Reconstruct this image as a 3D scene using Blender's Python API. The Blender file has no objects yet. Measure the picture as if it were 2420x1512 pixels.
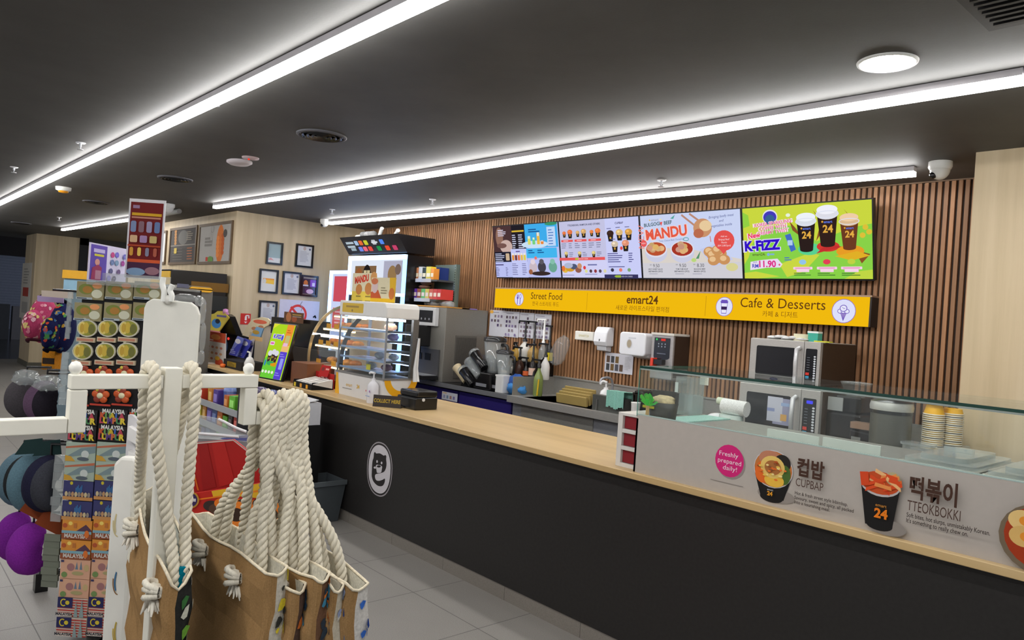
import bpy, bmesh, math, random
from mathutils import Vector, Matrix
random.seed(7)
S = bpy.context.scene
COL = S.collection
PI = math.pi

# ---------------------------------------------------------------- camera
FOC, YAW, PITCH, ROLL, CAM_H = 1764.7, 0.842570, -0.001426, 0.0676897, 1.63
FW = Vector((-math.sin(YAW)*math.cos(PITCH), math.cos(YAW)*math.cos(PITCH), math.sin(PITCH)))
RT = FW.cross(Vector((0, 0, 1))).normalized()
UP = RT.cross(FW)
RT, UP = math.cos(ROLL)*RT + math.sin(ROLL)*UP, -math.sin(ROLL)*RT + math.cos(ROLL)*UP
EYE = Vector((0, 0, CAM_H))
cd = bpy.data.cameras.new('camera')
cd.sensor_width = 36.0
cd.lens = FOC/2420*36.0
cd.clip_start = 0.05
cam = bpy.data.objects.new('camera', cd)
COL.objects.link(cam)
cam.matrix_world = Matrix(((RT.x, UP.x, -FW.x, 0), (RT.y, UP.y, -FW.y, 0), (RT.z, UP.z, -FW.z, CAM_H), (0, 0, 0, 1)))
S.camera = cam

# ---------------------------------------------------------------- view, world
S.view_settings.view_transform = 'Standard'
S.view_settings.look = 'None'
S.view_settings.gamma = 1.0
S.view_settings.use_curve_mapping = False
S.view_settings.exposure = 0.0
w = bpy.data.worlds.new('mall')
w.use_nodes = True
w.node_tree.nodes['Background'].inputs[0].default_value = (0.93, 0.96, 1.0, 1)
w.node_tree.nodes['Background'].inputs[1].default_value = 0.62
S.world = w
LED = 33.0          # strength of the ceiling light lines

# pixel of the photograph -> point of the place on a known plane (image taken as 2420 x 1512)
def ray(px, py): return FW*FOC + RT*(px-1210) - UP*(py-756)
def aty(px, py, Y):
    d = ray(px, py); return EYE + d*(Y/d.y)
def atx(px, py, X):
    d = ray(px, py); return EYE + d*(X/d.x)
def atz(px, py, Z):
    d = ray(px, py); return EYE + d*((Z-CAM_H)/d.z)
def atd(px, py, D): return EYE + ray(px, py)*(D/FOC)

# ---------------------------------------------------------------- materials
def lin1(v):
    v /= 255.0
    return v/12.92 if v <= 0.04045 else ((v+0.055)/1.055)**2.4
def lin(c): return (lin1(c[0]), lin1(c[1]), lin1(c[2]), 1.0)

class NT:
    def __init__(s, name):
        s.m = bpy.data.materials.new(name); s.m.use_nodes = True
        s.t = s.m.node_tree; s.t.nodes.clear()
        s.out = s.n('ShaderNodeOutputMaterial')
    def n(s, kind, **kw):
        nd = s.t.nodes.new(kind)
        for k, v in kw.items():
            if k.startswith('i_'): nd.inputs[k[2:].replace('_', ' ')].default_value = v
            else: setattr(nd, k, v)
        return nd
    def l(s, a, b): s.t.links.new(a, b)
    def attr(s): return s.n('ShaderNodeAttribute', attribute_name='Col').outputs['Color']
    def coord(s, scale=(1, 1, 1), kind='Object'):
        tc = s.n('ShaderNodeTexCoord'); mp = s.n('ShaderNodeMapping')
        mp.inputs['Scale'].default_value = scale
        s.l(tc.outputs[kind], mp.inputs[0]); return mp.outputs[0]
    def noise(s, vec, scale, detail=3, rough=.5):
        nz = s.n('ShaderNodeTexNoise'); nz.inputs['Scale'].default_value = scale
        nz.inputs['Detail'].default_value = detail; nz.inputs['Roughness'].default_value = rough
        s.l(vec, nz.inputs['Vector']); return nz.outputs['Fac']
    def ramp(s, fac, pts):
        r = s.n('ShaderNodeValToRGB'); e = r.color_ramp.elements
        while len(e) < len(pts): e.new(.5)
        for k, (p, c) in enumerate(pts): e[k].position = p; e[k].color = c
        s.l(fac, r.inputs[0]); return r.outputs[0]
    def mix(s, a, b, fac, mode='MULTIPLY'):
        x = s.n('ShaderNodeMix', data_type='RGBA', blend_type=mode)
        if isinstance(fac, float): x.inputs[0].default_value = fac
        else: s.l(fac, x.inputs[0])
        for v, k in ((a, 6), (b, 7)):
            if isinstance(v, tuple): x.inputs[k].default_value = v
            else: s.l(v, x.inputs[k])
        return x.outputs[2]
    def bump(s, h, strength, dist=.002):
        b = s.n('ShaderNodeBump'); b.inputs['Strength'].default_value = strength; b.inputs['Distance'].default_value = dist
        s.l(h, b.inputs['Height']); return b.outputs[0]
    def pbr(s, color, rough, metal=0., normal=None, spec=.5):
        p = s.n('ShaderNodeBsdfPrincipled')
        if isinstance(color, tuple): p.inputs['Base Color'].default_value = color
        else: s.l(color, p.inputs['Base Color'])
        if isinstance(rough, float): p.inputs['Roughness'].default_value = rough
        else: s.l(rough, p.inputs['Roughness'])
        p.inputs['Metallic'].default_value = metal
        p.inputs['Specular IOR Level'].default_value = spec
        if normal is not None: s.l(normal, p.inputs['Normal'])
        s.l(p.outputs[0], s.out.inputs[0]); return p

G = lambda v: (v, v, v, 1)
M = {}
def attr_mat(key, name, rough, scale, lo, hi, metal=0., bump=0., stretch=(1, 1, 1), spec=.5):
    t = NT(name); v = t.coord(stretch)
    f = t.noise(v, scale)
    c = t.mix(t.attr(), t.ramp(f, [(.3, G(lo)), (.7, G(hi))]), 1.0)
    t.pbr(c, rough, metal, t.bump(f, bump) if bump else None, spec)
    M[key] = t.m
attr_mat('matte', 'painted surface', .55, 14, .93, 1.0, spec=.3)
attr_mat('gloss', 'glossy plastic', .22, 9, .95, 1.0)
attr_mat('paper', 'printed paper', .75, 30, .96, 1.0, spec=.2)
attr_mat('fabric', 'woven fabric', .9, 160, .75, 1.0, bump=.4, spec=.1)
attr_mat('rope', 'cotton rope', .95, 240, .82, 1.0, bump=.35, stretch=(1, 1, .3), spec=.05)
attr_mat('steel', 'brushed stainless steel', .42, 40, .82, 1.0, metal=.5, stretch=(1, 1, 14))
attr_mat('blacklam', 'black laminate', .42, 60, .75, 1.0, bump=.05, spec=.3)
attr_mat('crumb', 'baked crust', .6, 45, .55, 1.0, bump=.6)

t = NT('backlit screen'); e = t.n('ShaderNodeEmission', i_Strength=0.95); t.l(t.attr(), e.inputs[0]); t.l(e.outputs[0], t.out.inputs[0]); M['screen'] = t.m
t = NT('led diffuser'); e = t.n('ShaderNodeEmission', i_Strength=LED); e.inputs[0].default_value = (1, .985, .97, 1); t.l(e.outputs[0], t.out.inputs[0]); M['led'] = t.m
t = NT('downlight diffuser'); e = t.n('ShaderNodeEmission', i_Strength=150.0); e.inputs[0].default_value = (1, .985, .96, 1); t.l(e.outputs[0], t.out.inputs[0]); M['down'] = t.m
t = NT('cabinet lamp'); e = t.n('ShaderNodeEmission', i_Strength=7.5); t.l(t.attr(), e.inputs[0]); t.l(e.outputs[0], t.out.inputs[0]); M['lamp'] = t.m

def clear_mat(key, name, tint, rough, mixd, dcol=(.8, .85, .85, 1)):
    t = NT(name)
    lw = t.n('ShaderNodeLayerWeight', i_Blend=.5)        # facing term, the same from both sides of the sheet
    pw = t.n('ShaderNodeMath', operation='POWER'); t.l(lw.outputs['Facing'], pw.inputs[0]); pw.inputs[1].default_value = 4.
    fr = t.n('ShaderNodeMath', operation='MULTIPLY_ADD'); t.l(pw.outputs[0], fr.inputs[0]); fr.inputs[1].default_value = .6; fr.inputs[2].default_value = .03
    tr = t.n('ShaderNodeBsdfTransparent'); tr.inputs[0].default_value = tint
    gl = t.n('ShaderNodeBsdfGlossy'); gl.inputs['Roughness'].default_value = rough
    df = t.n('ShaderNodeBsdfDiffuse'); df.inputs[0].default_value = dcol
    m0 = t.n('ShaderNodeMixShader'); m0.inputs[0].default_value = mixd
    t.l(tr.outputs[0], m0.inputs[1]); t.l(df.outputs[0], m0.inputs[2])
    m1 = t.n('ShaderNodeMixShader'); t.l(fr.outputs[0], m1.inputs[0])
    t.l(m0.outputs[0], m1.inputs[1]); t.l(gl.outputs[0], m1.inputs[2])
    t.l(m1.outputs[0], t.out.inputs[0]); M[key] = t.m
clear_mat('glass', 'clear sheet glass', (.955, .985, .975, 1), .02, .012)
clear_mat('clear', 'clear plastic', (.9, .92, .92, 1), .12, .22)
clear_mat('wrap', 'crinkled clear film', (.95, .95, .95, 1), .18, .12)

# vertical grain light laminate
def wood(key, name, c0, c1, c2, scale, rough, stretch):
    t = NT(name); v = t.coord(stretch)
    f = t.noise(v, scale, 6, .6); f2 = t.noise(t.coord(tuple(x*.25 for x in stretch)), scale, 3)
    c = t.ramp(f, [(.25, lin(c0)), (.5, lin(c1)), (.78, lin(c2))])
    c = t.mix(c, t.ramp(f2, [(.35, G(.86)), (.65, G(1))]), 1.0)
    t.pbr(c, rough, 0., t.bump(f, .06), .35); M[key] = t.m
wood('woodwall', 'pale ash laminate', (186, 166, 131), (204, 184, 150), (217, 199, 167), 9, .5, (1, 1, .045))
wood('woodtop', 'oak laminate worktop', (196, 164, 112), (212, 181, 130), (226, 198, 150), 7, .33, (.06, 1, 1))

t = NT('brown timber slat'); f = t.noise(t.coord((1, 1, .05)), 30, 5)
c = t.mix(t.attr(), t.ramp(f, [(.25, G(.72)), (.75, G(1.12))]), 1.0); t.pbr(c, .5, 0., t.bump(f, .15), .3); M['slat'] = t.m

t = NT('grey paint ceiling'); v = t.coord((1, 1, 1)); f = t.noise(v, 2.5, 5, .6); f2 = t.noise(v, 90, 2)
c = t.ramp(f, [(.3, lin((74, 73, 71))), (.7, lin((84, 83, 81)))]); t.pbr(c, .62, 0., t.bump(f2, .15), .3); M['ceil'] = t.m

# 60 cm grey granite tiles with thin joints
t = NT('grey granite floor tile'); v = t.coord((1, 1, 1))
mp = t.n('ShaderNodeMapping'); mp.inputs['Location'].default_value = (.563, -.15+.6, 0); t.l(v, mp.inputs[0])
br = t.n('ShaderNodeTexBrick', offset=0., squash=1.)
for k, x in (('Scale', 1.), ('Mortar Size', .0028), ('Mortar Smooth', .2), ('Brick Width', .6), ('Row Height', .6), ('Bias', 0.)): br.inputs[k].default_value = x
br.inputs['Color1'].default_value = G(.94); br.inputs['Color2'].default_value = G(1.); br.inputs['Mortar'].default_value = G(.35)
t.l(mp.outputs[0], br.inputs['Vector'])
f = t.noise(v, 260, 2); f2 = t.noise(v, 3, 3)
c = t.ramp(f, [(.3, lin((138, 134, 128))), (.55, lin((156, 152, 146))), (.75, lin((170, 167, 161)))])
c = t.mix(c, br.outputs[0], 1.0); c = t.mix(c, t.ramp(f2, [(.3, G(.93)), (.7, G(1))]), 1.0)
t.pbr(c, .38, 0., None, .4); M['floor'] = t.m
t = NT('grey granite plinth tile'); v = t.coord((1, 1, 1)); f = t.noise(v, 220, 2)
t.pbr(t.mix(t.attr(), t.ramp(f, [(.3, G(.82)), (.7, G(1.05))]), 1.0), .5, 0., None, .3); M['stone'] = t.m
t = NT('jute canvas'); v = t.coord((1, 1, 1)); f = t.noise(v, 320, 3, .7); f2 = t.noise(v, 14, 3)
wv = t.n('ShaderNodeTexWave', i_Scale=190., i_Distortion=1.5); t.l(v, wv.inputs[0])
c = t.mix(t.attr(), t.ramp(f, [(.25, G(.7)), (.75, G(1.1))]), 1.0); c = t.mix(c, t.ramp(f2, [(.3, G(.85)), (.7, G(1.))]), 1.0)
t.pbr(c, .95, 0., t.bump(wv.outputs['Fac'], .3), .05); M['jute'] = t.m

# ---------------------------------------------------------------- mesh helpers
class MB:
    def __init__(s, c=(200, 200, 200), m='matte'):
        s.v = []; s.f = []; s.mk = []; s.cc = []; s.sm = []; s.T = Matrix(); s.c = c; s.m = m; s.lay = 0
    def at(s, loc=(0, 0, 0), rz=0., rx=0., ry=0.):
        s.T = Matrix.Translation(loc) @ Matrix.Rotation(rz, 4, 'Z') @ Matrix.Rotation(rx, 4, 'X') @ Matrix.Rotation(ry, 4, 'Y'); return s
    def add(s, vs, fs, c=None, m=None, smooth=False):
        b = len(s.v); s.v += [s.T @ Vector(p) for p in vs]
        c = lin(c or s.c); m = m or s.m
        for f in fs:
            s.f.append([b+i for i in f]); s.mk.append(m); s.cc.append(c); s.sm.append(smooth)
        return s
    def box(s, x0, x1, y0, y1, z0, z1, c=None, m=None):
        v = [(x, y, z) for z in (z0, z1) for y in (y0, y1) for x in (x0, x1)]
        return s.add(v, [(0, 2, 3, 1), (4, 5, 7, 6), (0, 1, 5, 4), (2, 6, 7, 3), (0, 4, 6, 2), (1, 3, 7, 5)], c, m)
    def cbox(s, x, y, z, sx, sy, sz, c=None, m=None): return s.box(x-sx/2, x+sx/2, y-sy/2, y+sy/2, z, z+sz, c, m)
    def poly(s, pts, c=None, m=None): return s.add(pts, [tuple(range(len(pts)))], c, m)
    def prism(s, pts, axis, a, b, c=None, m=None, smooth=False):
        n = len(pts)
        def P(p, h):
            if axis == 'x': return (h, p[0], p[1])
            if axis == 'y': return (p[0], h, p[1])
            return (p[0], p[1], h)
        lo = [P(p, a) for p in pts]; hi = [P(p, b) for p in pts]
        s.add(lo, [tuple(range(n))], c, m); s.add(hi, [tuple(range(n-1, -1, -1))], c, m)
        return s.add(lo+hi, [(i, (i+1) % n, n+(i+1) % n, n+i) for i in range(n)], c, m, smooth)
    def lathe(s, prof, cx=0, cy=0, n=20, c=None, m=None, sq=1.0, smooth=True):
        v = []; f = []
        for r, z in prof:
            for i in range(n):
                a = 2*PI*i/n; v.append((cx+r*math.cos(a), cy+sq*r*math.sin(a), z))
        for j in range(len(prof)-1):
            for i in range(n): f.append((j*n+i, j*n+(i+1) % n, (j+1)*n+(i+1) % n, (j+1)*n+i))
        s.add(v, f, c, m, smooth)
        for (r, z), fl in ((prof[0], 1), (prof[-1], 0)):
            if r > 1e-5:
                p = [(cx+r*math.cos(2*PI*i/n), cy+sq*r*math.sin(2*PI*i/n), z) for i in range(n)]
                s.poly(p[::-1] if fl else p, c, m)
        return s
    def cyl(s, cx, cy, z0, z1, r, c=None, m=None, n=18): return s.lathe([(r, z0), (r, z1)], cx, cy, n, c, m)
    def tube(s, pts, r, n=8, c=None, m=None, cap=True, sq=1.0):
        pts = [Vector(p) for p in pts]; v = []; f = []; N = len(pts)
        t0 = (pts[1]-pts[0]).normalized(); u = t0.orthogonal().normalized()
        for k in range(N):
            t_ = (pts[min(k+1, N-1)]-pts[max(k-1, 0)]).normalized()
            u = (u - t_*u.dot(t_)); u = u.normalized() if u.length > 1e-6 else t_.orthogonal().normalized()
            w_ = t_.cross(u); rr = r[k] if isinstance(r, (list, tuple)) else r
            for i in range(n):
                a = 2*PI*i/n; v.append(pts[k]+u*(rr*math.cos(a))+w_*(rr*sq*math.sin(a)))
        for k in range(N-1):
            for i in range(n): f.append((k*n+i, k*n+(i+1) % n, (k+1)*n+(i+1) % n, (k+1)*n+i))
        s.add(v, f, c, m, True)
        if cap:
            s.poly(v[:n][::-1], c, m); s.poly(v[-n:], c, m)
        return s
    def ball(s, cx, cy, cz, rx, ry=None, rz=None, n=14, k=9, c=None, m=None, wob=0.):
        ry = ry or rx; rz = rz or rx; v = []; f = []
        for j in range(k+1):
            th = PI*j/k
            for i in range(n):
                a = 2*PI*i/n; q = 1+wob*math.sin(3*a+2*th)*math.sin(5*th+a)
                v.append((cx+q*rx*math.sin(th)*math.cos(a), cy+q*ry*math.sin(th)*math.sin(a), cz+q*rz*math.cos(th)))
        for j in range(k):
            for i in range(n): f.append((j*n+i, (j+1)*n+i, (j+1)*n+(i+1) % n, j*n+(i+1) % n))
        return s.add(v, f, c, m, True)
    # flat art in the local XZ plane, facing -Y, each layer a little prouder than the last
    def up(s): s.lay += 1; return -s.lay*.00035
    def R(s, x0, z0, x1, z1, c, m=None):
        y = s.up(); return s.poly([(x0, y, z0), (x1, y, z0), (x1, y, z1), (x0, y, z1)], c, m)
    def E(s, x, z, rx, rz, c, m=None, n=22, a0=0., a1=2*PI):
        y = s.up(); return s.poly([(x+rx*math.cos(a0+(a1-a0)*i/n), y, z+rz*math.sin(a0+(a1-a0)*i/n)) for i in range(n)], c, m)
    def RR(s, x0, z0, x1, z1, r, c, m=None):
        y = s.up(); return s.poly([(p[0], y, p[1]) for p in rrect(x0, z0, x1, z1, r)], c, m)
    def P(s, pts, c, m=None):
        y = s.up(); return s.poly([(p[0], y, p[1]) for p in pts], c, m)
    def ring(s, x, z, rx, rz, wd, c, m=None, n=28, a0=0., a1=2*PI):
        y = s.up(); v = []
        for i in range(n+1):
            a = a0+(a1-a0)*i/n
            v += [(x+rx*math.cos(a), y, z+rz*math.sin(a)), (x+(rx-wd)*math.cos(a), y, z+(rz-wd)*math.sin(a))]
        return s.add(v, [(2*i, 2*i+1, 2*i+3, 2*i+2) for i in range(n)], c, m)
    def L(s, pts, wd, c, m=None):          # drawn line of even width
        y = s.up()
        for (x0, z0), (x1, z1) in zip(pts[:-1], pts[1:]):
            d = Vector((x1-x0, z1-z0)); d = d.normalized()*wd/2 if d.length else d
            s.poly([(x0-d.y-d.x*.5, y, z0+d.x-d.y*.5), (x0+d.y-d.x*.5, y, z0-d.x-d.y*.5), (x1+d.y+d.x*.5, y, z1-d.x+d.y*.5), (x1-d.y+d.x*.5, y, z1+d.x+d.y*.5)], c, m)
        return s
    def lines(s, x0, x1, z, n, dz, h, c, m=None, seed=1):     # small unreadable print
        rd = random.Random(seed)
        for k in range(n): s.R(x0, z-k*dz-h, x0+(x1-x0)*(.6+.4*rd.random()), z-k*dz, c, m)
        return s
    def text(s, body, x, z, h, c, m=None, al='C', bold=0., sx=1., skew=0., rot=0., layer=True):
        vs, fs, wd = glyphs(body, bold)
        y = s.up() if layer else 0.
        ox = {'C': -wd/2, 'L': 0., 'R': -wd}[al]; k = h/.72; cr, sr = math.cos(rot), math.sin(rot)
        pts = []
        for a, b in vs:
            u, v = (a+ox)*k*sx+skew*b*k, b*k
            pts.append((x+u*cr-v*sr, y, z+u*sr+v*cr))
        return s.add(pts, fs, c, m)
    def build(s, name, parent=None, label=None, cat=None, group=None, kind=None, bevel=0., seg=2, world=True, sub=0):
        me = bpy.data.meshes.new(name)
        vs = s.v
        if parent is not None and world:
            I = XF[parent.name].inverted(); vs = [I @ p for p in vs]
        me.from_pydata([tuple(p) for p in vs], [], s.f)
        keys = list(dict.fromkeys(s.mk))
        for k in keys: me.materials.append(M[k])
        ix = {k: i for i, k in enumerate(keys)}
        me.polygons.foreach_set('material_index', [ix[k] for k in s.mk])
        me.polygons.foreach_set('use_smooth', s.sm)
        at = me.attributes.new('Col', 'FLOAT_COLOR', 'FACE')
        at.data.foreach_set('color', [x for c in s.cc for x in c])
        o = bpy.data.objects.new(name, me); COL.objects.link(o)
        if bevel:
            bm = bmesh.new(); bm.from_mesh(me)
            bmesh.ops.remove_doubles(bm, verts=bm.verts, dist=1e-5)
            bmesh.ops.recalc_face_normals(bm, faces=bm.faces); bm.to_mesh(me); bm.free()
            b = o.modifiers.new('edge', 'BEVEL'); b.width = bevel; b.segments = seg; b.limit_method = 'ANGLE'; b.angle_limit = .6
        if parent is not None: o.parent = parent; XF[o.name] = XF[parent.name]
        else: XF[o.name] = Matrix()
        return tag(o, label, cat, group, kind)

XF = {}
def tag(o, label=None, cat=None, group=None, kind=None):
    if label: o['label'] = label
    if cat: o['category'] = cat
    if group: o['group'] = group
    if kind: o['kind'] = kind
    return o
def thing(name, label, cat, loc=(0, 0, 0), rz=0., group=None):
    o = bpy.data.objects.new(name, None); COL.objects.link(o)
    o.empty_display_size = .05
    o.location = loc; o.rotation_euler = (0, 0, rz)
    XF[o.name] = Matrix.Translation(loc) @ Matrix.Rotation(rz, 4, 'Z')
    return tag(o, label, cat, group)
def rrect(x0, z0, x1, z1, r, n=5):
    p = []
    for cx, cz, a in ((x1-r, z1-r, 0), (x0+r, z1-r, 90), (x0+r, z0+r, 180), (x1-r, z0+r, 270)):
        for i in range(n+1):
            t_ = math.radians(a+90*i/n); p.append((cx+r*math.cos(t_), cz+r*math.sin(t_)))
    return p
def bez(p, n=12):
    p = [Vector(q) for q in p]; out = []
    for i in range(n+1):
        t_ = i/n; u = 1-t_
        out.append(p[0]*u**3+p[1]*3*u*u*t_+p[2]*3*u*t_*t_+p[3]*t_**3)
    return out
def spline(pts, n=8):       # Catmull-Rom through the points
    P_ = [Vector(q) for q in pts]; P_ = [P_[0]*2-P_[1]]+P_+[P_[-1]*2-P_[-2]]; out = []
    for i in range(1, len(P_)-2):
        for k in range(n):
            t_ = k/n; a, b, c, d = P_[i-1:i+3]
            out.append(.5*((2*b)+(c-a)*t_+(2*a-5*b+4*c-d)*t_*t_+(3*b-a-3*c+d)*t_**3))
    return out+[P_[-2]]
_GL = {}
def glyphs(body, bold):
    k = (body, bold)
    if k not in _GL:
        cu = bpy.data.curves.new('lettering', 'FONT'); cu.body = body; cu.size = 1.; cu.offset = bold; cu.resolution_u = 3; cu.fill_mode = 'FRONT'
        o = bpy.data.objects.new('lettering', cu); COL.objects.link(o)
        bpy.context.view_layer.update()
        me = bpy.data.meshes.new_from_object(o.evaluated_get(bpy.context.evaluated_depsgraph_get()))
        vs = [(v.co.x, v.co.y) for v in me.vertices]; fs = [tuple(p.vertices) for p in me.polygons]
        wd = max((v[0] for v in vs), default=0.)
        bpy.data.objects.remove(o); bpy.data.curves.remove(cu); bpy.data.meshes.remove(me)
        _GL[k] = (vs, fs, wd)
    return _GL[k]
ORD = ['first', 'second', 'third', 'fourth', 'fifth', 'sixth', 'seventh', 'eighth', 'ninth', 'tenth', 'eleventh', 'twelfth', 'thirteenth', 'fourteenth', 'fifteenth', 'sixteenth', 'seventeenth', 'eighteenth', 'nineteenth', 'twentieth']
def copy_tree(o, parent=None):
    c = o.copy(); COL.objects.link(c); c.parent = parent
    for ch in list(o.children): copy_tree(ch, c)
    return c
# ================================================================ the room
ZC, YW, XL, ZT = 2.70, 5.18, -8.93, 0.93      # ceiling, slat wall, certificate wall, worktops
def struct(name, mb, label=None, **k): return mb.build(name, kind='structure', label=label, **k)
struct('floor', MB(m='floor').box(-19.6, 4, -7, 6, -.1, 0), 'grey granite tiled shop floor')
struct('floor_mall', MB((70, 74, 78), 'gloss').box(-45, -19.6, -9, 9, -.1, -.004), 'dark polished floor of the passage beyond the shop')
struct('ceiling', MB(m='ceil').box(-20, 4, -7, 6, ZC, ZC+.1), 'dark grey painted ceiling')
b = MB((96, 70, 50), 'slat'); b.box(XL-.3, -1.38, YW+.02, YW+.12, 0, ZC, (58, 40, 28))
rd = random.Random(3); x = -9.0
while x < -1.42:
    q = .9+.2*rd.random(); b.box(x, x+.024, YW, YW+.022, .0, ZC-.009, (int(158*q), int(116*q), int(82*q))); x += .04
struct('wall_back', b, 'back wall of narrow brown vertical timber slats')
struct('trim_1', MB((120, 96, 74), 'matte').box(XL, -1.38, YW-.004, YW+.03, ZC-.008, ZC), 'thin brown trim above the slats')
struct('wall_left', MB(m='woodwall').box(XL-.12, XL, 3.56, YW+.12, 0, ZC), 'pale ash laminate wall with framed certificates')
struct('wall_posters', MB(m='woodwall').box(-13.4, XL, 3.44, 3.56, 0, ZC), 'pale ash laminate wall with brown framed pictures')
struct('wall_right', MB(m='woodwall').box(-1.392, 1.6, 4.52, 5.3, 0, ZC), 'pale ash laminate pier at the right')
# far end of the shop
yb = atx(180, 700, -17.63).y; yc = atx(284, 700, -17.63).y
struct('wall_far', MB(m='woodwall').box(-18.75, -17.63, 2.79, yb, 0, ZC), 'pale ash laminate pier at the far end')
struct('baseboard_far', MB((96, 92, 80)).box(-18.77, -17.61, 2.77, yb, 0, .1), 'grey skirting of the far pier')
b = MB((196, 158, 40), 'matte'); b.box(-17.75, -17.66, yb, 6, 0, ZC-.14)
b.box(-17.66, -17.6, yb, yb+.16, 0, ZC, (34, 34, 36)); b.box(-17.66, -17.6, yb, 6, ZC-.14, ZC, (60, 58, 54))
struct('wall_shopfront', b, 'yellow panel in a black frame past the far pier')
b = MB((140, 150, 176)); b.box(-33.2, -33, -9, 9, 0, 3.0)
for k in range(30): b.box(-33.0, -32.98, -9, 9, .1*k, .1*k+.012, (122, 132, 158))
b.box(-33, -32.6, -9, 9, 2.7, 4.4, (34, 30, 36)); struct('wall_shutter', b, 'blue grey roller shutter across the passage')
struct('ceiling_mall', MB((40, 40, 44)).box(-34, -20, -9, 9, 3.6, 3.7), 'dark ceiling of the passage')

# ---------------------------------------------------------------- ceiling light lines
def light_line(label, pts):
    t = thing('light_line', label, 'light', (pts[0][0], pts[0][1], ZC), group='white light lines on the ceiling')
    hs = MB((206, 202, 206), 'matte'); df = MB(m='led')
    for (x0, y0), (x1, y1) in zip(pts[:-1], pts[1:]):
        d = Vector((x1-x0, y1-y0, 0)); L_ = d.length; a = math.atan2(d.y, d.x)
        for m_ in (hs, df): m_.at((x0, y0, 0), rz=a)
        hs.box(0, L_, -.026, .026, ZC-.03, ZC-.002)
        df.box(0, L_, -.024, .024, ZC-.058, ZC-.0305)
    hs.build('housing', t, bevel=0); df.build('diffuser', t, label='glowing white diffuser')
Z_ = 2.655
def cz(px, py): v = atz(px, py, Z_); return (v.x, v.y)
light_line('longest white light line, crossing the upper left of the ceiling', [(-16.5, 1.40), (-12.3, 1.40), (.5, 1.37)])
light_line('middle white light line with a slight bend, running above the counter', [cz(508, 490), cz(740, 458), cz(1130, 395), cz(2420, 190), (.0, 3.44)])
light_line('white light line nearest the slat wall, above the menu screens', [cz(780, 528), cz(2162, 411)])
light_line('added unseen white light line behind the camera, parallel to the longest one', [(-12.0, -.6), (.5, -.6)])  # out of view, added to brighten the foreground bags
light_line('short white light line behind the red hanging poster', [cz(148, 543), cz(330, 516)])
c0 = atz(2097, 147, ZC)
for c, lb in ((c0, 'large round white downlight above the glass food case'), (Vector((-.35, .1, ZC)), 'added unseen round downlight above the aisle beside the counter'), (Vector((-1.7, -.75, ZC)), 'added unseen round downlight above the aisle by the bag stand')):  # both aisle downlights are out of view, added to light the foreground
  t = thing('downlight', lb, 'light', (c.x, c.y, ZC), group='round downlights')
  MB((236, 236, 232)).lathe([(.108, ZC), (.106, ZC-.006), (.096, ZC-.008), (.094, ZC)], c.x, c.y, 36).build('rim', t)
  MB((255, 255, 255), 'down').cyl(c.x, c.y, ZC-.006, ZC-.002, .094, n=36).build('diffuser', t)
# round air vents
for px, py, r, lb in ((760, 323, .155, 'round black air vent nearest the counter, largest of the four'), (414, 424, .15, 'round black air vent between the two white light lines, second largest'),
                      (228, 479, .15, 'round black air vent left of the red hanging poster'), (50, 528, .15, 'round black air vent farthest away at the left edge')):
    c = atz(px, py, ZC-.01); t = thing('air_vent', lb, 'vent', (c.x, c.y, ZC), group='round ceiling vents')
    MB((92, 92, 98)).lathe([(r, ZC), (r, ZC-.008), (r-.016, ZC-.014), (r-.02, ZC-.002)], c.x, c.y, 36).build('rim', t)
    b = MB((16, 16, 17), 'gloss'); b.cyl(c.x, c.y, ZC-.004, ZC-.001, r-.015, n=30)
    for k in range(4): rr = (r-.03)*(1-k*.25); b.lathe([(rr, ZC-.004), (rr, ZC-.016), (rr-.014, ZC-.004)], c.x, c.y, 28, (30, 30, 32))
    b.build('louvre', t)
# sprinklers
for k, (px, py, lb) in enumerate(((510, 238, 'white sprinkler just under the longest light line'), (190, 345, 'white sprinkler left of the longest light line'), (33, 401, 'white sprinkler by the left edge of the ceiling'),
                       (785, 500, 'white sprinkler above the corner camera'), (1563, 433, 'white sprinkler between the two right light lines, above the third screen'), (1022, 477, 'white sprinkler between the two right light lines, above the first screen'), (140, 517, 'white sprinkler beside the left round vents'))):
    c = atz(px, py, ZC-.025); t = thing('sprinkler', lb, 'sprinkler', (c.x, c.y, ZC), group='ceiling sprinklers')
    MB((220, 222, 226), 'gloss').lathe([(.034, ZC), (.03, ZC-.006), (.012, ZC-.008)], c.x, c.y, 14).build('escutcheon', t)
    b = MB((214, 216, 222), 'steel'); b.cyl(c.x, c.y, ZC-.03, ZC-.006, .008, n=8); b.cyl(c.x, c.y, ZC-.052, ZC-.049, .022, n=12)
    b.tube([(c.x-.012, c.y, ZC-.03), (c.x, c.y, ZC-.05)], .003, 5); b.tube([(c.x+.012, c.y, ZC-.03), (c.x, c.y, ZC-.05)], .003, 5); b.build('deflector', t)
# smoke alarm, speaker plates, ceiling gear
c = atz(150, 447, ZC-.02); t = thing('smoke_alarm', 'small white smoke alarm with an orange lens', 'alarm', (c.x, c.y, ZC))
MB((236, 236, 230)).lathe([(.075, ZC), (.072, ZC-.03), (.05, ZC-.04)], c.x, c.y, 20).build('body', t)
MB((240, 160, 30), 'gloss').lathe([(.05, ZC-.04), (.045, ZC-.055), (.0, ZC-.062)], c.x, c.y, 16).build('lens', t, label='orange lens')
c = atz(566, 381, ZC); t = thing('access_point', 'pale oval plate on the ceiling beside a small sensor', 'sensor', (c.x, c.y, ZC))
MB((200, 192, 196)).lathe([(.12, ZC), (.12, ZC-.012), (.09, ZC-.026), (0, ZC-.028)], c.x, c.y, 28, sq=.75).build('cover', t)
c = atz(592, 372, ZC); t = thing('motion_sensor', 'small pale round sensor with a red light on the ceiling', 'sensor', (c.x, c.y, ZC))
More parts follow.
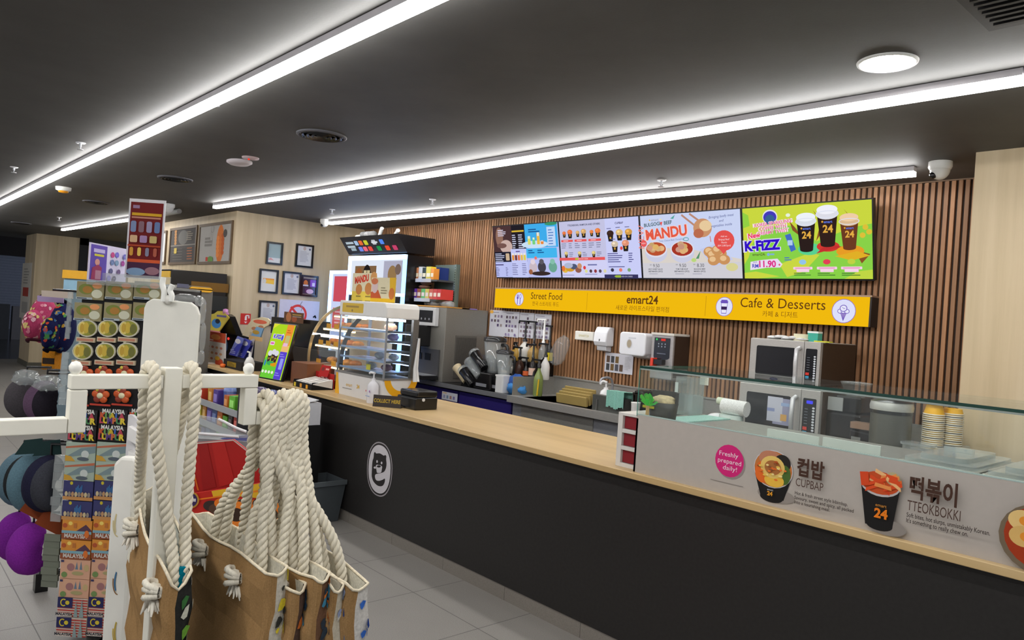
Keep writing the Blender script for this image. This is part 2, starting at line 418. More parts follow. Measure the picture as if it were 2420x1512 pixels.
MB((190, 170, 172)).lathe([(.062, ZC), (.06, ZC-.01), (.0, ZC-.02)], c.x, c.y, 20).build('cover', t)
MB((255, 60, 40), 'screen').ball(c.x+.02, c.y-.02, ZC-.018, .008).build('indicator', t)
c = atz(2398, 54, ZC); t = thing('ceiling_grille', 'dark square ceiling grille at the top right', 'vent', (c.x, c.y, ZC))
b = MB((44, 43, 41)); c0 = atz(2338, 66, ZC); b.box(c0.x, c0.x+.62, c0.y-.36, c0.y, ZC-.012, ZC-.001)
for k in range(8): b.box(c0.x+.03, c0.x+.59, c0.y-.33+k*.038, c0.y-.315+k*.038, ZC-.02, ZC-.012, (30, 30, 29))
b.build('grille', t)
# cameras
def dome_camera(label, px, py, r, look):
    c = atz(px, py, ZC-.03); t = thing('security_camera', label, 'camera', (c.x, c.y, ZC), group='security cameras')
    MB((222, 222, 218), 'gloss').lathe([(r, ZC), (r*1.02, ZC-.03), (r*.9, ZC-.045)], c.x, c.y, 24).build('mount', t)
    MB((214, 213, 208), 'gloss').ball(c.x, c.y, ZC-.045, r*.86, r*.86, r*.95, 22, 12).build('housing', t)
    d = Vector(look).normalized(); p = Vector((c.x, c.y, ZC-.05))+d*r*.78
    MB((14, 14, 16), 'gloss').ball(p.x, p.y, p.z, r*.33).build('lens', t, label='black lens')
dome_camera('white dome camera beside the right wooden pier', 2222, 395, .062, (-.5, -.6, -.6))
dome_camera('white camera at the top of the certificate wall', 767, 524, .055, (.1, -.8, -.6))
dome_camera('white camera behind the top of the red hanging poster', 398, 488, .07, (.1, -.8, -.6))
c0 = atz(388, 506, ZC-.03); c1 = atz(424, 499, ZC-.03)
t = thing('ceiling_sensor_bar', 'small grey horizontal bar under the ceiling beside the red hanging poster', 'sensor', (c0.x, c0.y, ZC))
MB((170, 170, 168)).tube([(c0.x, c0.y, ZC-.03), (c1.x, c1.y, ZC-.03)], .03, 10).build('bar', t)

# ---------------------------------------------------------------- menu screens on the slat wall
ROSE, INK, CORAL = (236, 92, 92), (54, 52, 66), (232, 92, 70)
def cupicon(b, x, z, s, food, cup=(40, 36, 34)):
    b.P([(x-s*.42, z), (x+s*.42, z), (x+s*.3, z-s*.8), (x-s*.3, z-s*.8)], cup, 'screen')
    b.E(x, z+s*.08, s*.5, s*.34, food, 'screen', 14); b.E(x-s*.12, z+s*.16, s*.2, s*.13, tuple(min(255, int(v*1.2)) for v in food), 'screen', 10)
    b.E(x, z-s*.42, s*.13, s*.13, (214, 160, 60), 'screen', 8)
def bowl(b, x, z, s, food, rim=(226, 226, 240), seed=1):
    b.E(x, z-s*.25, s, s*.72, (206, 208, 230), 'screen'); b.E(x, z, s, s*.6, rim, 'screen'); b.E(x, z+s*.02, s*.9, s*.5, food, 'screen')
    r_ = random.Random(seed)
    for k in range(9):
        a = r_.random()*6.3; q = r_.random()*.55
        b.E(x+s*q*math.cos(a), z+s*.12+s*.5*q*math.sin(a), s*.28, s*.2, (232-r_.randint(0, 30), 190-r_.randint(0, 40), 140-r_.randint(0, 40)), 'screen', 12)
def scr_cafe(b, W_, H_):
    s = 'screen'; b.R(0, 0, W_, H_, (190, 196, 246), s)
    b.R(0, .30*H_, .52*W_, H_, (36, 32, 40), s); b.R(0, .5*H_, .3*W_, H_, (78, 54, 56), s)
    b.E(.1*W_, .78*H_, .06*W_, .2*H_, (150, 112, 96), s); b.E(.2*W_, .6*H_, .1*W_, .13*H_, (206, 178, 170), s); b.E(.13*W_, .62*H_, .08*W_, .05*H_, (120, 86, 80), s)
    b.lines(.08*W_, .22*W_, .93*H_, 4, .035*H_, .018*H_, (214, 206, 226), s)
    b.R(.31*W_, .87*H_, .5*W_, .9*H_, (226, 190, 60), s); b.lines(.31*W_, .38*W_, .82*H_, 9, .04*H_, .018*H_, (206, 210, 236), s, 3); b.lines(.41*W_, .5*W_, .82*H_, 9, .04*H_, .018*H_, (206, 210, 236), s, 4)
    b.R(.52*W_, .56*H_, W_, H_, (66, 176, 240), s); b.E(.66*W_, .62*H_, .2*W_, .07*H_, (206, 230, 250), s); b.R(.85*W_, .58*H_, .97*W_, .93*H_, (196, 220, 252), s)
    b.lines(.87*W_, .95*W_, .88*H_, 6, .05*H_, .015*H_, (60, 110, 190), s)
    b.E(.92*W_, .985*H_, .09*W_, .03*H_, (60, 150, 110), s); b.lines(.58*W_, .76*W_, .91*H_, 2, .04*H_, .022*H_, (30, 90, 150), s)
    for x, c_, h_ in ((.585, (222, 226, 110), .16), (.655, (120, 214, 130), .13), (.725, (240, 190, 70), .22), (.78, (240, 140, 60), .07)): b.RR(x*W_-.02, .62*H_, x*W_+.02, (.62+h_)*H_, .008, c_, s); b.R(x*W_-.012, (.62+h_*.7)*H_, x*W_+.012, (.62+h_)*H_, (226, 240, 246), s)
    b.R(.02*W_, .31*H_, .27*W_, .5*H_, (34, 34, 50), s); b.RR(.2*W_, .33*H_, .26*W_, .47*H_, .01, (206, 180, 150), s); b.lines(.03*W_, .19*W_, .47*H_, 5, .035*H_, .015*H_, (206, 210, 240), s)
    b.R(.29*W_, .0*H_, .54*W_, .55*H_, (200, 205, 250), s); b.lines(.37*W_, .47*W_, .51*H_, 1, .1, .02*H_, (90, 70, 140), s)
    for k, c_ in enumerate(((230, 150, 60), (120, 60, 50), (230, 120, 80), (230, 190, 90), (226, 210, 80))): b.RR((.305+.046*k)*W_, .33*H_, (.34+.046*k)*W_, .44*H_, .008, c_, s); b.E((.322+.046*k)*W_, .45*H_, .017*W_, .02*H_, (240, 236, 230), s)
    b.lines(.3*W_, .4*W_, .27*H_, 7, .034*H_, .012*H_, (110, 110, 160), s); b.lines(.46*W_, .53*W_, .27*H_, 7, .034*H_, .012*H_, (110, 110, 160), s, 5)
    b.lines(.03*W_, .24*W_, .26*H_, 1, .1, .02*H_, (70, 60, 110), s); b.lines(.03*W_, .1*W_, .2*H_, 6, .03*H_, .012*H_, (110, 110, 160), s); b.lines(.2*W_, .24*W_, .2*H_, 6, .03*H_, .012*H_, (110, 110, 160), s, 8)
    b.R(.55*W_, .37*H_, W_, .55*H_, (70, 186, 244), s); b.lines(.58*W_, .68*W_, .52*H_, 2, .04*H_, .02*H_, (30, 90, 150), s); b.lines(.72*W_, .82*W_, .52*H_, 2, .04*H_, .02*H_, (30, 90, 150), s)
    for x, c_ in ((.64, (206, 190, 200)), (.77, (70, 66, 76)), (.93, (110, 170, 150))):
        b.E(x*W_, .2*H_, .06*W_, .1*H_, c_, s); b.E(x*W_, .3*H_, .035*W_, .05*H_, tuple(min(255, v+25) for v in c_), s)
    b.E(.75*W_, .08*H_, .14*W_, .04*H_, (58, 44, 44), s); b.E(.6*W_, .11*H_, .03*W_, .05*H_, (160, 100, 70), s); b.E(.69*W_, .37*H_, .02*W_, .03*H_, (240, 120, 110), s)
def scr_street(b, W_, H_):
    s = 'screen'; b.R(0, 0, W_, H_, (200, 200, 232), s); b.R(.6*W_, 0, W_, H_, (206, 210, 252), s); b.R(0, 0, .6*W_, .3*H_, (214, 214, 250), s)
    b.text('TTEOKBOKKI, RAMYUN AND OTHERS', .33*W_, .91*H_, .032*H_, (60, 66, 96), s, bold=.02)
    for k in range(3):
        x = (.1+.19*k)*W_; f_ = ((232, 120, 70), (214, 170, 110), (236, 130, 70))[k]
        cupicon(b, x-.035*W_, .79*H_, .05*W_, f_); cupicon(b, x+.045*W_, .8*H_, .07*W_, f_)
        b.RR(x-.08*W_, .635*H_, x+.08*W_, .675*H_, .008, ROSE, s); b.lines(x-.05*W_, x+.05*W_, .662*H_, 1, .1, .012*H_, (250, 220, 224), s)
        b.lines(x-.08*W_, x-.01*W_, .61*H_, 3, .035*H_, .013*H_, (130, 130, 160), s, k); b.lines(x+.02*W_, x+.08*W_, .61*H_, 3, .035*H_, .013*H_, (130, 130, 160), s, k+4)
        cupicon(b, x-.02*W_, .43*H_, .05*W_, (216, 196, 130)); b.lines(x+.02*W_, x+.08*W_, .45*H_, 3, .03*H_, .012*H_, (130, 130, 160), s, k)
    b.R(.0, .31*H_, .6*W_, .36*H_, ROSE, s); b.P([(.21*W_, .335*H_), (.225*W_, .352*H_), (.26*W_, .352*H_), (.26*W_, .32*H_), (.225*W_, .32*H_)], (186, 206, 60), s); b.text('ADD-ON CHEESE', .32*W_, .325*H_, .022*H_, (250, 226, 228), s)
    for x, z, w_, c_ in ((.07, .14, .07, (230, 190, 70)), (.14, .16, .1, (214, 160, 50)), (.19, .2, .08, (80, 90, 120)), (.25, .14, .07, (150, 96, 80)), (.12, .22, .1, (180, 188, 214)), (.27, .21, .05, (206, 150, 110)), (.05, .17, .04, (236, 120, 60))): b.E(x*W_, z*H_, w_*.6*W_, .05*H_, c_, s)
    b.E(.335*W_, .18*H_, .018*W_, .032*H_, (226, 66, 70), s); b.lines(.38*W_, .56*W_, .24*H_, 1, .1, .022*H_, (110, 116, 170), s)
    for k, c_ in enumerate(((226, 226, 150), (90, 66, 76), (150, 60, 66), (90, 76, 96), (226, 220, 170))): b.E((.355+.06*k)*W_, .12*H_, .018*W_, .03*H_, c_, s)
    b.lines(.03*W_, .28*W_, .055*H_, 1, .1, .01*H_, (130, 130, 180), s); b.lines(.34*W_, .58*W_, .07*H_, 1, .1, .01*H_, (130, 130, 180), s)
    b.text('CUPBAP', .8*W_, .9*H_, .035*H_, (66, 60, 110), s, bold=.02)
    for k, (x, z, f_) in enumerate(((.69, .74, (60, 40, 34)), (.8, .75, (226, 190, 130)), (.91, .75, (214, 160, 80)), (.74, .56, (214, 196, 170)), (.87, .57, (230, 150, 120)))): cupicon(b, x*W_, z*H_, .085*W_, f_); b.lines((x-.04)*W_, (x+.04)*W_, (z+.1)*H_, 1, .1, .012*H_, (100, 100, 150), s)
    b.E(.82*W_, .5*H_, .016*W_, .03*H_, (230, 80, 80), s)
    b.lines(.65*W_, .84*W_, .42*H_, 5, .034*H_, .014*H_, (80, 80, 140), s); b.lines(.9*W_, .96*W_, .42*H_, 5, .034*H_, .014*H_, (80, 80, 140), s, 9)
    for k, c_ in enumerate(((60, 56, 70), (236, 130, 110), (130, 170, 120))): b.E((.7+.1*k)*W_, .14*H_, .02*W_, .03*H_, c_, s)
    b.lines(.66*W_, .95*W_, .2*H_, 1, .1, .014*H_, (90, 90, 150), s); b.R(.6*W_, 0, W_, .065*H_, (56, 54, 96), s); b.P([(.72*W_, .033*H_), (.74*W_, .052*H_), (.8*W_, .052*H_), (.8*W_, .014*H_), (.74*W_, .014*H_)], (160, 190, 60), s); b.text('ADD-ON CHEESE', .87*W_, .022*H_, .022*H_, (220, 220, 240), s)
def scr_mandu(b, W_, H_):
    s = 'screen'; b.R(0, 0, W_, H_, (206, 216, 248), s); b.P([(0, 0), (W_, 0), (W_, .28*H_), (.5*W_, .45*H_), (0, .5*H_)], (222, 214, 206), s); b.R(0, 0, W_, .24*H_, (212, 210, 218), s)
    b.text('emart', .16*W_, .905*H_, .045*H_, (150, 150, 160), s); b.E(.105*W_, .925*H_, .007*W_, .012*H_, (230, 190, 60), s); b.E(.225*W_, .925*H_, .012*W_, .012*H_, (236, 226, 190), s)
    b.text('BULGOGI', .13*W_, .83*H_, .055*H_, (84, 110, 120), s, bold=.03, rot=.06); b.text('BEEF', .3*W_, .845*H_, .055*H_, (84, 110, 120), s, bold=.03, rot=.06); b.P([(.215*W_, .88*H_), (.245*W_, .89*H_), (.23*W_, .82*H_)], ROSE, s)
    b.text('MANDU', .275*W_, .635*H_, .165*H_, (250, 214, 206), s, bold=.07, rot=.07, sx=.98); b.text('MANDU', .275*W_, .64*H_, .16*H_, CORAL, s, bold=.035, rot=.07, sx=.98)
    b.text('NEW', .035*W_, .66*H_, .12*H_, (240, 140, 130), s, rot=PI/2-.03)
    b.text('Spicy, Cheese Beef, Dumplings', .33*W_, .585*H_, .028*H_, (110, 120, 160), s, rot=.05)
    b.P([(.33*W_, .93*H_), (.38*W_, .985*H_), (.36*W_, .92*H_)], (90, 170, 160), s); b.ring(.48*W_, .6*H_, .03*W_, .03*H_, .006, (90, 170, 170), s)
    bowl(b, .16*W_, .46*H_, .12*W_, (190, 84, 50), seed=2); bowl(b, .44*W_, .45*H_, .12*W_, (170, 56, 40), seed=5)
    b.P([(.62*W_, .44*H_), (.78*W_, .52*H_), (.93*W_, .28*H_), (.74*W_, .17*H_)], (200, 206, 240), s)
    for x, z in ((.71, .4), (.78, .3), (.74, .35), (.82, .37), (.79, .42), (.85, .28), (.75, .27)): b.E(x*W_, z*H_, .055*W_, .075*H_, (206, 150, 96), s); b.E(x*W_-.008, z*H_+.01, .03*W_, .04*H_, (236, 196, 146), s)
    b.E(.92*W_, .17*H_, .055*W_, .06*H_, (220, 214, 150), s); b.P([(.58*W_, .3*H_), (.63*W_, .42*H_), (.61*W_, .3*H_)], (90, 150, 110), s); b.E(.56*W_, .28*H_, .025*W_, .03*H_, (190, 220, 130), s)
    b.L([(.46*W_, .97*H_), (.66*W_, .7*H_)], .016, (190, 140, 120), s); b.L([(.54*W_, .98*H_), (.62*W_, .88*H_)], .016, (190, 140, 120), s)
    b.E(.66*W_, .76*H_, .09*W_, .14*H_, (206, 150, 110), s); b.E(.69*W_, .79*H_, .06*W_, .08*H_, (236, 206, 160), s); b.E(.62*W_, .68*H_, .05*W_, .07*H_, (190, 110, 80), s); b.L([(.73*W_, .63*H_), (.735*W_, .55*H_)], .006, (210, 110, 90), s)
    for k, q in enumerate(('Bringing beefy meat', 'and', 'vegetables inside')): b.text(q, .84*W_, (.9-.065*k)*H_, .038*H_, (80, 90, 150), s, skew=.2, rot=.05)
    b.E(.86*W_, .56*H_, .095*W_, .15*H_, (232, 84, 80), s); b.P([(.8*W_, .47*H_), (.85*W_, .36*H_), (.9*W_, .45*H_)], (232, 84, 80), s)
    for k, q in enumerate(('Add on', 'Bulgogi Beef', 'Mandu', '(RM 2.80/2pcs)')): b.text(q, .86*W_, (.61-.045*k)*H_, .026*H_, (250, 220, 224), s)
    b.E(.045*W_, .56*H_, .035*W_, .055*H_, ROSE, s); b.text('NEW', .045*W_, .55*H_, .026*H_, (250, 226, 226), s)
    for x, pr, a, c_ in ((.16, '9.50', 'SPICY SWEET SAUCE', 'BEEF MANDU (5PCS)'), (.44, '9.50', 'TOM YUM SOUP', 'BEEF MANDU (5PCS)'), (.62, '8.30', 'BULGOGI BEEF', 'MANDU (5PCS)')):
        b.text('RM', x*W_-.05*W_, .205*H_, .02*H_, (90, 90, 100), s); b.text(pr, x*W_+.01*W_, .175*H_, .055*H_, (84, 84, 92), s); b.text(a, x*W_, .135*H_, .022*H_, (70, 74, 84), s, bold=.02); b.text(c_, x*W_, .1*H_, .022*H_, (70, 74, 84), s, bold=.02); b.lines((x-.07)*W_, (x+.07)*W_, .075*H_, 1, .1, .008*H_, (150, 150, 170), s)
def plastic_cup(b, x, z, s, liquid, lid, sp, m='screen'):
    b.P([(x-s*.36, z+s*.5), (x+s*.36, z+s*.5), (x+s*.25, z-s*.55), (x-s*.25, z-s*.55)], liquid, m)
    b.E(x, z-s*.55, s*.25, s*.08, liquid, m); b.E(x, z+s*.52, s*.4, s*.2, lid, m); b.E(x, z+s*.66, s*.37, s*.16, tuple(min(255, v+20) for v in lid), m); b.ring(x, z+s*.5, s*.41, s*.13, s*.03, (226, 230, 246), m)
    b.text('emart', x+s*.03, z+s*.2, s*.09, (96, 120, 220), m, bold=.03); b.E(x-s*.17, z+s*.25, s*.035, s*.035, (230, 170, 60), m); b.text('24', x+s*.02, z-s*.12, s*.26, (232, 176, 70), m, bold=.03)
def scr_fizz(b, W_, H_, m='screen', full=True):
    s = m; b.R(0, 0, W_, H_, (206, 220, 66), s); b.P([(0, .95*H_), (.05*W_, .9*H_), (.06*W_, .75*H_), (0, .72*H_)], (150, 214, 70), s)
    b.P([(0, 0), (W_, 0), (W_, .7*H_), (.86*W_, .66*H_), (.6*W_, .5*H_), (.42*W_, .72*H_), (.3*W_, .74*H_), (.16*W_, .66*H_), (.08*W_, .5*H_), (.04*W_, .3*H_), (0, .2*H_)], (140, 214, 74), s)
    b.P([(.36*W_, .02*H_), (.5*W_, .1*H_), (.62*W_, .32*H_), (.55*W_, .35*H_), (.3*W_, .2*H_)], (206, 220, 70), s); b.P([(.8*W_, 0), (W_, 0), (W_, .12*H_), (.9*W_, .1*H_)], (196, 220, 70), s)
    b.P([(0, 0), (.12*W_, 0), (.3*W_, .03*H_), (.1*W_, .1*H_), (0, .08*H_)], (206, 220, 70), s)
    b.E(.235*W_, .86*H_, .062*W_, .1*H_, (236, 230, 246), s); b.E(.235*W_, .855*H_, .055*W_, .085*H_, (70, 60, 190), s); b.E(.235*W_, .82*H_, .04*W_, .07*H_, (60, 100, 150), s)
    for k, q in enumerate(('KOREA SPARKLING', 'COFFEE WITH', 'CREAMY TWIST')): b.text(q, .255*W_, (.75-.06*k)*H_, .05*H_, (252, 226, 240), s, bold=.06, rot=.08); b.text(q, .255*W_, (.75-.06*k)*H_, .046*H_, (240, 110, 170), s, bold=.02, rot=.08)
    b.text('New', .1*W_, .575*H_, .075*H_, (252, 226, 236), s, bold=.08, rot=.09); b.text('New', .1*W_, .58*H_, .07*H_, (240, 60, 110), s, bold=.035, rot=.09)
    b.text('K-FiZZ', .165*W_, .4*H_, .145*H_, (226, 222, 250), s, bold=.09, rot=.03, sx=.95); b.text('K-FiZZ', .165*W_, .405*H_, .135*H_, (52, 20, 200), s, bold=.05, rot=.03, sx=.97)
    b.text('emart24', .13*W_, .325*H_, .04*H_, (96, 116, 50), s, bold=.02); b.text('x', .185*W_, .325*H_, .03*H_, (110, 130, 60), s); b.E(.215*W_, .34*H_, .012*W_, .022*H_, (130, 180, 240), s); b.R(.23*W_, .33*H_, .265*W_, .352*H_, (130, 180, 220), s)
    b.P([(.055*W_, .12*H_), (.06*W_, .24*H_), (.16*W_, .265*H_), (.29*W_, .28*H_), (.33*W_, .2*H_), (.31*W_, .155*H_), (.2*W_, .155*H_)], (236, 226, 246), s)
    b.text('RM', .1*W_, .155*H_, .055*H_, (70, 70, 190), s, bold=.02); b.text('each', .1*W_, .225*H_, .025*H_, (70, 70, 190), s); b.text('11.90', .2*W_, .165*H_, .09*H_, (226, 50, 140), s, bold=.035); b.text('+', .305*W_, .175*H_, .04*H_, (226, 50, 100), s, bold=.05)
    for pts in (((.5, .55), (.42, .66), (.4, .78), (.44, .7)), ((.6, .5), (.64, .75), (.58, .92), (.68, .7)), ((.84, .6), (.86, .78), (.81, .9), (.9, .72)), ((.93, .35), (.99, .32), (.93, .2), (.9, .3))): b.P([(x*W_, z*H_) for x, z in pts], (140, 84, 40), s)
    b.E(.55*W_, .4*H_, .09*W_, .08*H_, (90, 214, 150), s); b.E(.69*W_, .43*H_, .085*W_, .07*H_, (214, 60, 50), s); b.P([(.6*W_, .34*H_), (.68*W_, .46*H_), (.8*W_, .42*H_)], (200, 50, 50), s); b.E(.85*W_, .36*H_, .1*W_, .08*H_, (236, 160, 40), s); b.P([(.74*W_, .3*H_), (.9*W_, .36*H_), (.99*W_, .3*H_), (.86*W_, .24*H_)], (230, 180, 40), s)
    for x, z in ((.96, .66), (.985, .6), (.94, .56)): b.E(x*W_, z*H_, .02*W_, .035*H_, (226, 196, 60), s)
    plastic_cup(b, .69*W_, .66*H_, .21*W_, (52, 34, 30), (226, 226, 236), s); plastic_cup(b, .53*W_, .59*H_, .2*W_, (44, 32, 30), (222, 228, 236), s); plastic_cup(b, .85*W_, .58*H_, .18*W_, (110, 60, 36), (224, 190, 150), s)
    b.P([(.365*W_, .6*H_), (.41*W_, .62*H_), (.45*W_, .4*H_), (.41*W_, .37*H_)], (70, 110, 200), s); b.R(.385*W_, .46*H_, .425*W_, .53*H_, (180, 210, 240), s); b.E(.395*W_, .87*H_, .018*W_, .024*H_, (236, 246, 226), s)
    if full:
        for x, c_ in ((.5, (150, 200, 240)), (.685, (230, 66, 90)), (.865, (196, 214, 70))):
            b.E(x*W_, .23*H_, .028*W_, .035*H_, c_, s); b.RR((x-.075)*W_, .13*H_, (x+.075)*W_, .165*H_, .004, (250, 214, 236), s); b.RR((x-.05)*W_, .095*H_, (x+.05)*W_, .13*H_, .004, (250, 214, 236), s)
            b.R((x-.06)*W_, .14*H_, (x+.06)*W_, .155*H_, (240, 150, 200), s); b.lines((x-.07)*W_, (x+.07)*W_, .085*H_, 2, .025*H_, .01*H_, (60, 110, 50), s)
    b.lines(.36*W_, .42*W_, .3*H_, 2, .03*H_, .014*H_, (80, 120, 190), s)
TVW, TVH, tilt = .972, .548, .2
for k, (fn, lb) in enumerate(((scr_cafe, 'menu screen of coffees and blue drinks, leftmost of the four'), (scr_street, 'lilac menu screen of street food cups, second of the four'), (scr_mandu, 'menu screen advertising MANDU dumplings in red letters'), (scr_fizz, 'bright green menu screen advertising K-FiZZ at 11.90'))):
    x0 = -6.0+k*.9705; t = thing('menu_screen', lb, 'screen', (x0+TVW/2, 5.1, 2.05), group='menu screens above the yellow sign')
    b = MB((18, 18, 20), 'gloss').at((x0, 5.09, 2.045), rx=-0)
    b.T = Matrix.Translation((x0, 5.09, 2.045)) @ Matrix.Rotation(tilt, 4, 'X')
    b.box(0, TVW-.003, .002, .045, 0, TVH); casing = b.build('casing', t, bevel=.003)
    a = MB(m='screen'); a.T = Matrix.Translation((x0, 5.09, 2.045)) @ Matrix.Rotation(tilt, 4, 'X') @ Matrix.Translation((.009, .001, .013))
    fn(a, TVW-.021, TVH-.022); a.build('display', casing, label='lit menu picture')
    b = MB((30, 30, 32)); b.box(x0+.3, x0+.66, 5.1, 5.178, 2.2, 2.34); b.build('wall_bracket', t)

# ---------------------------------------------------------------- yellow sign
SX0, SX1, SZ0, SZ1, SY = -5.977, -2.13, 1.737, 1.936, 5.07
t = thing('fascia_sign', 'long yellow sign reading Street Food, emart24, Cafe & Desserts', 'sign', (-4.05, SY, 1.74))
b = MB((40, 34, 32), 'matte'); b.box(SX0, SX1, SY+.004, 5.18, SZ0, SZ1); b.box(SX0-.006, SX1+.012, SY-.004, 5.18, SZ1, SZ1+.012, (150, 124, 104)); b.box(SX1, SX1+.012, SY-.002, 5.18, SZ0, SZ1); b.build('box', t)
a = MB(m='screen'); a.T = Matrix.Translation((SX0, SY, SZ0)); W_, H_ = SX1-SX0, SZ1-SZ0
a.R(0, 0, W_, H_, (246, 190, 16)); a.build('face', t, label='lit yellow face')
BR = (98, 62, 24)
def sx(px): return aty(px, 720, SY).x-SX0
def sign_part(name):
    a = MB(m='screen'); a.T = Matrix.Translation((SX0, SY-.0006, SZ0)); a.name = name; a.lay = 1; return a
for px in (1387, 1668): a = sign_part('divider'); a.R(sx(px)-.002, .02, sx(px)+.002, H_-.02, (190, 140, 20)); a.build('divider_line', t)
for big, bw, x0, x1, z, h, z2, small, y0, y1, h2, bold in (('Street Food', .97, 1247, 1334, .105, .068, .042, '한국 스트리트 푸드', 1264, 1314, .034, .0), ('emart24', 1., 1477, 1558, .098, .072, .038, '새로운 라이프스타일 편의점', 1471, 1564, .036, .018), ('Cafe & Desserts', .97, 1748, 1952, .102, .075, .04, '카페 & 디저트', 1812, 1877, .035, .0)):
    a = sign_part('lettering'); a.text(big, (sx(x0)+sx(x1))/2, z, h, BR, sx=bw, bold=bold); a.build('lettering', t)
    a = sign_part('lettering'); a.text(small, (sx(y0)+sx(y1))/2, z2, h2, (140, 96, 20)); a.build('lettering', t)
VI, PW = (110, 84, 190), (226, 228, 255)
def icon(px, r):
    a = sign_part('icon'); a.E(sx(px), H_/2, r, r, (140, 100, 190)); a.E(sx(px), H_/2, r-.004, r-.004, PW); return a, sx(px)
a, x = icon(1226, .068); a.R(x-.026, .045, x-.016, .11, VI); a.RR(x-.034, .1, x-.008, .145, .004, VI); a.R(x-.024, .12, x-.018, .145, PW); a.R(x+.014, .045, x+.024, .11, VI); a.ring(x+.019, .125, .016, .023, .005, VI); a.build('icon_disc', t, label='round white pictogram of a fork and spoon')
a, x = icon(1712, .075); a.P([(x-.03, .13), (x+.03, .13), (x+.022, .045), (x-.022, .045)], VI); a.P([(x-.026, .125), (x+.026, .125), (x+.019, .05), (x-.019, .05)], (236, 236, 255)); a.R(x-.024, .075, x+.024, .1, (60, 40, 90)); a.RR(x-.034, .13, x+.034, .142, .004, VI); a.RR(x-.028, .142, x+.028, .152, .004, VI); a.build('icon_disc', t, label='round white pictogram of a coffee cup')
a, x = icon(1995, .083); a.P([(x-.024, .09), (x+.024, .09), (x, .03)], (170, 150, 206))
for q in range(5): a.L([(x-.02+q*.01, .088), (x, .034)], .0025, VI)
for q in (-.024, 0, .024): a.E(x+q, .098, .018, .016, VI); a.E(x+q, .098, .014, .012, (236, 236, 255))
a.E(x, .118, .026, .024, VI); a.E(x, .118, .021, .019, (236, 236, 255)); a.L([(x-.008, .125), (x+.004, .115), (x+.012, .12)], .003, VI); a.build('icon_disc', t, label='round white pictogram of an ice cream cone')

# ---------------------------------------------------------------- things fixed to the slat wall
def sheet(name, label, px0, py0, px1, py1, Y, cat='notice', group=None, col=(206, 206, 214)):
    p0, p1 = aty(px0, py0, Y), aty(px1, py1, Y)
    x0, x1, z0, z1 = p0.x, p1.x, min(p0.z, p1.z), max(p0.z, p1.z)
    b = MB(col, 'paper'); b.box(x0, x1, Y, Y+.002, z0, z1, col); b.T = Matrix.Translation((x0, Y, z0)); b.lay = 1
    return b, x1-x0, z1-z0
for k, (x0, y0, x1, y1, lb) in enumerate(((1159, 732, 1190, 796, 'white recipe sheet under the sign, leftmost of four'), (1194, 735, 1224, 798, 'white recipe sheet under the sign, second of four'),
        (1229, 738, 1259, 800, 'white recipe sheet behind the black syrup pumps, third of four'), (1264, 741, 1300, 803, 'white recipe sheet behind the white syrup pump, rightmost of four'))):
    b, W_, H_ = sheet('recipe_sheet', lb, x0, y0, x1, y1, 5.172); r_ = random.Random(k)
    b.R(.1*W_, .9*H_, .6*W_, .93*H_, (150, 146, 160))
    for j in range(3 if k == 0 else 5):
        for i in range(4):
            if r_.random() < .8: q = r_.randint(80, 170); b.RR((.1+.21*i)*W_, (.72-.17*j)*H_, (.22+.21*i)*W_, (.82-.17*j)*H_, .003, (q, q-14, q+r_.randint(-20, 26)))
    if k == 0: b.E(.12*W_, .93*H_, .03, .018, (226, 170, 70))
    o = b.build('recipe_sheet', label=lb, cat='notice', group='recipe sheets on the slat wall')
b, W_, H_ = sheet('picture_notice', '', 1431, 832, 1494, 886, 5.172)
for j in range(2):
    for i in range(3+j): b.R((.06+.16*i)*W_, (.5-.4*j)*H_, (.18+.16*i)*W_, (.84-.4*j)*H_, ((96, 78, 66), (70, 72, 76), (120, 96, 60), (84, 84, 92))[(i+j) % 4])
b.lines(.72*W_, .95*W_, .85*H_, 9, .075*H_, .02*H_, (170, 170, 174)); b.build('picture_notice', label='white notice with small hand washing pictures under the towel dispenser', cat='notice')
b, W_, H_ = sheet('switch_label', '', 1655, 885, 1674, 911, 5.165, col=(220, 218, 200)); b.lines(.15*W_, .8*W_, .85*H_, 4, .16*H_, .04*H_, (170, 168, 156)); b.build('switch_label', label='small cream note on the slats left of the microwaves', cat='notice')
# soap dispenser and little shelf
p0, p1 = aty(1405, 771, 5.07), aty(1431, 832, 5.07)
t = thing('soap_dispenser', 'white wall soap dispenser left of the towel dispenser', 'dispenser', ((p0.x+p1.x)/2, 5.17, p1.z))
x0, x1, z0, z1 = p0.x, p1.x, p1.z, p0.z
b = MB((226, 227, 232), 'gloss'); b.prism([(5.175, z0+.05), (5.175, z1), (5.1, z1), (5.07, z1-.05), (5.06, z0+.09), (5.08, z0+.05)], 'x', x0, x1); b.build('cover', t, bevel=.012, seg=3)
MB((206, 207, 212), 'gloss').prism([(5.17, z0), (5.17, z0+.06), (5.09, z0+.06), (5.1, z0+.01)], 'x', x0+.02, x1-.02).build('nozzle_housing', t, bevel=.006)
MB((90, 92, 96)).ball((x0+x1)/2, 5.063, (z0+z1)/2-.01, .008, .004, .014).build('level_window', t)
p0, p1 = aty(1359, 781, 5.12), aty(1401, 806, 5.12); b = MB((232, 230, 222), 'gloss'); b.box(p0.x, p1.x, 5.12, 5.17, p1.z, p0.z); o = b.build('sign_plate', label='small white plate with yellow print beside the soap dispenser', cat='sign', bevel=.008)
b = MB((196, 186, 130), 'paper'); b.T = Matrix.Translation((p0.x, 5.119, p1.z)); b.text('EMART24', (p1.x-p0.x)/2, (p0.z-p1.z)*.38, .022, (196, 186, 120)); b.build('print', o)
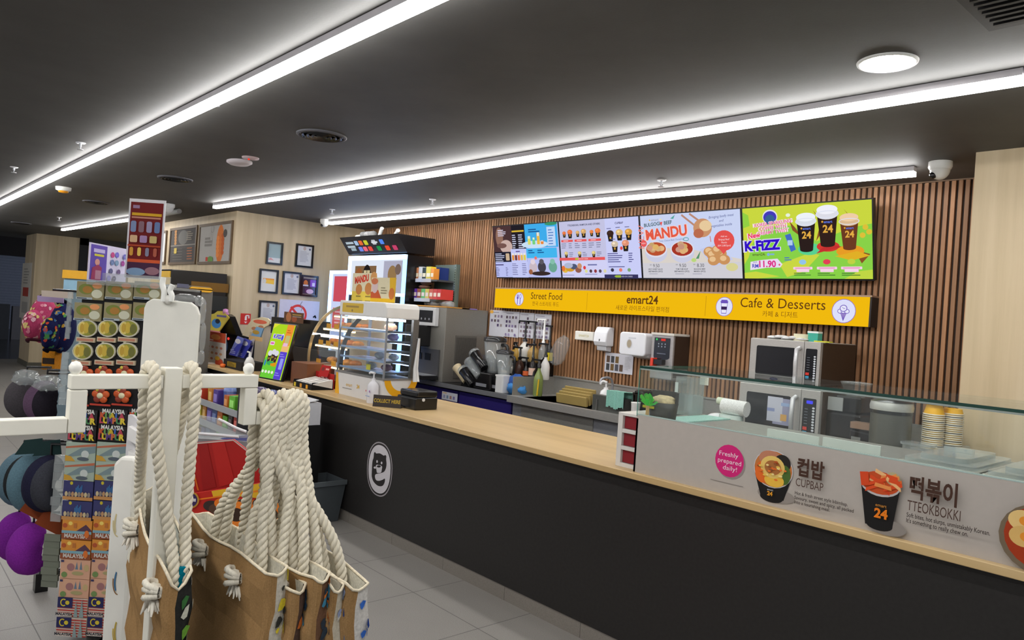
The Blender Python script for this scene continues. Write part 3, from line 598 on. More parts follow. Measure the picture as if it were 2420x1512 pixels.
# paper towel dispenser
p0, p1 = aty(1467, 783, 5.0), aty(1525, 843, 5.0); x0, x1, z0, z1 = p0.x, p1.x, p1.z, p0.z
t = thing('towel_dispenser', 'large white paper towel dispenser with a round window', 'dispenser', ((x0+x1)/2, 5.17, z0))
MB((228, 229, 234), 'gloss').prism(rrect(x0, z0, x1, z1, .03), 'y', 4.99, 5.178, smooth=False).build('cover', t, bevel=.01, seg=3)
b = MB((206, 206, 210), 'gloss'); b.prism([(5.17, z0-.03), (5.17, z0+.02), (5.03, z0+.02), (5.05, z0-.01)], 'x', x0+.1, x1-.005); b.build('chin', t, bevel=.006)
b = MB((150, 140, 120), 'gloss'); b.T = Matrix.Translation(((x0+x1)/2-.03, 4.989, (z0+z1)/2)); b.ring(0, 0, .03, .04, .006, (200, 200, 204)); b.E(0, 0, .024, .034, (168, 156, 134)); b.build('window', t, label='round window')
b = MB((176, 180, 190), 'paper'); b.T = Matrix.Translation(((x0+x1)/2, 4.989, z1-.055)); b.R(-.04, 0, .04, .012, (200, 203, 210)); b.build('print', t)
# hot water dispenser on the wall
p0, p1 = aty(1541, 790, 4.96), aty(1588, 864, 4.96); x0, x1, z0, z1 = p0.x, p1.x, p1.z-.12, p0.z
t = thing('water_boiler', 'slim steel hot water machine with a black keypad and red tap', 'machine', ((x0+x1)/2, 5.0, z0))
b = MB((176, 172, 172), 'steel'); b.box(x0, x1, 4.96, 5.175, z0, z1); b.build('body', t, bevel=.008)
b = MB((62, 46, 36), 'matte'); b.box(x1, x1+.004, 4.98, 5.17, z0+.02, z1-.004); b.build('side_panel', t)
b = MB((212, 208, 200), 'matte'); b.box(x0-.004, x1+.004, 4.956, 5.17, z1, z1+.018); b.build('lid', t)
b = MB((28, 30, 36), 'gloss'); b.T = Matrix.Translation((x0, 4.958, z0)); H_ = z1-z0; W_ = x1-x0
pts = [(W_*.14, H_*.94), (W_*.86, H_*.94), (W_*.86, H_*.55)]+[(W_*.5+W_*.36*math.cos(q*PI/8), H_*.5-H_*.06*math.sin(q*PI/8)) for q in range(9)]+[(W_*.14, H_*.55)]
b.P(pts, (28, 30, 36)); b.E(W_*.25, H_*.9, .008, .008, (60, 230, 100), 'screen'); b.R(W_*.45, H_*.87, W_*.65, H_*.92, (220, 60, 50), 'screen')
for i in range(3):
    for j in range(2): b.E(W_*(.35+.15*i), H_*(.8-.06*j), .006, .006, (150, 156, 170))
b.R(W_*.3, H_*.57, W_*.7, H_*.59, (110, 116, 130)); b.build('keypad', t)
b = MB((226, 66, 44), 'gloss'); b.box(x0+W_*.2, x0+W_*.32, 4.9, 4.96, z0+.1, z0+.17); b.build('tap', t, label='red tap', bevel=.004)
MB((30, 30, 30), 'gloss').box(x0+W_*.32, x0+W_*.7, 4.91, 4.96, z0+.12, z0+.16).build('spout', t)
# ================================================================ back counter along the slat wall
t = thing('back_counter', 'low back counter with black worktop and purple doors left of the sink', 'counter', (-6.0, 4.6, 0))
xs = aty(1206, 931, 4.6).x
b = MB((34, 35, 38), 'gloss'); b.box(-6.8, xs, 4.6, YW-.003, .895, ZT); b.build('worktop', t, bevel=.004)
b = MB((146, 146, 150), 'steel'); b.box(-6.8, xs, 4.59, 4.6, .885, ZT-.001); b.build('front_edge', t)
b = MB((44, 36, 96), 'gloss'); b.box(-6.8, xs, 4.66, YW-.003, .08, .894, (22, 20, 34)); b.build('carcass', t)
for x0, x1 in ((-6.78, aty(1085, 900, 4.64).x), (aty(1089, 900, 4.64).x, xs-.012)):
    b = MB((46, 38, 104), 'gloss'); b.box(x0, x1, 4.63, 4.658, .1, .87); b.build('door', t, bevel=.004)
b = MB((20, 20, 24), 'matte'); b.box(-6.8, xs, 4.7, YW-.05, 0, .079); b.build('plinth', t)
b, W_, H_ = sheet('door_notice', '', 1045, 924, 1080, 950, 4.626); b.R(.05*W_, .8*H_, .3*W_, .9*H_, (226, 180, 110))
for i, c_ in enumerate(((150, 150, 190), (120, 140, 170), (170, 120, 110), (130, 120, 170))): b.RR((.1+.21*i)*W_, .2*H_, (.22+.21*i)*W_, .6*H_, .003, c_)
b.build('door_notice', label='small white notice on the purple cupboard door', cat='notice')
# sink bench
xe = aty(1640, 1000, 4.6).x
t = thing('sink_bench', 'stainless steel sink bench with two basins and back splash', 'sink', (-4.4, 4.6, 0))
ST = (178, 176, 170)
b = MB(ST, 'steel'); b.box(xs, xe, 4.56, 4.62, .87, ZT); b.box(xs, xe, 5.05, YW-.004, .87, ZT); b.box(xs, xs+.14, 4.62, 5.05, .87, ZT)
bx = [xs+.14, -4.1, -3.62, -3.34]
b.box(bx[1], bx[2], 4.62, 5.05, .87, ZT); b.box(bx[3], xe, 4.62, 5.05, .87, ZT); b.build('top', t)
for q, (x0, x1) in enumerate(((bx[0], bx[1]), (bx[2], bx[3]))):
    b = MB((150, 148, 142), 'steel'); b.poly([(x0, 4.62, .65), (x1, 4.62, .65), (x1, 5.05, .65), (x0, 5.05, .65)])
    for p in (((x0, 4.62), (x1, 4.62)), ((x1, 4.62), (x1, 5.05)), ((x1, 5.05), (x0, 5.05)), ((x0, 5.05), (x0, 4.62))): b.poly([(p[0][0], p[0][1], .65), (p[1][0], p[1][1], .65), (p[1][0], p[1][1], ZT), (p[0][0], p[0][1], ZT)])
    b.build('basin', t)
b = MB(ST, 'steel'); b.box(xs, xe, 5.155, 5.175, ZT, 1.108); b.box(xs, xe, 5.14, 5.175, 1.1, 1.112); b.build('splashback', t)
b = MB((168, 166, 160), 'steel'); b.prism([(4.62, ZT), (4.62, 1.1), (5.155, 1.1), (5.155, ZT)], 'x', xs, xs+.012); b.build('side_screen', t)
b = MB((120, 120, 116), 'steel'); b.box(-4.08, -4.07, 4.62, 4.9, ZT, 1.02); b.build('divider', t)
for x0, x1 in ((xs+.01, -4.76), (-4.74, -4.29), (-4.27, -3.7), (-3.68, xe)):
    b = MB((160, 162, 168), 'steel'); b.box(x0, x1, 4.63, 4.65, .1, .86); b.build('door', t, bevel=.004)
b = MB((60, 62, 66), 'matte'); b.box(xs, xe, 4.655, 4.7, .05, .868); b.build('carcass', t)
# yellow cutting boards and trays standing in the sink
p = aty(1325, 945, 4.9)
for k in range(4):
    b = MB((176, 152, 92), 'gloss'); b.at((-4.8+.012*k, 5.02-.05*k, .9-.008*k), rx=.15); b.box(0, .37, -.012, .012, .03, .15-.012*k)
    o = b.build('cutting_board', label='yellow plastic board leaning at the back of the sink, %s from the splash back' % ORD[k], cat='board', group='yellow boards in the sink', bevel=.004)
# tap and soap pump
t = thing('sink_tap', 'thin curved grey tap behind the white soap pump', 'tap', (aty(1447, 912, 5.08).x, 5.08, ZT))
x = aty(1447, 912, 5.08).x; MB((170, 172, 178), 'steel').tube(spline([(x, 5.08, ZT), (x, 5.08, 1.12), (x-.01, 5.04, 1.17), (x-.03, 4.97, 1.16), (x-.03, 4.95, 1.12)], 6), .011, 8).build('spout', t)
MB((160, 162, 168), 'steel').cyl(x, 5.08, ZT, ZT+.04, .024).build('base', t)
p = aty(1432, 920, 4.85); x = p.x; z = 1.0
t = thing('soap_pump', 'white pump bottle beside the hanging mint cloth', 'bottle', (x, 4.85, ZT))
MB((230, 230, 230), 'gloss').lathe([(.05, ZT), (.052, ZT+.1), (.045, ZT+.14), (.02, ZT+.16), (.02, ZT+.175)], x, 4.85).build('body', t)
b = MB((226, 226, 226), 'gloss'); b.cyl(x, 4.85, ZT+.175, ZT+.215, .008, n=8); b.tube(spline([(x+.01, 4.85, ZT+.215), (x-.03, 4.84, ZT+.222), (x-.05, 4.83, ZT+.195)], 5), .011, 8); b.build('pump', t)
# mint cloth on a steel screen
t = thing('mint_cloth', 'mint green cloth hanging at the right end of the sink', 'cloth', (aty(1453, 945, 4.62).x, 4.6, ZT))
p0, p1 = aty(1434, 921, 4.6), aty(1474, 968, 4.6); b = MB((150, 206, 190), 'fabric'); n = 10
for i in range(n):
    xa = p0.x+(p1.x-p0.x)*i/n; xb = p0.x+(p1.x-p0.x)*(i+1)/n; ya = 4.6+.01*math.sin(i*1.7); yb2 = 4.6+.01*math.sin((i+1)*1.7)
    zz = p1.z+.012*math.sin(i)
    b.add([(xa, ya, zz), (xb, yb2, zz), (xb, yb2, p0.z), (xa, ya, p0.z), (xb, yb2+.12, p0.z-.006), (xa, ya+.12, p0.z-.006), (xb, yb2+.125, p1.z+.02), (xa, ya+.125, p1.z+.02)], [(0, 1, 2, 3), (3, 2, 4, 5), (5, 4, 6, 7)])
b.build('drape', t)
p0, p1 = aty(1407, 930, 4.66), aty(1433, 966, 4.66)
b = MB((96, 98, 94), 'steel'); b.box(p0.x, aty(1474, 968, 4.62).x, 4.63, 4.71, ZT, p0.z-.004); b.build('steel_upstand', label='grey steel upstand under the mint cloth', cat='panel')
# black caddy with a white cup
p0, p1 = aty(1469, 925, 4.45), aty(1527, 982, 4.45); t = thing('black_caddy', 'black caddy behind the red drawers', 'caddy', ((p0.x+p1.x)/2, 4.5, ZT))
b = MB((18, 18, 19), 'gloss'); x0, x1 = p0.x, p1.x+.06; b.box(x0, x1, 4.6, 4.84, ZT, p0.z-.02); b.box(x0+.0, x0+.09, 4.6, 4.84, p0.z-.02, p0.z+.01); b.box(x1-.1, x1, 4.6, 4.84, p0.z-.02, p0.z+.01); b.build('body', t, bevel=.012)
p = aty(1499, 965, 4.52); b = MB((232, 230, 226), 'matte'); b.lathe([(.026, ZT+.001), (.036, ZT+.12), (.038, ZT+.125), (.03, ZT+.12)], p.x-.02, 4.56); b.build('paper_cup', label='white paper cup standing before the black caddy', cat='cup')

# ---------------------------------------------------------------- machines on the back counter
X1 = -6.178; x0 = -6.74
t = thing('ice_machine', 'tall stainless drinks machine with a grey side panel beside the recipe sheets', 'machine', (-6.45, 4.8, ZT))
b = MB((150, 147, 140), 'steel'); b.box(x0, X1, 4.6, 5.16, ZT, 1.70); b.build('body', t, bevel=.006)
b = MB((128, 126, 120), 'steel'); b.box(X1, X1+.006, 4.74, 5.02, ZT+.04, 1.42)
for k in range(26): b.box(X1+.006, X1+.009, 4.75+.0105*k, 4.754+.0105*k, 1.1, 1.4, (104, 102, 98))
b.build('side_grille', t)
b = MB((206, 150, 70), 'matte'); b.box(x0, X1+.004, 4.595, 4.9, 1.70, 1.712); b.box(x0+.3, X1+.004, 4.8, 5.0, 1.70, 1.71, (150, 130, 210)); b.build('top_sticker', t)
b = MB((206, 206, 206), 'gloss'); b.box(x0+.02, x0+.44, 4.55, 4.6, 1.5, 1.69); b.build('control_panel', t, bevel=.006)
b = MB((22, 22, 26), 'gloss'); b.T = Matrix.Translation((x0+.07, 4.549, 1.535)); b.R(0, 0, .33, .125, (20, 20, 24)); b.E(.06, .095, .012, .012, (255, 60, 80), 'screen')
for i in range(4): b.E(.06+.07*i, .035, .012, .012, (150, 150, 156))
b.build('keypad', t)
b = MB((24, 24, 26), 'gloss'); b.box(x0+.1, x0+.32, 4.42, 4.6, 1.28, 1.5); b.cyl(x0+.21, 4.5, 1.2, 1.28, .05); b.build('dispense_head', t, bevel=.01)
b = MB((96, 96, 98), 'steel'); b.box(x0+.02, x0+.5, 4.585, 4.6, .98, 1.26); b.box(x0+.1, x0+.2, 4.58, 4.586, 1.14, 1.21, (24, 24, 24)); b.box(x0+.26, x0+.36, 4.58, 4.586, 1.14, 1.21, (24, 24, 24)); b.build('front_panel', t)
b = MB((34, 34, 36), 'gloss'); b.box(x0+.02, x0+.5, 4.4, 4.6, .95, .99); b.box(x0+.04, x0+.48, 4.42, 4.59, .99, .996, (170, 172, 176), 'steel'); b.build('drip_tray', t, bevel=.004)
b = MB((216, 216, 218), 'wrap')
rd = random.Random(5)
for k in range(9): b.ball(x0+.1+.055*k, 4.66+.06*rd.random(), 1.735, .06, .05, .03+.012*rd.random(), 9, 6, wob=.2)
o = b.build('plastic_bag', label='crumpled clear plastic bag lying on top of the stainless drinks machine', cat='bag')
# blenders
def blender(label, px, pz, s, tilt=0.):
    x = aty(px, 890, 4.75).x; t = thing('drinks_blender', label, 'blender', (x, 4.75, ZT), group='blenders')
    b = MB((20, 20, 22), 'gloss'); b.cbox(x, 4.75, ZT, .2*s, .22*s, .13*s); b.prism([(-.09*s, 0), (.09*s, 0), (.07*s, .07*s), (-.07*s, .07*s)], 'y', 4.67, 4.83) if 0 else None; b.build('motor_base', t, bevel=.015)
    b = MB((170, 172, 178), 'steel'); b.cbox(x, 4.75-.112*s, ZT+.03, .12*s, .004, .03); b.build('control_strip', t)
    b = MB((150, 154, 160), 'clear'); b.lathe([(.055*s, ZT+.13*s), (.085*s, ZT+.36*s), (.082*s, ZT+.36*s), (.05*s, ZT+.14*s)], x, 4.75, 16); b.build('jug', t)
    b = MB((40, 40, 42), 'gloss'); b.lathe([(.088*s, ZT+.36*s), (.088*s, ZT+.385*s), (.05*s, ZT+.4*s)], x, 4.75, 16); b.build('lid', t)
    b = MB((22, 22, 24), 'gloss'); b.tube(spline([(x+.08*s, 4.75, ZT+.34*s), (x+.14*s, 4.75, ZT+.33*s), (x+.145*s, 4.75, ZT+.24*s), (x+.13*s, 4.75, ZT+.16*s)], 5), .013*s, 8); b.build('handle', t)
blender('black blender with a clear jug, larger one near the syrup bottles', 1165, 0, 1.3)
blender('black blender half hidden behind the orange syrup bottles', 1190, 0, 1.0)
for k, (px, col, lb) in enumerate(((1110, (24, 24, 26), 'black blender jug lying slanted on the cup rack, nearest the stainless machine'), (1124, (200, 200, 206), 'clear jug lying slanted on the cup rack, second from the machine'), (1134, (20, 20, 22), 'black jug lying slanted on the cup rack, third from the machine'))):
    x = aty(px, 850, 4.62).x; z0 = 1.02+.09*k
    t = thing('mixing_jug', lb, 'jug', (x, 4.62, z0), group='slanted jugs')
    m_ = MB(col, 'clear' if k == 1 else 'gloss'); m_.at((x, 4.62, z0), ry=-.9); m_.lathe([(.04, -.1), (.055, .1), (.05, .1), (.036, -.09)]); m_.build('body', t)
    m_ = MB((190, 192, 198), 'clear'); m_.at((x, 4.62, z0), ry=-.9); m_.lathe([(.057, .1), (.057, .13), (.02, .14)]); m_.build('lid', t)
x = aty(1085, 880, 4.6).x
t = thing('cup_dispenser', 'slanted black tube dispenser with white and tan cups sticking out', 'dispenser', (x, 4.66, ZT))
b = MB((20, 20, 21), 'gloss'); b.at((x+.06, 4.7, 1.0), ry=-.95); b.lathe([(.058, -.16), (.058, .1), (.05, .1)]); b.build('tube', t)
b = MB((18, 18, 19), 'gloss'); b.prism([(x-.02, ZT), (x+.34, ZT), (x+.34, 1.2), (x+.2, 1.26)], 'y', 4.64, 4.84); b.build('rack', t, bevel=.006)
b = MB((206, 190, 160), 'matte'); b.at((x-.06, 4.66, 1.06), ry=-.95); b.lathe([(.04, -.14), (.046, .06), (.05, .068), (.05, .075), (.0, .07)], c=(214, 196, 160)); b.lathe([(.048, .076), (.04, .077)], c=(240, 238, 234)); b.build('cup_stack', t)
# tubs and blue cloth
for k, (px, Yq, hh, lb) in enumerate(((1188, 4.68, .15, 'white plastic tub at the edge of the black worktop'), (1199, 4.78, .14, 'clear grey plastic tub against the sink screen'))):
    x = aty(px, 905, Yq).x; t = thing('plastic_tub', lb, 'tub', (x, Yq, ZT), group='tubs by the sink')
    MB((226, 226, 224) if k == 0 else (190, 196, 204), 'gloss' if k == 0 else 'clear').prism(rrect(x-.055, Yq-.05, x+.055, Yq+.05, .015), 'z', ZT, ZT+hh).build('body', t)
    MB((236, 236, 234), 'gloss').prism(rrect(x-.06, Yq-.055, x+.06, Yq+.055, .016), 'z', ZT+hh, ZT+hh+.014).build('lid', t)
x = aty(1222, 880, 4.76).x; b = MB((60, 96, 170), 'fabric'); b.ball(x, 4.77, ZT+.085, .11, .08, .09, 18, 12, wob=.16); b.ball(x+.03, 4.74, ZT+.05, .12, .08, .055, 18, 10, wob=.2, c=(80, 150, 220)); b.build('blue_cloth', label='crumpled blue cloth behind the white tub', cat='cloth')
# syrup bottles
def bottle(label, px, Yq, z0, h, r, col, pump, m='gloss', labelc=None, ph=.12, arm=-1, group='syrup bottles'):
    x = aty(px, 860, Yq).x; t = thing('syrup_bottle', label, 'bottle', (x, Yq, z0), group=group)
    b = MB(col, m); b.lathe([(r*.9, z0), (r, z0+.01), (r, z0+h*.55), (r*.85, z0+h*.68), (r*.32, z0+h*.9), (r*.32, z0+h)], x, Yq, 16); b.build('body', t)
    if labelc:
        b = MB(labelc, 'paper'); b.lathe([(r*1.01, z0+h*.14), (r*1.01, z0+h*.5)], x, Yq, 16); b.build('label', t)
    b = MB(pump, 'gloss'); b.lathe([(r*.42, z0+h*.97), (r*.42, z0+h*1.06), (.012, z0+h*1.08), (.009, z0+h+ph)], x, Yq, 10)
    b.box(x+arm*.1, x+.02, Yq-.009, Yq+.009, z0+h+ph-.004, z0+h+ph+.012); b.box(x+arm*.1-.006, x+arm*.1+.006, Yq-.007, Yq+.007, z0+h+ph-.02, z0+h+ph); b.build('pump', t)
BK, WH = (18, 18, 20), (230, 230, 228)
t = thing('bottle_rack', 'stepped black rack carrying the syrup bottles', 'rack', (aty(1270, 880, 5.0).x, 5.0, ZT))
xa, xb2 = aty(1205, 880, 5.0).x, xs-.012
b = MB((14, 14, 15), 'gloss'); b.box(xa, xb2-.022, 5.0, 5.15, ZT, 1.22); b.box(xa, xb2-.022, 4.86, 5.0, ZT, 1.08); b.build('step', t, bevel=.004)
b = MB((14, 14, 15), 'gloss'); b.prism([(4.86, ZT), (4.9, 1.14), (5.0, 1.28), (5.15, 1.29), (5.15, ZT)], 'x', xb2-.02, xb2); b.build('end_panel', t)
bottle('white round syrup bottle with a long black pump, leftmost on the top step', 1237, 5.06, 1.221, .2, .065, (220, 218, 210), BK, ph=.19, arm=-1)
bottle('tan round syrup bottle on the top step, second from the left', 1259, 5.08, 1.221, .17, .06, (180, 146, 84), BK, ph=.22, arm=-1)
bottle('clear bottle with a tall white pump on the top step', 1281, 5.06, 1.221, .2, .042, (190, 186, 180), WH, 'clear', ph=.22, arm=-1)
bottle('black bottle with a yellow label at the right of the top step', 1296, 5.09, 1.221, .22, .036, (24, 22, 22), BK, labelc=(226, 206, 40), ph=.14, arm=-1)
bottle('brown glass syrup bottle on the middle step', 1228, 4.93, 1.081, .17, .05, (70, 44, 34), BK, ph=.1)
bottle('dark bottle with a white and orange label on the middle step', 1259, 4.92, 1.081, .19, .036, (34, 28, 26), BK, labelc=(226, 190, 170), ph=.12)
bottle('orange labelled slim bottle on the middle step', 1244, 4.9, 1.081, .12, .03, (30, 26, 24), BK, labelc=(226, 110, 60), ph=.06)
bottle('white bottle with black pump on the middle step, rightmost', 1289, 4.93, 1.081, .22, .045, (228, 226, 222), BK, ph=.11, arm=-1)
bottle('green syrup bottle with a yellow stirrer hanging beside it', 1275, 4.84, ZT, .27, .045, (130, 146, 80), BK, ph=.06)
bottle('large orange syrup bottle with black pump standing left of the blue cloth', 1192, 4.92, ZT, .2, .075, (206, 140, 40), BK, ph=.12, arm=-1)
bottle('yellow syrup bottle with black cap behind the orange one', 1217, 5.0, 1.221, .14, .05, (190, 150, 60), BK, ph=.03, arm=-.3)
bottle('small bottle with a white pump behind the blue cloth', 1209, 4.98, 1.081, .1, .04, (206, 200, 190), WH, ph=.07)
x = aty(1306, 860, 4.98).x; b = MB((214, 214, 214), 'wrap'); b.at((x, 5.06, 1.36), ry=.5); b.ball(0, 0, 0, .09, .07, .15, 14, 10, wob=.15); b.build('plastic_bag', label='clear plastic bag hanging over the right end of the bottle rack', cat='bag')
x = aty(1270, 890, 4.78).x; b = MB((230, 190, 40), 'gloss'); b.tube([(x, 4.79, ZT+.01), (x, 4.8, ZT+.16)], .007, 6); b.build('yellow_stirrer', label='yellow stirrer standing in front of the green bottle', cat='stirrer')

# ---------------------------------------------------------------- fridges by the certificate wall
FX0, FX1, FY = -8.06, -6.84, 4.5
t = thing('display_fridge', 'tall open display fridge with a slanted black header of logos', 'fridge', ((FX0+FX1)/2, FY, 0))
b = MB((20, 20, 22), 'gloss'); b.box(FX0, FX1, FY+.02, 4.86, 0, 2.25); b.build('cabinet', t)
b = MB((22, 22, 24), 'gloss'); b.prism([(FY-.0, 2.27), (FY-.14, 2.46), (FY+.36, 2.46), (FY+.36, 2.27)], 'x', FX0-.02, FX1+.02); b.build('header', t)
a = MB(m='screen'); a.T = Matrix.Translation((FX0-.02, FY-.0005, 2.27)) @ Matrix.Rotation(math.atan2(.14, .19), 4, 'X')
HW = FX1-FX0+.04
a.lines(.06*HW, .2*HW, .17, 2, .05, .03, (180, 196, 206), seed=2); a.R(.1*HW, .05, .19*HW, .085, (160, 180, 190))
for x, c_ in ((.25, (170, 196, 226)), (.33, (230, 110, 60)), (.42, (206, 206, 60)), (.56, (196, 200, 206)), (.69, (90, 140, 240))): a.RR((x-.032)*HW, .12, (x+.032)*HW, .18, .012, c_)
for x, c_ in ((.28, (120, 140, 230)), (.36, (240, 110, 130)), (.45, (230, 80, 70)), (.6, (40, 150, 80)), (.74, (236, 80, 50)), (.86, (200, 70, 110))): a.RR((x-.034)*HW, .04, (x+.034)*HW, .1, .014, c_)
a.R(.52*HW, .14, .62*HW, .16, (220, 224, 230)); a.build('logo_strip', t, label='row of small lit logos')
b = MB((206, 226, 255), 'lamp'); b.box(FX0, FX1, FY-.012, FY+.02, 2.2, 2.25, (150, 190, 240)); b.box(FX0, FX0+.035, FY-.012, FY+.02, .9, 2.2, (130, 175, 235)); b.box(FX1-.035, FX1, FY-.012, FY+.02, .9, 2.2, (90, 135, 200)); b.box(FX0, FX1, FY-.012, FY+.015, 1.79, 1.825, (150, 185, 235)); b.build('light_frame', t, label='glowing pale blue frame')
a = MB(m='screen'); a.T = Matrix.Translation((FX0+.04, FY+.012, 1.83)); W_ = FX1-FX0-.08; H_ = .37
a.R(0, 0, W_, H_, (228, 236, 250)); a.R(.08*W_, 0, .5*W_, .82*H_, (130, 100, 70)); a.E(.16*W_, .4*H_, .09, .13, (150, 90, 50)); a.E(.32*W_, .4*H_, .1, .17, (34, 30, 30)); a.R(.26*W_, .16*H_, .315*W_, .68*H_, (206, 190, 150)); a.R(.325*W_, .16*H_, .38*W_, .68*H_, (206, 190, 150))
a.R(.64*W_, 0, W_, .96*H_, (176, 176, 196)); a.E(.8*W_, .55*H_, .09, .1, (150, 120, 80)); a.R(.66*W_, .1*H_, .74*W_, .45*H_, (190, 100, 110)); a.E(.9*W_, .7*H_, .06, .06, (120, 100, 90)); a.build('picture_panel', t, label='lit food pictures')
b = MB((30, 32, 36), 'gloss'); b.box(FX0+.04, FX1-.04, FY-.002, FY+.02, 1.0, 1.79); b.box(FX0+.04, FX1-.04, FY-.03, FY, 1.54, 1.56, (180, 200, 226), 'lamp'); b.box(FX0+.04, FX1-.04, FY-.03, FY, 1.33, 1.35, (60, 66, 74)); b.build('shelf', t)
rd = random.Random(11)
for j, z in enumerate((1.56, 1.35)):
    for k in range(5):
        x = FX1-.42+.08*k; c_ = rd.choice(((206, 226, 246), (120, 70, 60), (200, 206, 220), (160, 90, 90)))
        t2 = thing('drink_bottle', 'small %s bottle in the display fridge, %s from the right on the %s shelf' % ('pale' if c_[2] > 200 else 'dark red', ORD[4-k], 'upper' if j == 0 else 'lower'), 'bottle', (x, FY-.015, z), group='bottles in the display fridge')
        MB(c_, 'gloss').lathe([(.028, z+.001), (.028, z+.1), (.012, z+.13)], x, FY-.03, 10).build('body', t2); MB((236, 236, 240), 'gloss').cyl(x, FY-.03, z+.13, z+.145, .014, n=10).build('cap', t2)
# things on its roof
for k, (px0, py0, px1, py1) in enumerate(((895, 560, 903, 539), (930, 560, 941, 544))):
    p, q = aty(px0, py0, FY+.15), aty(px1, py1, FY+.1); b = MB((236, 236, 234), 'gloss'); b.tube([(p.x, p.y, 2.462), (q.x, q.y, q.z)], .022, 10)
    b.build('white_tube', label=('upright white tube on top of the display fridge', 'leaning white tube on top of the display fridge')[k], cat='tube')
b = MB((100, 100, 104), 'fabric'); x = aty(875, 552, FY+.15).x
for k in range(5): b.ball(x-.1+.05*k, FY+.13+.02*(k % 2), 2.51, .06, .06, .05, 10, 7, wob=.2, c=(96+12*(k % 3),)*3)
b.build('grey_bundle', label='crumpled grey bundle on top of the display fridge', cat='bundle'); x = aty(858, 558, FY+.15).x
MB((232, 230, 226), 'fabric').ball(x, FY+.1, 2.49, .07, .05, .03, 12, 8, wob=.1).build('white_bundle', label='small white bundle beside the grey one on the fridge', cat='bundle')
# white glowing fridge
t = thing('white_fridge', 'narrow glowing white fridge with red pictures left of the display fridge', 'fridge', (-8.5, 4.6, 0)); x0, x1 = aty(783, 640, 4.62).x, -8.09
b = MB((226, 232, 240), 'gloss'); b.box(x0, x1, 4.63, 5.15, 0, 2.09); b.build('cabinet', t)
b = MB((190, 215, 255), 'lamp'); b.box(x0, x1, 4.6, 4.63, 2.05, 2.09, (120, 160, 220)); b.box(x0, x0+.05, 4.6, 4.63, .9, 2.05, (120, 160, 220)); b.build('light_frame', t)
a = MB(m='screen'); a.T = Matrix.Translation((x0+.05, 4.622, 1.2)); W_ = x1-x0-.05; a.R(0, 0, W_, .85, (206, 216, 250)); a.R(.08*W_, .5, W_, .82, (206, 80, 96)); a.E(.8*W_, .6, .05, .1, (150, 60, 90)); a.R(.1*W_, .16, .7*W_, .42, (222, 90, 96)); a.E(.78*W_, .36, .05, .06, (236, 200, 220)); a.lines(.2*W_, .6*W_, .38, 4, .045, .02, (246, 190, 200)); a.R(.08*W_, 0, W_, .12, (176, 190, 236)); a.build('display', t, label='red and white pictures')
# metal shelf with snack packs
xr = aty(1085, 640, 4.87).x; xl = FX1+.05; zU, zL = aty(1000, 660, 4.62).z, aty(1000, 706, 4.62).z
t = thing('metal_shelf', 'grey metal shelving with a pegged end right of the display fridge', 'shelf', (-6.6, 4.85, 1.715))
b = MB((92, 104, 98), 'gloss'); b.box(xl, xr, 4.865, 4.885, 1.715, 2.17); b.build('back_panel', t)
b = MB((100, 114, 106), 'gloss'); b.box(xr-.03, xr, 4.83, 4.864, 1.715, 2.17)
for k in range(16): b.box(xr-.02, xr-.01, 4.828, 4.83, 1.74+.026*k, 1.754+.026*k, (40, 44, 44))
b.build('end_post', t)
for z, dp in ((zU, .25), (zL, .25)):
    b = MB((70, 74, 76), 'gloss'); b.box(xl, xr-.032, 4.864-dp, 4.864, z-.02, z-.001); b.box(xl, xr-.14, 4.864-dp-.006, 4.864-dp, z-.03, z+.008, (190, 190, 194)); b.build('shelf_board', t)
for k, (px, wp, c_, nm) in enumerate(((982, 12, (214, 140, 90), 'orange'), (992, 9, (226, 226, 226), 'white'), (1001, 9, (60, 70, 66), 'dark green'), (1011, 11, (226, 206, 50), 'yellow'), (1020, 8, (236, 150, 50), 'amber'))):
    xa, xb2 = aty(px-wp/2, 640, 4.64).x, aty(px+wp/2, 640, 4.64).x
    b = MB(c_, 'gloss'); b.box(xa, xb2, 4.65, 4.72, zU, zU+(.13, .14, .13, .14, .12)[k]); b.box(xa+.01, xb2-.01, 4.648, 4.65, zU+.03, zU+.07, (240, 230, 200)); b.build('snack_box', label='small %s snack box on the upper metal shelf' % nm, cat='snack', group='snacks on the metal shelf')
xa = aty(1021, 640, 4.75).x; b = MB((40, 56, 120), 'gloss'); b.box(xa+.03, xa+.16, 4.74, 4.86, zU, zU+.14); b.box(xa+.04, xa+.13, 4.738, 4.74, zU+.04, zU+.1, (226, 216, 60)); b.build('snack_box', label='blue box with yellow print at the right of the upper metal shelf', cat='snack', group='snacks on the metal shelf')
for k, (c_, nm) in enumerate((((110, 60, 170), 'purple'), ((170, 100, 80), 'brown'), ((110, 190, 90), 'green'), ((226, 200, 80), 'yellow'), ((220, 110, 90), 'orange'), ((216, 80, 80), 'coral'), ((206, 60, 66), 'red'))):
    xa = aty(976+9.5*k, 695, 4.64).x; xb2 = aty(985+9.5*k, 695, 4.64).x; b = MB(c_, 'gloss'); b.box(xa, xb2, 4.64, 4.8, zL, zL+.11); b.box(xa+.01, xb2-.01, 4.638, 4.64, zL+.03, zL+.07, (246, 226, 210)); b.build('snack_box', label='%s snack packet in the row on the lower metal shelf' % nm, cat='snack', group='snacks on the metal shelf')
xa = aty(1000, 680, 4.7).x
for k in range(2):
    b = MB((150, 104, 84), 'crumb'); b.ball(xa+.03*k, 4.72, zL+.135+.042*k, .09, .055, .024, 12, 7); b.build('bread_pack', label='brown bread pack lying %s on top of the snack packets' % ('underneath' if k == 0 else 'uppermost'), cat='bread', group='bread packs')
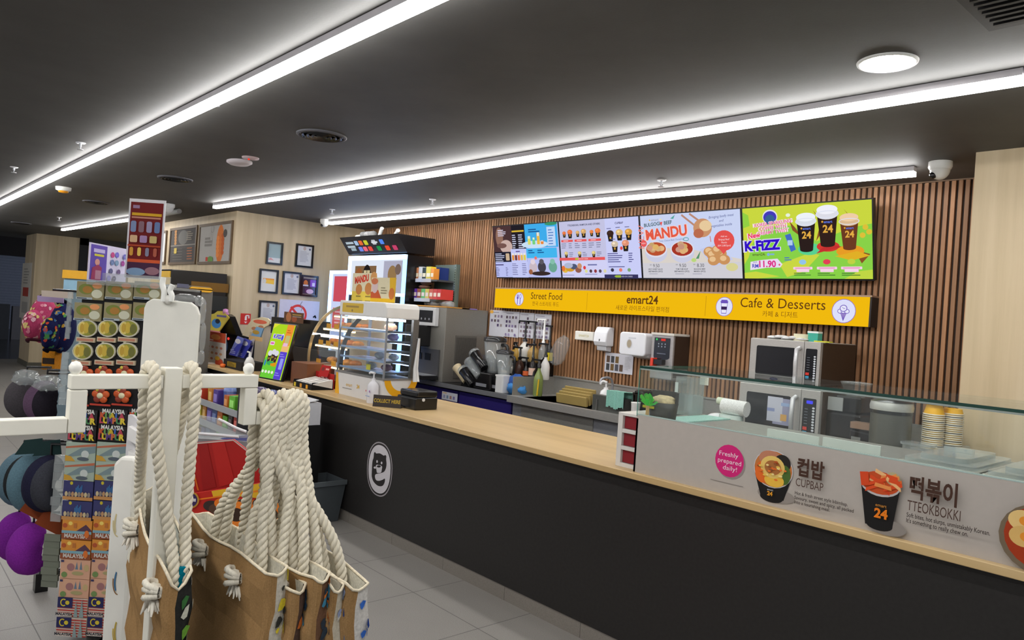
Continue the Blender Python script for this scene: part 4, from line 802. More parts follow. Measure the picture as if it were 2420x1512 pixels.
# ================================================================ service counter
CY = 2.92
t = thing('service_counter', 'long black fronted service counter with a white bear emblem', 'counter', (-4, CY, 0))
b = MB((43, 41, 40), 'blacklam'); b.box(XL+.01, .9, CY, 3.62, .085, .899); b.build('front_panel', t)
b = MB((138, 132, 124), 'stone'); x = -3.187-.6*9
while x < .9: b.box(x+.0015, x+.5985, CY+.006, CY+.06, 0, .084); x += .6
b.box(XL+.01, .9, CY+.012, CY+.05, 0, .083, (70, 66, 62)); b.build('plinth', t, label='grey stone tile plinth')
a = MB((214, 210, 212), 'matte'); a.T = Matrix.Translation((0, CY-.0004, 0))
def em(cx, cy): v = aty(840+cx/8.892, 1020+cy/8.892, CY); return (v.x, v.z)
def oval(k):
    out = []; c = em(505, 785); xr = em(785, 720)[0]-c[0]; zr = c[1]-em(520, 1372)[1]
    for i in range(40):
        a_ = 2*PI*i/40; ca, sa = math.cos(a_), math.sin(a_); e = .9
        out.append((c[0]+(xr-k)*math.copysign(abs(ca)**e, ca), c[1]+(zr-k)*math.copysign(abs(sa)**e, sa)))
    return out
DK = (44, 40, 40)
a.P(oval(0), (170, 164, 168)); a.P(oval(.009), DK); a.P(oval(.022), (214, 210, 214))
sm = lambda pts, n=5: [(p.x, p.z) for p in spline([(em(*q)[0], 0, em(*q)[1]) for q in pts], n)]
a.P(sm([(345, 900), (360, 640), (385, 545), (395, 445), (420, 428), (442, 455), (520, 455), (598, 500), (625, 490), (652, 510), (650, 580), (658, 680), (640, 780), (590, 850), (470, 880), (425, 900), (415, 950), (440, 1015), (500, 1030), (570, 1010), (622, 985), (618, 1060), (580, 1130), (515, 1145), (440, 1110), (375, 1030), (347, 940)]), DK)
def eoval(cx, cy, rx, ry, col):
    a.P([em(cx+rx*math.cos(i*PI/8), cy+ry*math.sin(i*PI/8)) for i in range(16)], col)
LT = (214, 210, 214)
eoval(460, 625, 17, 30, LT); eoval(556, 655, 17, 28, LT)
a.P([em(*q) for q in ((436, 705), (460, 690), (540, 705), (570, 735), (553, 845), (530, 862), (470, 866), (455, 850))], LT); eoval(500, 728, 42, 24, DK)
a.P([em(*q) for q in ((390, 745), (415, 728), (440, 735), (438, 775), (400, 772))], LT)
a.build('emblem', t, label='white oval emblem of a bear holding a cup')
b = MB(m='woodtop'); b.box(XL+.01, .9, 2.862, 3.68, .899, ZT)
b.build('counter_worktop', label='pale oak worktop running along the whole service counter', cat='worktop', bevel=.003)

# ---------------------------------------------------------------- glass food case on the right half
GX0, GX1, GY, GB, DECK, GZ = -2.288, .9, 2.895, 3.46, 1.185, 1.445
t = thing('food_case', 'long food case with a glass hood over a printed grey front', 'display case', (-1.2, GY, ZT))
b = MB((150, 150, 148), 'steel'); b.box(GX0+.012, GX1, GY+.012, GB, ZT, DECK); b.build('deck', t)
b = MB((184, 176, 168), 'paper'); b.box(GX0, GX1, GY, GY+.011, ZT, 1.207); b.box(GX0, GX0+.011, GY, GB, ZT, 1.19); b.build('front_panel', t)
b = MB(m='glass'); b.box(GX0, GX1, GY, GY+.008, 1.208, GZ-.011); b.build('front_glass', t)
b = MB(m='glass'); b.box(GX0, GX1, GY, GB, GZ-.01, GZ); b.build('top_glass', t)
b = MB(m='glass'); b.box(GX0, GX0+.008, GY+.009, GB, 1.191, GZ-.011); b.build('end_glass', t)
b = MB((12, 60, 50), 'gloss'); b.box(GX0-.001, GX1, GY-.0015, GY-.0005, GZ-.011, GZ+.0005); b.box(GX0-.0015, GX0-.0005, GY, GB, GZ-.011, GZ+.0005, (30, 90, 76)); b.box(GX0-.001, GX0+.003, GY-.0015, GY-.0005, 1.2, GZ-.012, (70, 140, 124))
b.box(GX0, GX1, GY-.001, GY+.009, 1.2075, 1.2125, (176, 196, 190)); b.box(GX0, GX1, GY, GY+.004, GZ-.018, GZ-.0115, (206, 216, 212)); b.build('glass_edges', t, label='dark green glass edges')
a = MB((70, 50, 44), 'paper'); a.T = Matrix.Translation((0, GY-.0006, 0))
def gp(px, py): v = aty(px, py, GY); return v.x, v.z
def fit(body, px0, py0, px1, py1, h, c, bold=0.):         # text between two baseline pixels
    (x0, z0), (x1, z1) = gp(px0, py0), gp(px1, py1); wd = glyphs(body, bold)[2]*h/.72
    a.text(body, x0, (z0+z1)/2, h, c, al='L', bold=bold, sx=(x1-x0)/wd)
(cx, czz) = gp(1724, 1089); rx = (gp(1758, 1094)[0]-gp(1690, 1085)[0])/2
a.E(cx+.008, czz-.008, rx, .07, (150, 140, 136)); a.E(cx, czz, rx, .07, (214, 40, 120))
for q, (bd, p0, p1, y) in enumerate((('Freshly', 1699, 1745, 1076), ('prepared', 1696, 1752, 1093), ('daily!', 1708, 1742, 1109))): fit(bd, p0, y, p1, y+5, .02, (246, 226, 236))
x0, z0 = gp(1680, 1131); x1, _ = gp(1757, 1146); a.R(x0, z0-.003, x1, z0, (150, 142, 136))
# cup of rice bowl
(x, z) = gp(1828, 1108); s = (gp(1873, 1115)[0]-gp(1780, 1105)[0])/2
a.E(x+.02, z-.105, s*.95, .03, (150, 142, 136)); a.P([(x-s*.92, z-.03), (x+s*.92, z-.03), (x+s*.62, z-.12), (x-s*.55, z-.12)], (30, 28, 28)); a.E(x, z-.118, s*.58, .02, (30, 28, 28))
a.E(x, z, s, .078, (206, 204, 206)); a.E(x, z, s*.96, .074, (200, 120, 60)); a.E(x-s*.15, z+.04, s*.6, .034, (196, 130, 100)); a.E(x+s*.45, z+.03, s*.42, .036, (44, 40, 36)); a.E(x+s*.6, z-.015, s*.3, .04, (80, 110, 50)); a.E(x-s*.5, z-.02, s*.4, .045, (232, 110, 40))
a.E(x+s*.1, z-.045, s*.5, .028, (240, 190, 70)); a.E(x-s*.02, z+.008, s*.62, .046, (236, 200, 110)); a.E(x, z+.006, s*.42, .03, (176, 112, 60))
rd = random.Random(6)
for k in range(26): q = rd.random()*6.3; r_ = rd.random()*.85; a.E(x+s*r_*math.cos(q), z+.062*r_*math.sin(q), .006+.004*rd.random(), .004, rd.choice(((240, 200, 90), (190, 90, 40), (236, 120, 50), (250, 226, 150), (150, 90, 50))))
a.text('emart', x, z-.088, .008, (220, 220, 220)); a.text('24', x, z-.108, .017, (236, 160, 40), bold=.04)
fit('컵밥', 1886, 1122, 1952, 1127, .056, (74, 50, 40), .03); fit('CUPBAP', 1884, 1149, 1950, 1157, .033, (84, 62, 54))
for k, (q, p0, p1) in enumerate((('Hot & fresh street style bibimbap.', 1883, 2008), ('Savoury, sweet and spicy, all packed', 1882, 2022), ('into a nourishing meal.', 1882, 1966))): fit(q, p0, 1165+11*k, p1, 1165+11*k+.25*(p1-p0), .0135, (60, 50, 46), .01)
# cup of rice cakes
(x, z) = gp(2085, 1150); s = (gp(2133, 1160)[0]-gp(2037, 1145)[0])/2
a.E(x+.03, z-.14, s*.95, .03, (146, 138, 132)); a.P([(x-s*.95, z-.0), (x+s*.95, z-.0), (x+s*.72, z-.135), (x-s*.62, z-.145)], (30, 28, 28)); a.E(x+.005, z-.137, s*.66, .022, (30, 28, 28))
a.E(x, z+.012, s, .046, (196, 190, 190)); a.E(x, z+.016, s*.95, .042, (206, 84, 40)); a.E(x+s*.6, z+.04, s*.36, .024, (190, 180, 140))
rd = random.Random(9)
for k in range(15):
    q = rd.uniform(-.8, .8); dz = rd.uniform(-.01, .05)*(1-abs(q)*.4); c_ = rd.choice(((226, 80, 36), (236, 120, 56), (240, 150, 80), (214, 66, 30), (244, 190, 130)))
    w_ = rd.uniform(.02, .035); sl = rd.uniform(-.02, .02); a.P([(x+s*q-w_, z+dz+sl), (x+s*q+w_, z+dz-sl), (x+s*q+w_*.9, z+dz+.014-sl), (x+s*q-w_*.9, z+dz+.014+sl)], c_)
a.P([(x-s*1.02, z+.045), (x-s*.6, z+.05), (x-s*.5, z+.0), (x-s*.9, z-.005)], (220, 76, 36)); a.text('emart', x+.01, z-.07, .012, (220, 150, 60)); a.text('24', x+.012, z-.11, .034, (240, 130, 30), bold=.04)
fit('떡볶이', 2153, 1171, 2268, 1189, .062, (74, 50, 40), .03); fit('TTEOKBOKKI', 2150, 1205, 2276, 1226, .037, (84, 62, 54))
for k, (q, p0, p1) in enumerate((('Soft bites, hot slurps, unmistakably Korean.', 2149, 2346), ("It's something to really chew on.", 2148, 2294))): fit(q, p0, 1219+13*k, p1, 1219+13*k+.215*(p1-p0), .016, (60, 50, 46), .01)
# soup dish with eggs, partly outside the picture
s = .11; x = gp(2366, 1252)[0]+s*1.15; z = gp(2440, 1268)[1]
a.E(x, z, s*1.15, .115, (120, 104, 84)); a.E(x+.004, z+.004, s*1.05, .104, (170, 60, 28)); 
for dx, dz, c_ in ((-.06, .05, (236, 200, 130)), (-.055, .0, (226, 184, 110)), (0, -.03, (232, 190, 110))): a.E(x+dx, z+dz, .042, .034, c_); a.E(x+dx+.006, z+dz, .017, .015, (236, 150, 50))
a.build('front_print', t, label='printed pictures of food cups with Korean and English text')

# things inside and behind the case
c = atz(1572, 972, DECK); c = Vector((aty(1569, 940, 3.0).x, 3.0, DECK)); R_ = .072
t = thing('food_bin', 'dark round bin of beige crumbs at the left end inside the glass case', 'bin', c)
b = MB((56, 52, 46), 'matte'); b.lathe([(R_*.86, DECK), (R_, DECK+.09), (R_*.95, DECK+.09), (R_*.82, DECK+.02)], c.x, c.y, 22); b.prism([(c.x+R_*math.cos(q*PI/10), c.y+R_*math.sin(q*PI/10)) for q in range(11)]+[(c.x+R_*.93*math.cos(q*PI/10), c.y+R_*.93*math.sin(q*PI/10)) for q in range(10, -1, -1)], 'z', DECK+.08, DECK+.14); b.build('body', t)
b = MB((200, 176, 130), 'crumb'); b.ball(c.x, c.y, DECK+.09, R_*.93, R_*.93, .032, 20, 10, wob=.1); o = b.build('crumbs', t); 
b = MB((80, 190, 90), 'fabric')
rd = random.Random(2)
for k in range(16):
    a_ = rd.uniform(-1.2, 1.2); L_ = rd.uniform(.03, .065); p = Vector((c.x-.04+.02*rd.random(), c.y-R_-.008, DECK+.07)); q = p+Vector((L_*math.sin(a_), -.01*rd.random(), L_*math.cos(a_)))
    b.poly([p+Vector((-.006, 0, 0)), q+Vector((-.012, 0, -.01)), q, q+Vector((.012, 0, -.008)), p+Vector((.006, 0, 0))], (70+rd.randint(0, 40), 180+rd.randint(0, 40), 80))
b.build('leaf_plume', t, label='bright green paper leaves'); b = MB((206, 166, 110), 'matte'); b.box(c.x-.044, c.x-.026, c.y-R_-.007, c.y-R_-.003, DECK+.012, DECK+.075); b.box(c.x-.068, c.x-.0, c.y-R_-.003, c.y-R_+.001, DECK+.058, DECK+.07, (196, 180, 50)); b.build('stick', t, label='wooden stick held by yellow tape')
x = aty(1630, 920, 3.36).x; t = thing('clear_canister', 'tall clear square canister beside the dark bin in the glass case', 'canister', (x, 3.36, DECK))
b = MB((206, 212, 214), 'clear'); b.prism(rrect(x-.055, 3.3, x+.055, 3.42, .014), 'z', DECK+.001, DECK+.2); b.build('body', t); b = MB((150, 156, 160), 'clear'); b.prism(rrect(x-.045, 3.31, x+.045, 3.41, .01), 'z', DECK+.004, DECK+.11); b.build('contents', t); b = MB((226, 228, 226), 'paper'); b.box(x-.05, x-.03, 3.297, 3.299, DECK+.05, DECK+.17); b.build('label_strip', t)
b = MB((170, 206, 196), 'fabric'); b.box(GX0+.03, aty(1636, 990, 3.1).x, 2.92, 3.44, DECK, DECK+.006); b.build('mint_mat', label='pale mint cloth lying under the dark bin', cat='cloth')
for k, (p0, p1, y0, y1, lb) in enumerate(((1815, 1937, 1012, 1068, 'blank white price card on the left, standing before the lower microwave'), (1946, 2083, 1032, 1090, 'blank white price card on the right, standing before the steel urn'))):
    xa, xb2 = aty(p0, y0, 2.93).x, aty(p1, y0+20, 2.93).x; zt = aty(p0, y0, 2.93).z
    b = MB((222, 224, 216), 'paper'); b.box(xa, xb2, 2.925, 2.931, DECK, zt); b.box(xa, xb2, 2.931, 2.98, DECK, DECK+.004); b.build('price_card', label=lb, cat='card', group='price cards in the glass case')
def food_pan(px0, px1, lb):
    xa, xb2 = aty(px0, 1090, 2.98).x, (aty(px1, 1140, 2.98).x if px1 else .0)
    t = thing('food_pan', lb, 'pan', ((xa+xb2)/2, 3.2, DECK), group='lidded pans')
    b = MB((186, 184, 178), 'steel'); b.box(xa, xb2, 2.955, 2.985, DECK, DECK+.02); b.box(xa, xb2, 3.4, 3.43, DECK, DECK+.02); b.box(xa, xa+.03, 2.985, 3.4, DECK, DECK+.02); b.box(xb2-.03, xb2, 2.985, 3.4, DECK, DECK+.02); b.build('rim', t, bevel=.004)
    b = MB((196, 180, 150), 'crumb'); b.box(xa+.03, xb2-.03, 2.985, 3.4, DECK+.001, DECK+.006); b.build('food', t)
    b = MB((220, 222, 220), 'clear'); b.prism(rrect(xa+.01, 2.965, xb2-.01, 3.42, .03), 'z', DECK+.021, DECK+.034); b.prism(rrect(xa+.05, 3.01, xb2-.05, 3.37, .03), 'z', DECK+.034, DECK+.052); b.box((xa+xb2)/2-.05, (xa+xb2)/2+.05, 3.18, 3.2, DECK+.052, DECK+.07); b.build('lid', t)
food_pan(2128, 2312, 'steel pan with a clear lid at the right of the glass case, whole in view'); food_pan(2326, 0, 'steel pan with a clear lid cut off by the right edge of the photo')
# raised bench with microwaves
BZ = 1.012
t = thing('raised_bench', 'raised stainless bench under the two microwaves', 'bench', (-2.2, 4.3, 0))
b = MB((110, 110, 108), 'steel'); b.box(xe+.01, -1.4, 4.02, YW-.002, .97, BZ); b.box(-1.4, -.8, 4.02, 4.515, .97, BZ); b.build('top', t)
b = MB((120, 120, 118), 'steel'); b.box(xe+.01, -.8, 4.06, 4.1, .08, .97); b.build('front_panel', t)
for x in (-3.2, -2.2, -.85): MB((90, 90, 90), 'steel').cbox(x, 4.08, 0, .05, .05, .08).build('leg', t)
b = MB((150, 148, 142), 'steel'); b.box(xe+.01, -1.4, YW-.02, YW-.002, BZ, 1.13); b.build('splashback', t)
def microwave(label, x0, y0, z0, wd, hh, dp, screen):
    t = thing('microwave', label, 'microwave', (x0+wd/2, y0, z0), group='steel microwaves')
    b = MB((176, 172, 168), 'steel'); b.box(x0, x0+wd, y0+.02, y0+dp, z0+.012, z0+hh); b.build('body', t, bevel=.004)
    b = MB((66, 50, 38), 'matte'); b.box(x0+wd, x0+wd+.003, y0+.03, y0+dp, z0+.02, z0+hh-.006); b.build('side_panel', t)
    b = MB((188, 184, 180), 'steel'); b.box(x0, x0+wd*.775, y0, y0+.02, z0+.014, z0+hh-.002); door = b.build('door', t, bevel=.004)
    dw = wd*.775; a = MB((18, 18, 22), 'gloss'); a.T = Matrix.Translation((x0, y0-.0005, z0)); a.RR(dw*.13, hh*.17, dw*.85, hh*.83, .012, (16, 16, 20)); a.RR(dw*.16, hh*.22, dw*.82, hh*.78, .008, (24, 24, 28))
    a.E(dw*.49, hh*.085, .03, .009, (40, 46, 110)); a.R(dw*.45, hh*.075, dw*.53, hh*.095, (120, 126, 170)); a.build('window', door, label='black door window')
    b = MB((210, 210, 212), 'steel'); b.tube([(x0+dw*.93, y0-.005, z0+hh*.12), (x0+dw*.93, y0-.04, z0+hh*.16), (x0+dw*.93, y0-.045, z0+hh*.5), (x0+dw*.93, y0-.04, z0+hh*.8), (x0+dw*.93, y0-.005, z0+hh*.84)], .014, 10); b.build('handle', door)
    b = MB((186, 182, 178), 'steel'); b.box(x0+wd*.78, x0+wd, y0, y0+.02, z0+.014, z0+hh-.002); panel = b.build('control_panel', t, bevel=.003)
    pw = wd*.22; a = MB((20, 20, 24), 'gloss'); a.T = Matrix.Translation((x0+wd*.78, y0-.0005, z0)); a.RR(pw*.12, hh*.14, pw*.82, hh*.84, .008, (22, 22, 27))
    if screen: a.RR(pw*.3, hh*.74, pw*.64, hh*.8, .004, (70, 70, 255), 'screen')
    for k in range(10): a.E(pw*.7, hh*(.2+.052*k), pw*.07, hh*.019, (206, 208, 214))
    for k in range(6): a.R(pw*.24, hh*(.36+.055*k), pw*.42, hh*(.375+.055*k), (100, 104, 112))
    a.R(pw*.2, hh*.25, pw*.42, hh*.31, (210, 60, 50)); a.R(pw*.2, hh*.17, pw*.42, hh*.23, (70, 160, 200)); a.build('keypad', panel)
    for x in (x0+.04, x0+wd-.04):
        for y in (y0+.06, y0+dp-.06): MB((20, 20, 20)).cyl(x, y, z0, z0+.012, .016, n=10).build('foot', t)
    t['label'] = label
    return door
mw = microwave('lower steel microwave with a blue lit display, behind the glass case', -2.575, 4.28, BZ, .53, .318, .56, True)
a = MB((200, 206, 220), 'screen'); a.T = Matrix.Translation((-2.575, 4.2785, BZ)); a.R(.24, .085, .345, .245, (150, 150, 176), 'paper'); a.R(.2, .1, .3, .25, (190, 192, 206), 'paper'); a.R(.29, .2, .345, .22, (150, 170, 206), 'paper'); a.R(.29, .11, .33, .15, (206, 160, 90), 'paper'); a.R(.2, .16, .25, .18, (140, 150, 190), 'paper')
o = a.build('door_stickers', mw, label='pale paper stickers on the window')
b = MB((60, 60, 64), 'matte'); b.box(-2.53, -2.24, 4.26, 4.28, BZ, BZ+.014); b.build('vent_grille', mw.parent)
mw2 = microwave('upper steel microwave standing on the lower one', -2.685, 4.56, BZ+.318, .487, .285, .5, False)
zt = BZ+.318+.285
b = MB((226, 226, 226), 'paper'); rd = random.Random(8)
for k in range(5): b.ball(-2.58+.05*k, 4.68, zt+.01+.006*(k % 2), .05, .06, .012, 10, 6, wob=.3)
b.build('paper_bundle', label='crumpled white paper on top of the upper microwave', cat='paper')
x = aty(1895, 790, 4.68).x; b = MB((226, 222, 190), 'matte'); b.cyl(x, 4.68, zt, zt+.045, .05, n=20); b.build('cream_tub', label='round cream tub on top of the upper microwave', cat='tub')
x = aty(1926, 790, 4.7).x; t = thing('milk_carton', 'small green and white carton beside the cream tub', 'carton', (x, 4.7, zt)); b = MB((70, 176, 156), 'gloss'); b.cbox(x, 4.7, zt, .07, .06, .055); b.build('body', t); b = MB((232, 236, 232), 'gloss'); b.cbox(x, 4.7, zt+.055, .072, .062, .012); b.build('lid', t)
x = aty(1965, 800, 4.62).x; b = MB((206, 206, 60), 'gloss'); b.cbox(x-.06, 4.64, zt, .1, .05, .008); b.build('yellow_pad', label='flat yellow pad at the right of the upper microwave roof', cat='pad')
# clutter left of the lower microwave
x = aty(1690, 975, 4.25).x; t = thing('white_scoop', 'white plastic scoop lying left of the lower microwave', 'scoop', (x, 4.25, BZ)); b = MB((226, 228, 230), 'gloss'); b.ball(x+.02, 4.25, BZ+.05, .085, .06, .05, 16, 10); b.build('bowl', t); b = MB((226, 228, 230), 'gloss'); b.tube([(x-.04, 4.25, BZ+.04), (x-.08, 4.24, BZ+.012)], .014, 8); b.build('handle', t)
x = aty(1728, 980, 4.14).x; t = thing('mint_tub', 'mint green tub with a white roll on top, left of the lower microwave', 'tub', (x, 4.14, BZ)); b = MB((110, 196, 176), 'clear'); b.lathe([(.06, BZ), (.068, BZ+.085), (.06, BZ+.085), (.055, BZ+.01)], x, 4.14, c=(100, 190, 170)); b.build('body', t); b = MB((220, 236, 230), 'gloss'); b.lathe([(.074, BZ+.085), (.072, BZ+.115)], x, 4.14); b.build('lid', t)
b = MB((236, 236, 234), 'fabric'); b.tube([(x-.06, 4.14, BZ+.165), (x+.1, 4.15, BZ+.16)], .048, 16); b.build('white_roll', label='white paper roll lying on the mint tub', cat='roll')
x = aty(1700, 945, 4.3).x; b = MB((206, 216, 190), 'gloss'); b.tube([(x-.04, 4.35, BZ+.17), (x+.1, 4.35, BZ+.165)], .025, 12); b.box(x, x+.06, 4.335, 4.365, BZ, BZ+.145); b.build('pale_bottle', label='pale green bottle lying behind the white roll', cat='bottle')
b = MB((150, 150, 148), 'steel'); x = aty(1640, 990, 4.2).x; b.box(x, x+.16, 4.15, 4.35, BZ, BZ+.06, (60, 58, 56)); b.build('dark_tray', label='dark tray on the bench beside the white scoop', cat='tray', bevel=.006)
# dark machine, urn, cups and boxes at the right
xa, xb2 = aty(1946, 1000, 4.4).x, aty(2040, 1000, 4.4).x
t = thing('coffee_grinder', 'black grinder with a grey note between the lower microwave and the urn', 'machine', (xa, 4.4, BZ)); b = MB((24, 22, 22), 'gloss'); b.box(xa+.03, xb2, 4.36, 4.62, BZ, BZ+.2); b.box(xa+.06, xb2-.02, 4.4, 4.6, BZ+.2, BZ+.3, (30, 28, 28)); b.build('body', t, bevel=.012)
b = MB((60, 50, 44), 'clear'); b.lathe([(.05, BZ+.3), (.085, BZ+.37), (.09, BZ+.38), (.03, BZ+.385)], (xa+xb2)/2+.02, 4.5); b.build('hopper', t); p0, p1 = aty(1957, 936, 4.35), aty(1990, 972, 4.35); b = MB((150, 152, 150), 'paper'); b.box(p0.x, p1.x, 4.352, 4.358, p1.z, p0.z); b.build('note', t, label='grey paper note')
x = aty(2040, 1025, 4.2).x; t = thing('black_pouch', 'black pouch standing left of the steel urn', 'pouch', (x, 4.2, BZ)); b = MB((26, 22, 22), 'gloss'); b.prism([(x-.07, BZ), (x+.05, BZ), (x+.055, BZ+.13), (x-.065, BZ+.14)], 'y', 4.17, 4.23); b.build('body', t, bevel=.012); b = MB((150, 120, 100), 'gloss'); b.box(x-.06, x+.045, 4.168, 4.232, BZ+.145, BZ+.18); b.build('fold', t); b = MB((120, 120, 116), 'paper'); b.box(x-.05, x+.0, 4.165, 4.168, BZ+.03, BZ+.1); b.build('label', t)
x = aty(2105, 1000, 4.12).x; t = thing('steel_urn', 'round steel and glass urn with a black lid at the right', 'urn', (x, 4.12, BZ))
b = MB((20, 20, 20), 'gloss'); b.cyl(x, 4.12, BZ, BZ+.035, .098, n=28); b.build('base', t)
b = MB((104, 104, 96), 'steel'); b.lathe([(.1, BZ+.035), (.1, BZ+.26)], x, 4.12, 28); b.lathe([(.104, BZ+.275), (.106, BZ+.295), (.1, BZ+.32)], x, 4.12, 28, (196, 196, 190)); b.build('body', t); b = MB((22, 22, 22), 'gloss'); b.cyl(x, 4.12, BZ+.258, BZ+.276, .103, n=28); b.lathe([(.104, BZ+.32), (.07, BZ+.34), (.0, BZ+.345)], x, 4.12, 24); b.build('lid', t)
def cup_stack(px, Yq, z0, n, which, top):
    x = aty(px, 1000, Yq).x
    proto = None
    for k in range(n):
        z = z0+.0105*k; j = n-1-k
        lb = 'yellow paper cup, %s from the top of the %s upside down stack' % (ORD[j], which)
        b = MB((236, 176, 30), 'matte'); r0 = .052; hh = .012 if k < n-1 else top
        b.lathe([(r0, z), (r0+.002, z+.003), (r0-.001, z+.006)], x, Yq, 18, (232, 226, 208)); b.lathe([(r0-.003, z+.0045), (r0-.003-.014*hh/.06, z+hh-.0005)], x, Yq, 18, ((60, 56, 60) if k % 4 == 1 else (226, 180, 80)) if k < n-1 else (240, 180, 30))
        b.build('paper_cup', label=lb, cat='cup', group='yellow cups in the %s stack' % which)
    return x
x = cup_stack(2206, 4.25, BZ+.09, 18, 'left', .055)
b = MB((196, 200, 200), 'clear'); b.prism(rrect(x-.09, 4.17, x+.08, 4.33, .02), 'z', BZ, BZ+.085); b.build('clear_box', label='clear plastic box under the left stack of yellow cups', cat='box')
MB((232, 230, 224), 'matte').lathe([(.05, BZ+.09+.0105*17+.056), (.06, BZ+.09+.0105*17+.06), (.06, BZ+.09+.0105*17+.066)], x, 4.25, 20).build('white_disc', label='white lid lying on the left stack of yellow cups', cat='lid')
x2 = cup_stack(2250, 4.33, BZ+.12, 16, 'right', .03)
b = MB((226, 228, 230), 'clear'); b.prism(rrect(x2-.07, 4.26, x2+.07, 4.42, .02), 'z', BZ, BZ+.115); b.build('clear_box', label='clear plastic box under the right stack of yellow cups', cat='box')
for k, (px, Yq, wd, hh, lb) in enumerate(((2168, 4.06, .13, .12, 'clear lidded container nearest the urn'), (2225, 4.07, .13, .09, 'clear container with a white frame right of the lidded one'))):
    x = aty(px, 1050, Yq).x; t = thing('clear_container', lb, 'container', (x, Yq, BZ), group='clear containers at the right')
    b = MB((206, 210, 212), 'clear'); b.prism(rrect(x-wd/2, Yq-.03, x+wd/2, Yq+.06, .015), 'z', BZ, BZ+hh); b.build('body', t); b = MB((222, 224, 226), 'clear'); b.prism(rrect(x-wd/2-.01, Yq-.035, x+wd/2+.01, Yq+.065, .018), 'z', BZ+hh, BZ+hh+.012); b.build('lid', t)
# red drawers
t = thing('drawer_organiser', 'white desk organiser with three dark red drawers on the counter', 'drawers', (-2.36, 2.96, ZT)); xa, xb2 = -2.432, -2.292
b = MB((222, 218, 212), 'gloss'); b.box(xa, xa+.03, 2.93, 3.2, ZT, 1.2); b.box(xb2-.008, xb2, 2.93, 3.2, ZT, 1.2)
for z in (ZT, ZT+.085, ZT+.17, ZT+.255): b.box(xa+.03, xb2-.008, 2.93, 3.2, z, z+.02 if z < 1.15 else 1.2)
b.box(xa, xb2, 3.19, 3.2, ZT, 1.2); b.build('frame', t, bevel=.002)
for k in range(3):
    z = ZT+.022+.085*k; b = MB((140, 44, 50), 'gloss'); b.box(xa+.032, xb2-.01, 2.945, 3.18, z, z+.06); o = b.build('drawer', t); b = MB((150, 48, 54), 'gloss'); b.box(xa-.012, xa, 2.96, 3.0, z, z+.055); b.build('handle', o)

# ---------------------------------------------------------------- pastry cabinet and curved case
WX0, WX1, WY0, WY1 = -5.5, -4.785, 3.02, 3.31
t = thing('pastry_warmer', 'white framed glass pastry cabinet with blue lit trays on the counter', 'display case', ((WX0+WX1)/2, WY0, ZT))
b = MB((226, 224, 222), 'gloss'); b.prism(rrect(WX0, WY0, WX1, WY1, .04), 'z', ZT, 1.105); b.build('base', t)
a = MB((226, 224, 222), 'gloss'); a.T = Matrix.Translation((WX0, WY0-.0005, ZT)); W_ = WX1-WX0
a.P([(.0, 0), (.07, 0), (.03, .17), (0, .17)], (240, 180, 40)); a.text('emart', .22, .075, .03, (226, 180, 60)); a.text('24', .36, .075, .03, (226, 180, 60), bold=.03); a.lines(.12, .34, .06, 1, .1, .006, (150, 146, 140)); a.build('front_print', t)
a = MB(m='gloss'); a.T = Matrix.Translation((WX1+.0005, WY0, ZT)) @ Matrix.Rotation(PI/2, 4, 'Z'); a.ring(.16, .19, .15, .15, .055, (240, 176, 36), a0=PI, a1=2*PI); a.build('side_print', t, label='orange half ring')
b = MB((150, 148, 146), 'steel'); b.box(WX0, WX1+.004, WY0-.004, WY1, 1.105, 1.12); b.build('deck', t)
b = MB((226, 224, 220), 'gloss'); b.prism([(WX0, 1.57), (WX1-.0, 1.57), (WX1, 1.65), (WX1-.02, 1.685), (WX1-.06, 1.69), (WX0, 1.69)], 'y', WY0-.01, WY1); b.build('cap', t, bevel=.01)
a = MB(m='gloss'); a.T = Matrix.Translation((WX0+.05, WY0-.0105, 1.59)); a.RR(0, 0, .36, .085, .02, (230, 228, 226)); a.RR(0, .005, .33, .08, .01, (214, 176, 40)); a.R(.06, .045, .26, .06, (160, 128, 40)); a.E(.16, .022, .012, .01, (150, 120, 40)); a.build('cap_label', t, label='yellow label on the cap')
b = MB((120, 116, 112), 'steel'); b.box(WX1-.03, WX1, WY1-.05, WY1, 1.12, 1.57); b.build('post', t)
for x0_, x1_, y0_, y1_ in ((WX0, WX0+.02, WY1-.02, WY1), (WX1-.012, WX1, WY0, WY0+.012), (WX0, WX0+.012, WY0, WY0+.012)): MB((160, 164, 172), 'steel').box(x0_, x1_, y0_, y1_, 1.12, 1.57).build('post', t)
b = MB(m='glass'); b.box(WX0+.013, WX1-.013, WY0+.002, WY0+.007, 1.121, 1.569); b.box(WX1-.007, WX1-.002, WY0+.013, WY1-.051, 1.121, 1.569); b.build('glass', t)
b = MB((190, 215, 255), 'lamp'); b.box(WX0+.04, WX1-.05, WY0+.05, WY0+.2, 1.55, 1.566, (236, 242, 255)); b.build('lamp', t, label='blue white lamp')
for z in (1.16, 1.24, 1.32, 1.4): b = MB((200, 220, 255), 'lamp'); b.box(WX0+.03, WX1-.06, WY1-.036, WY1-.026, z+.05, z+.056, (150, 172, 230)); b.build('added_tray_glow', t)  # glowing strips added behind the trays to brighten the cabinet inside
trz = [1.15, 1.235, 1.315, 1.39, 1.465]
for z in trz:
    b = MB((206, 214, 232), 'gloss'); b.box(WX0+.02, WX1-.04, WY0+.02, WY1-.03, z, z+.006); b.box(WX1-.04, WX1-.034, WY0+.02, WY1-.03, z-.004, z+.012, (90, 94, 106)); b.box(WX0+.02, WX1-.034, WY0+.014, WY0+.02, z-.003, z+.012, (150, 170, 210)); b.build('tray', t)
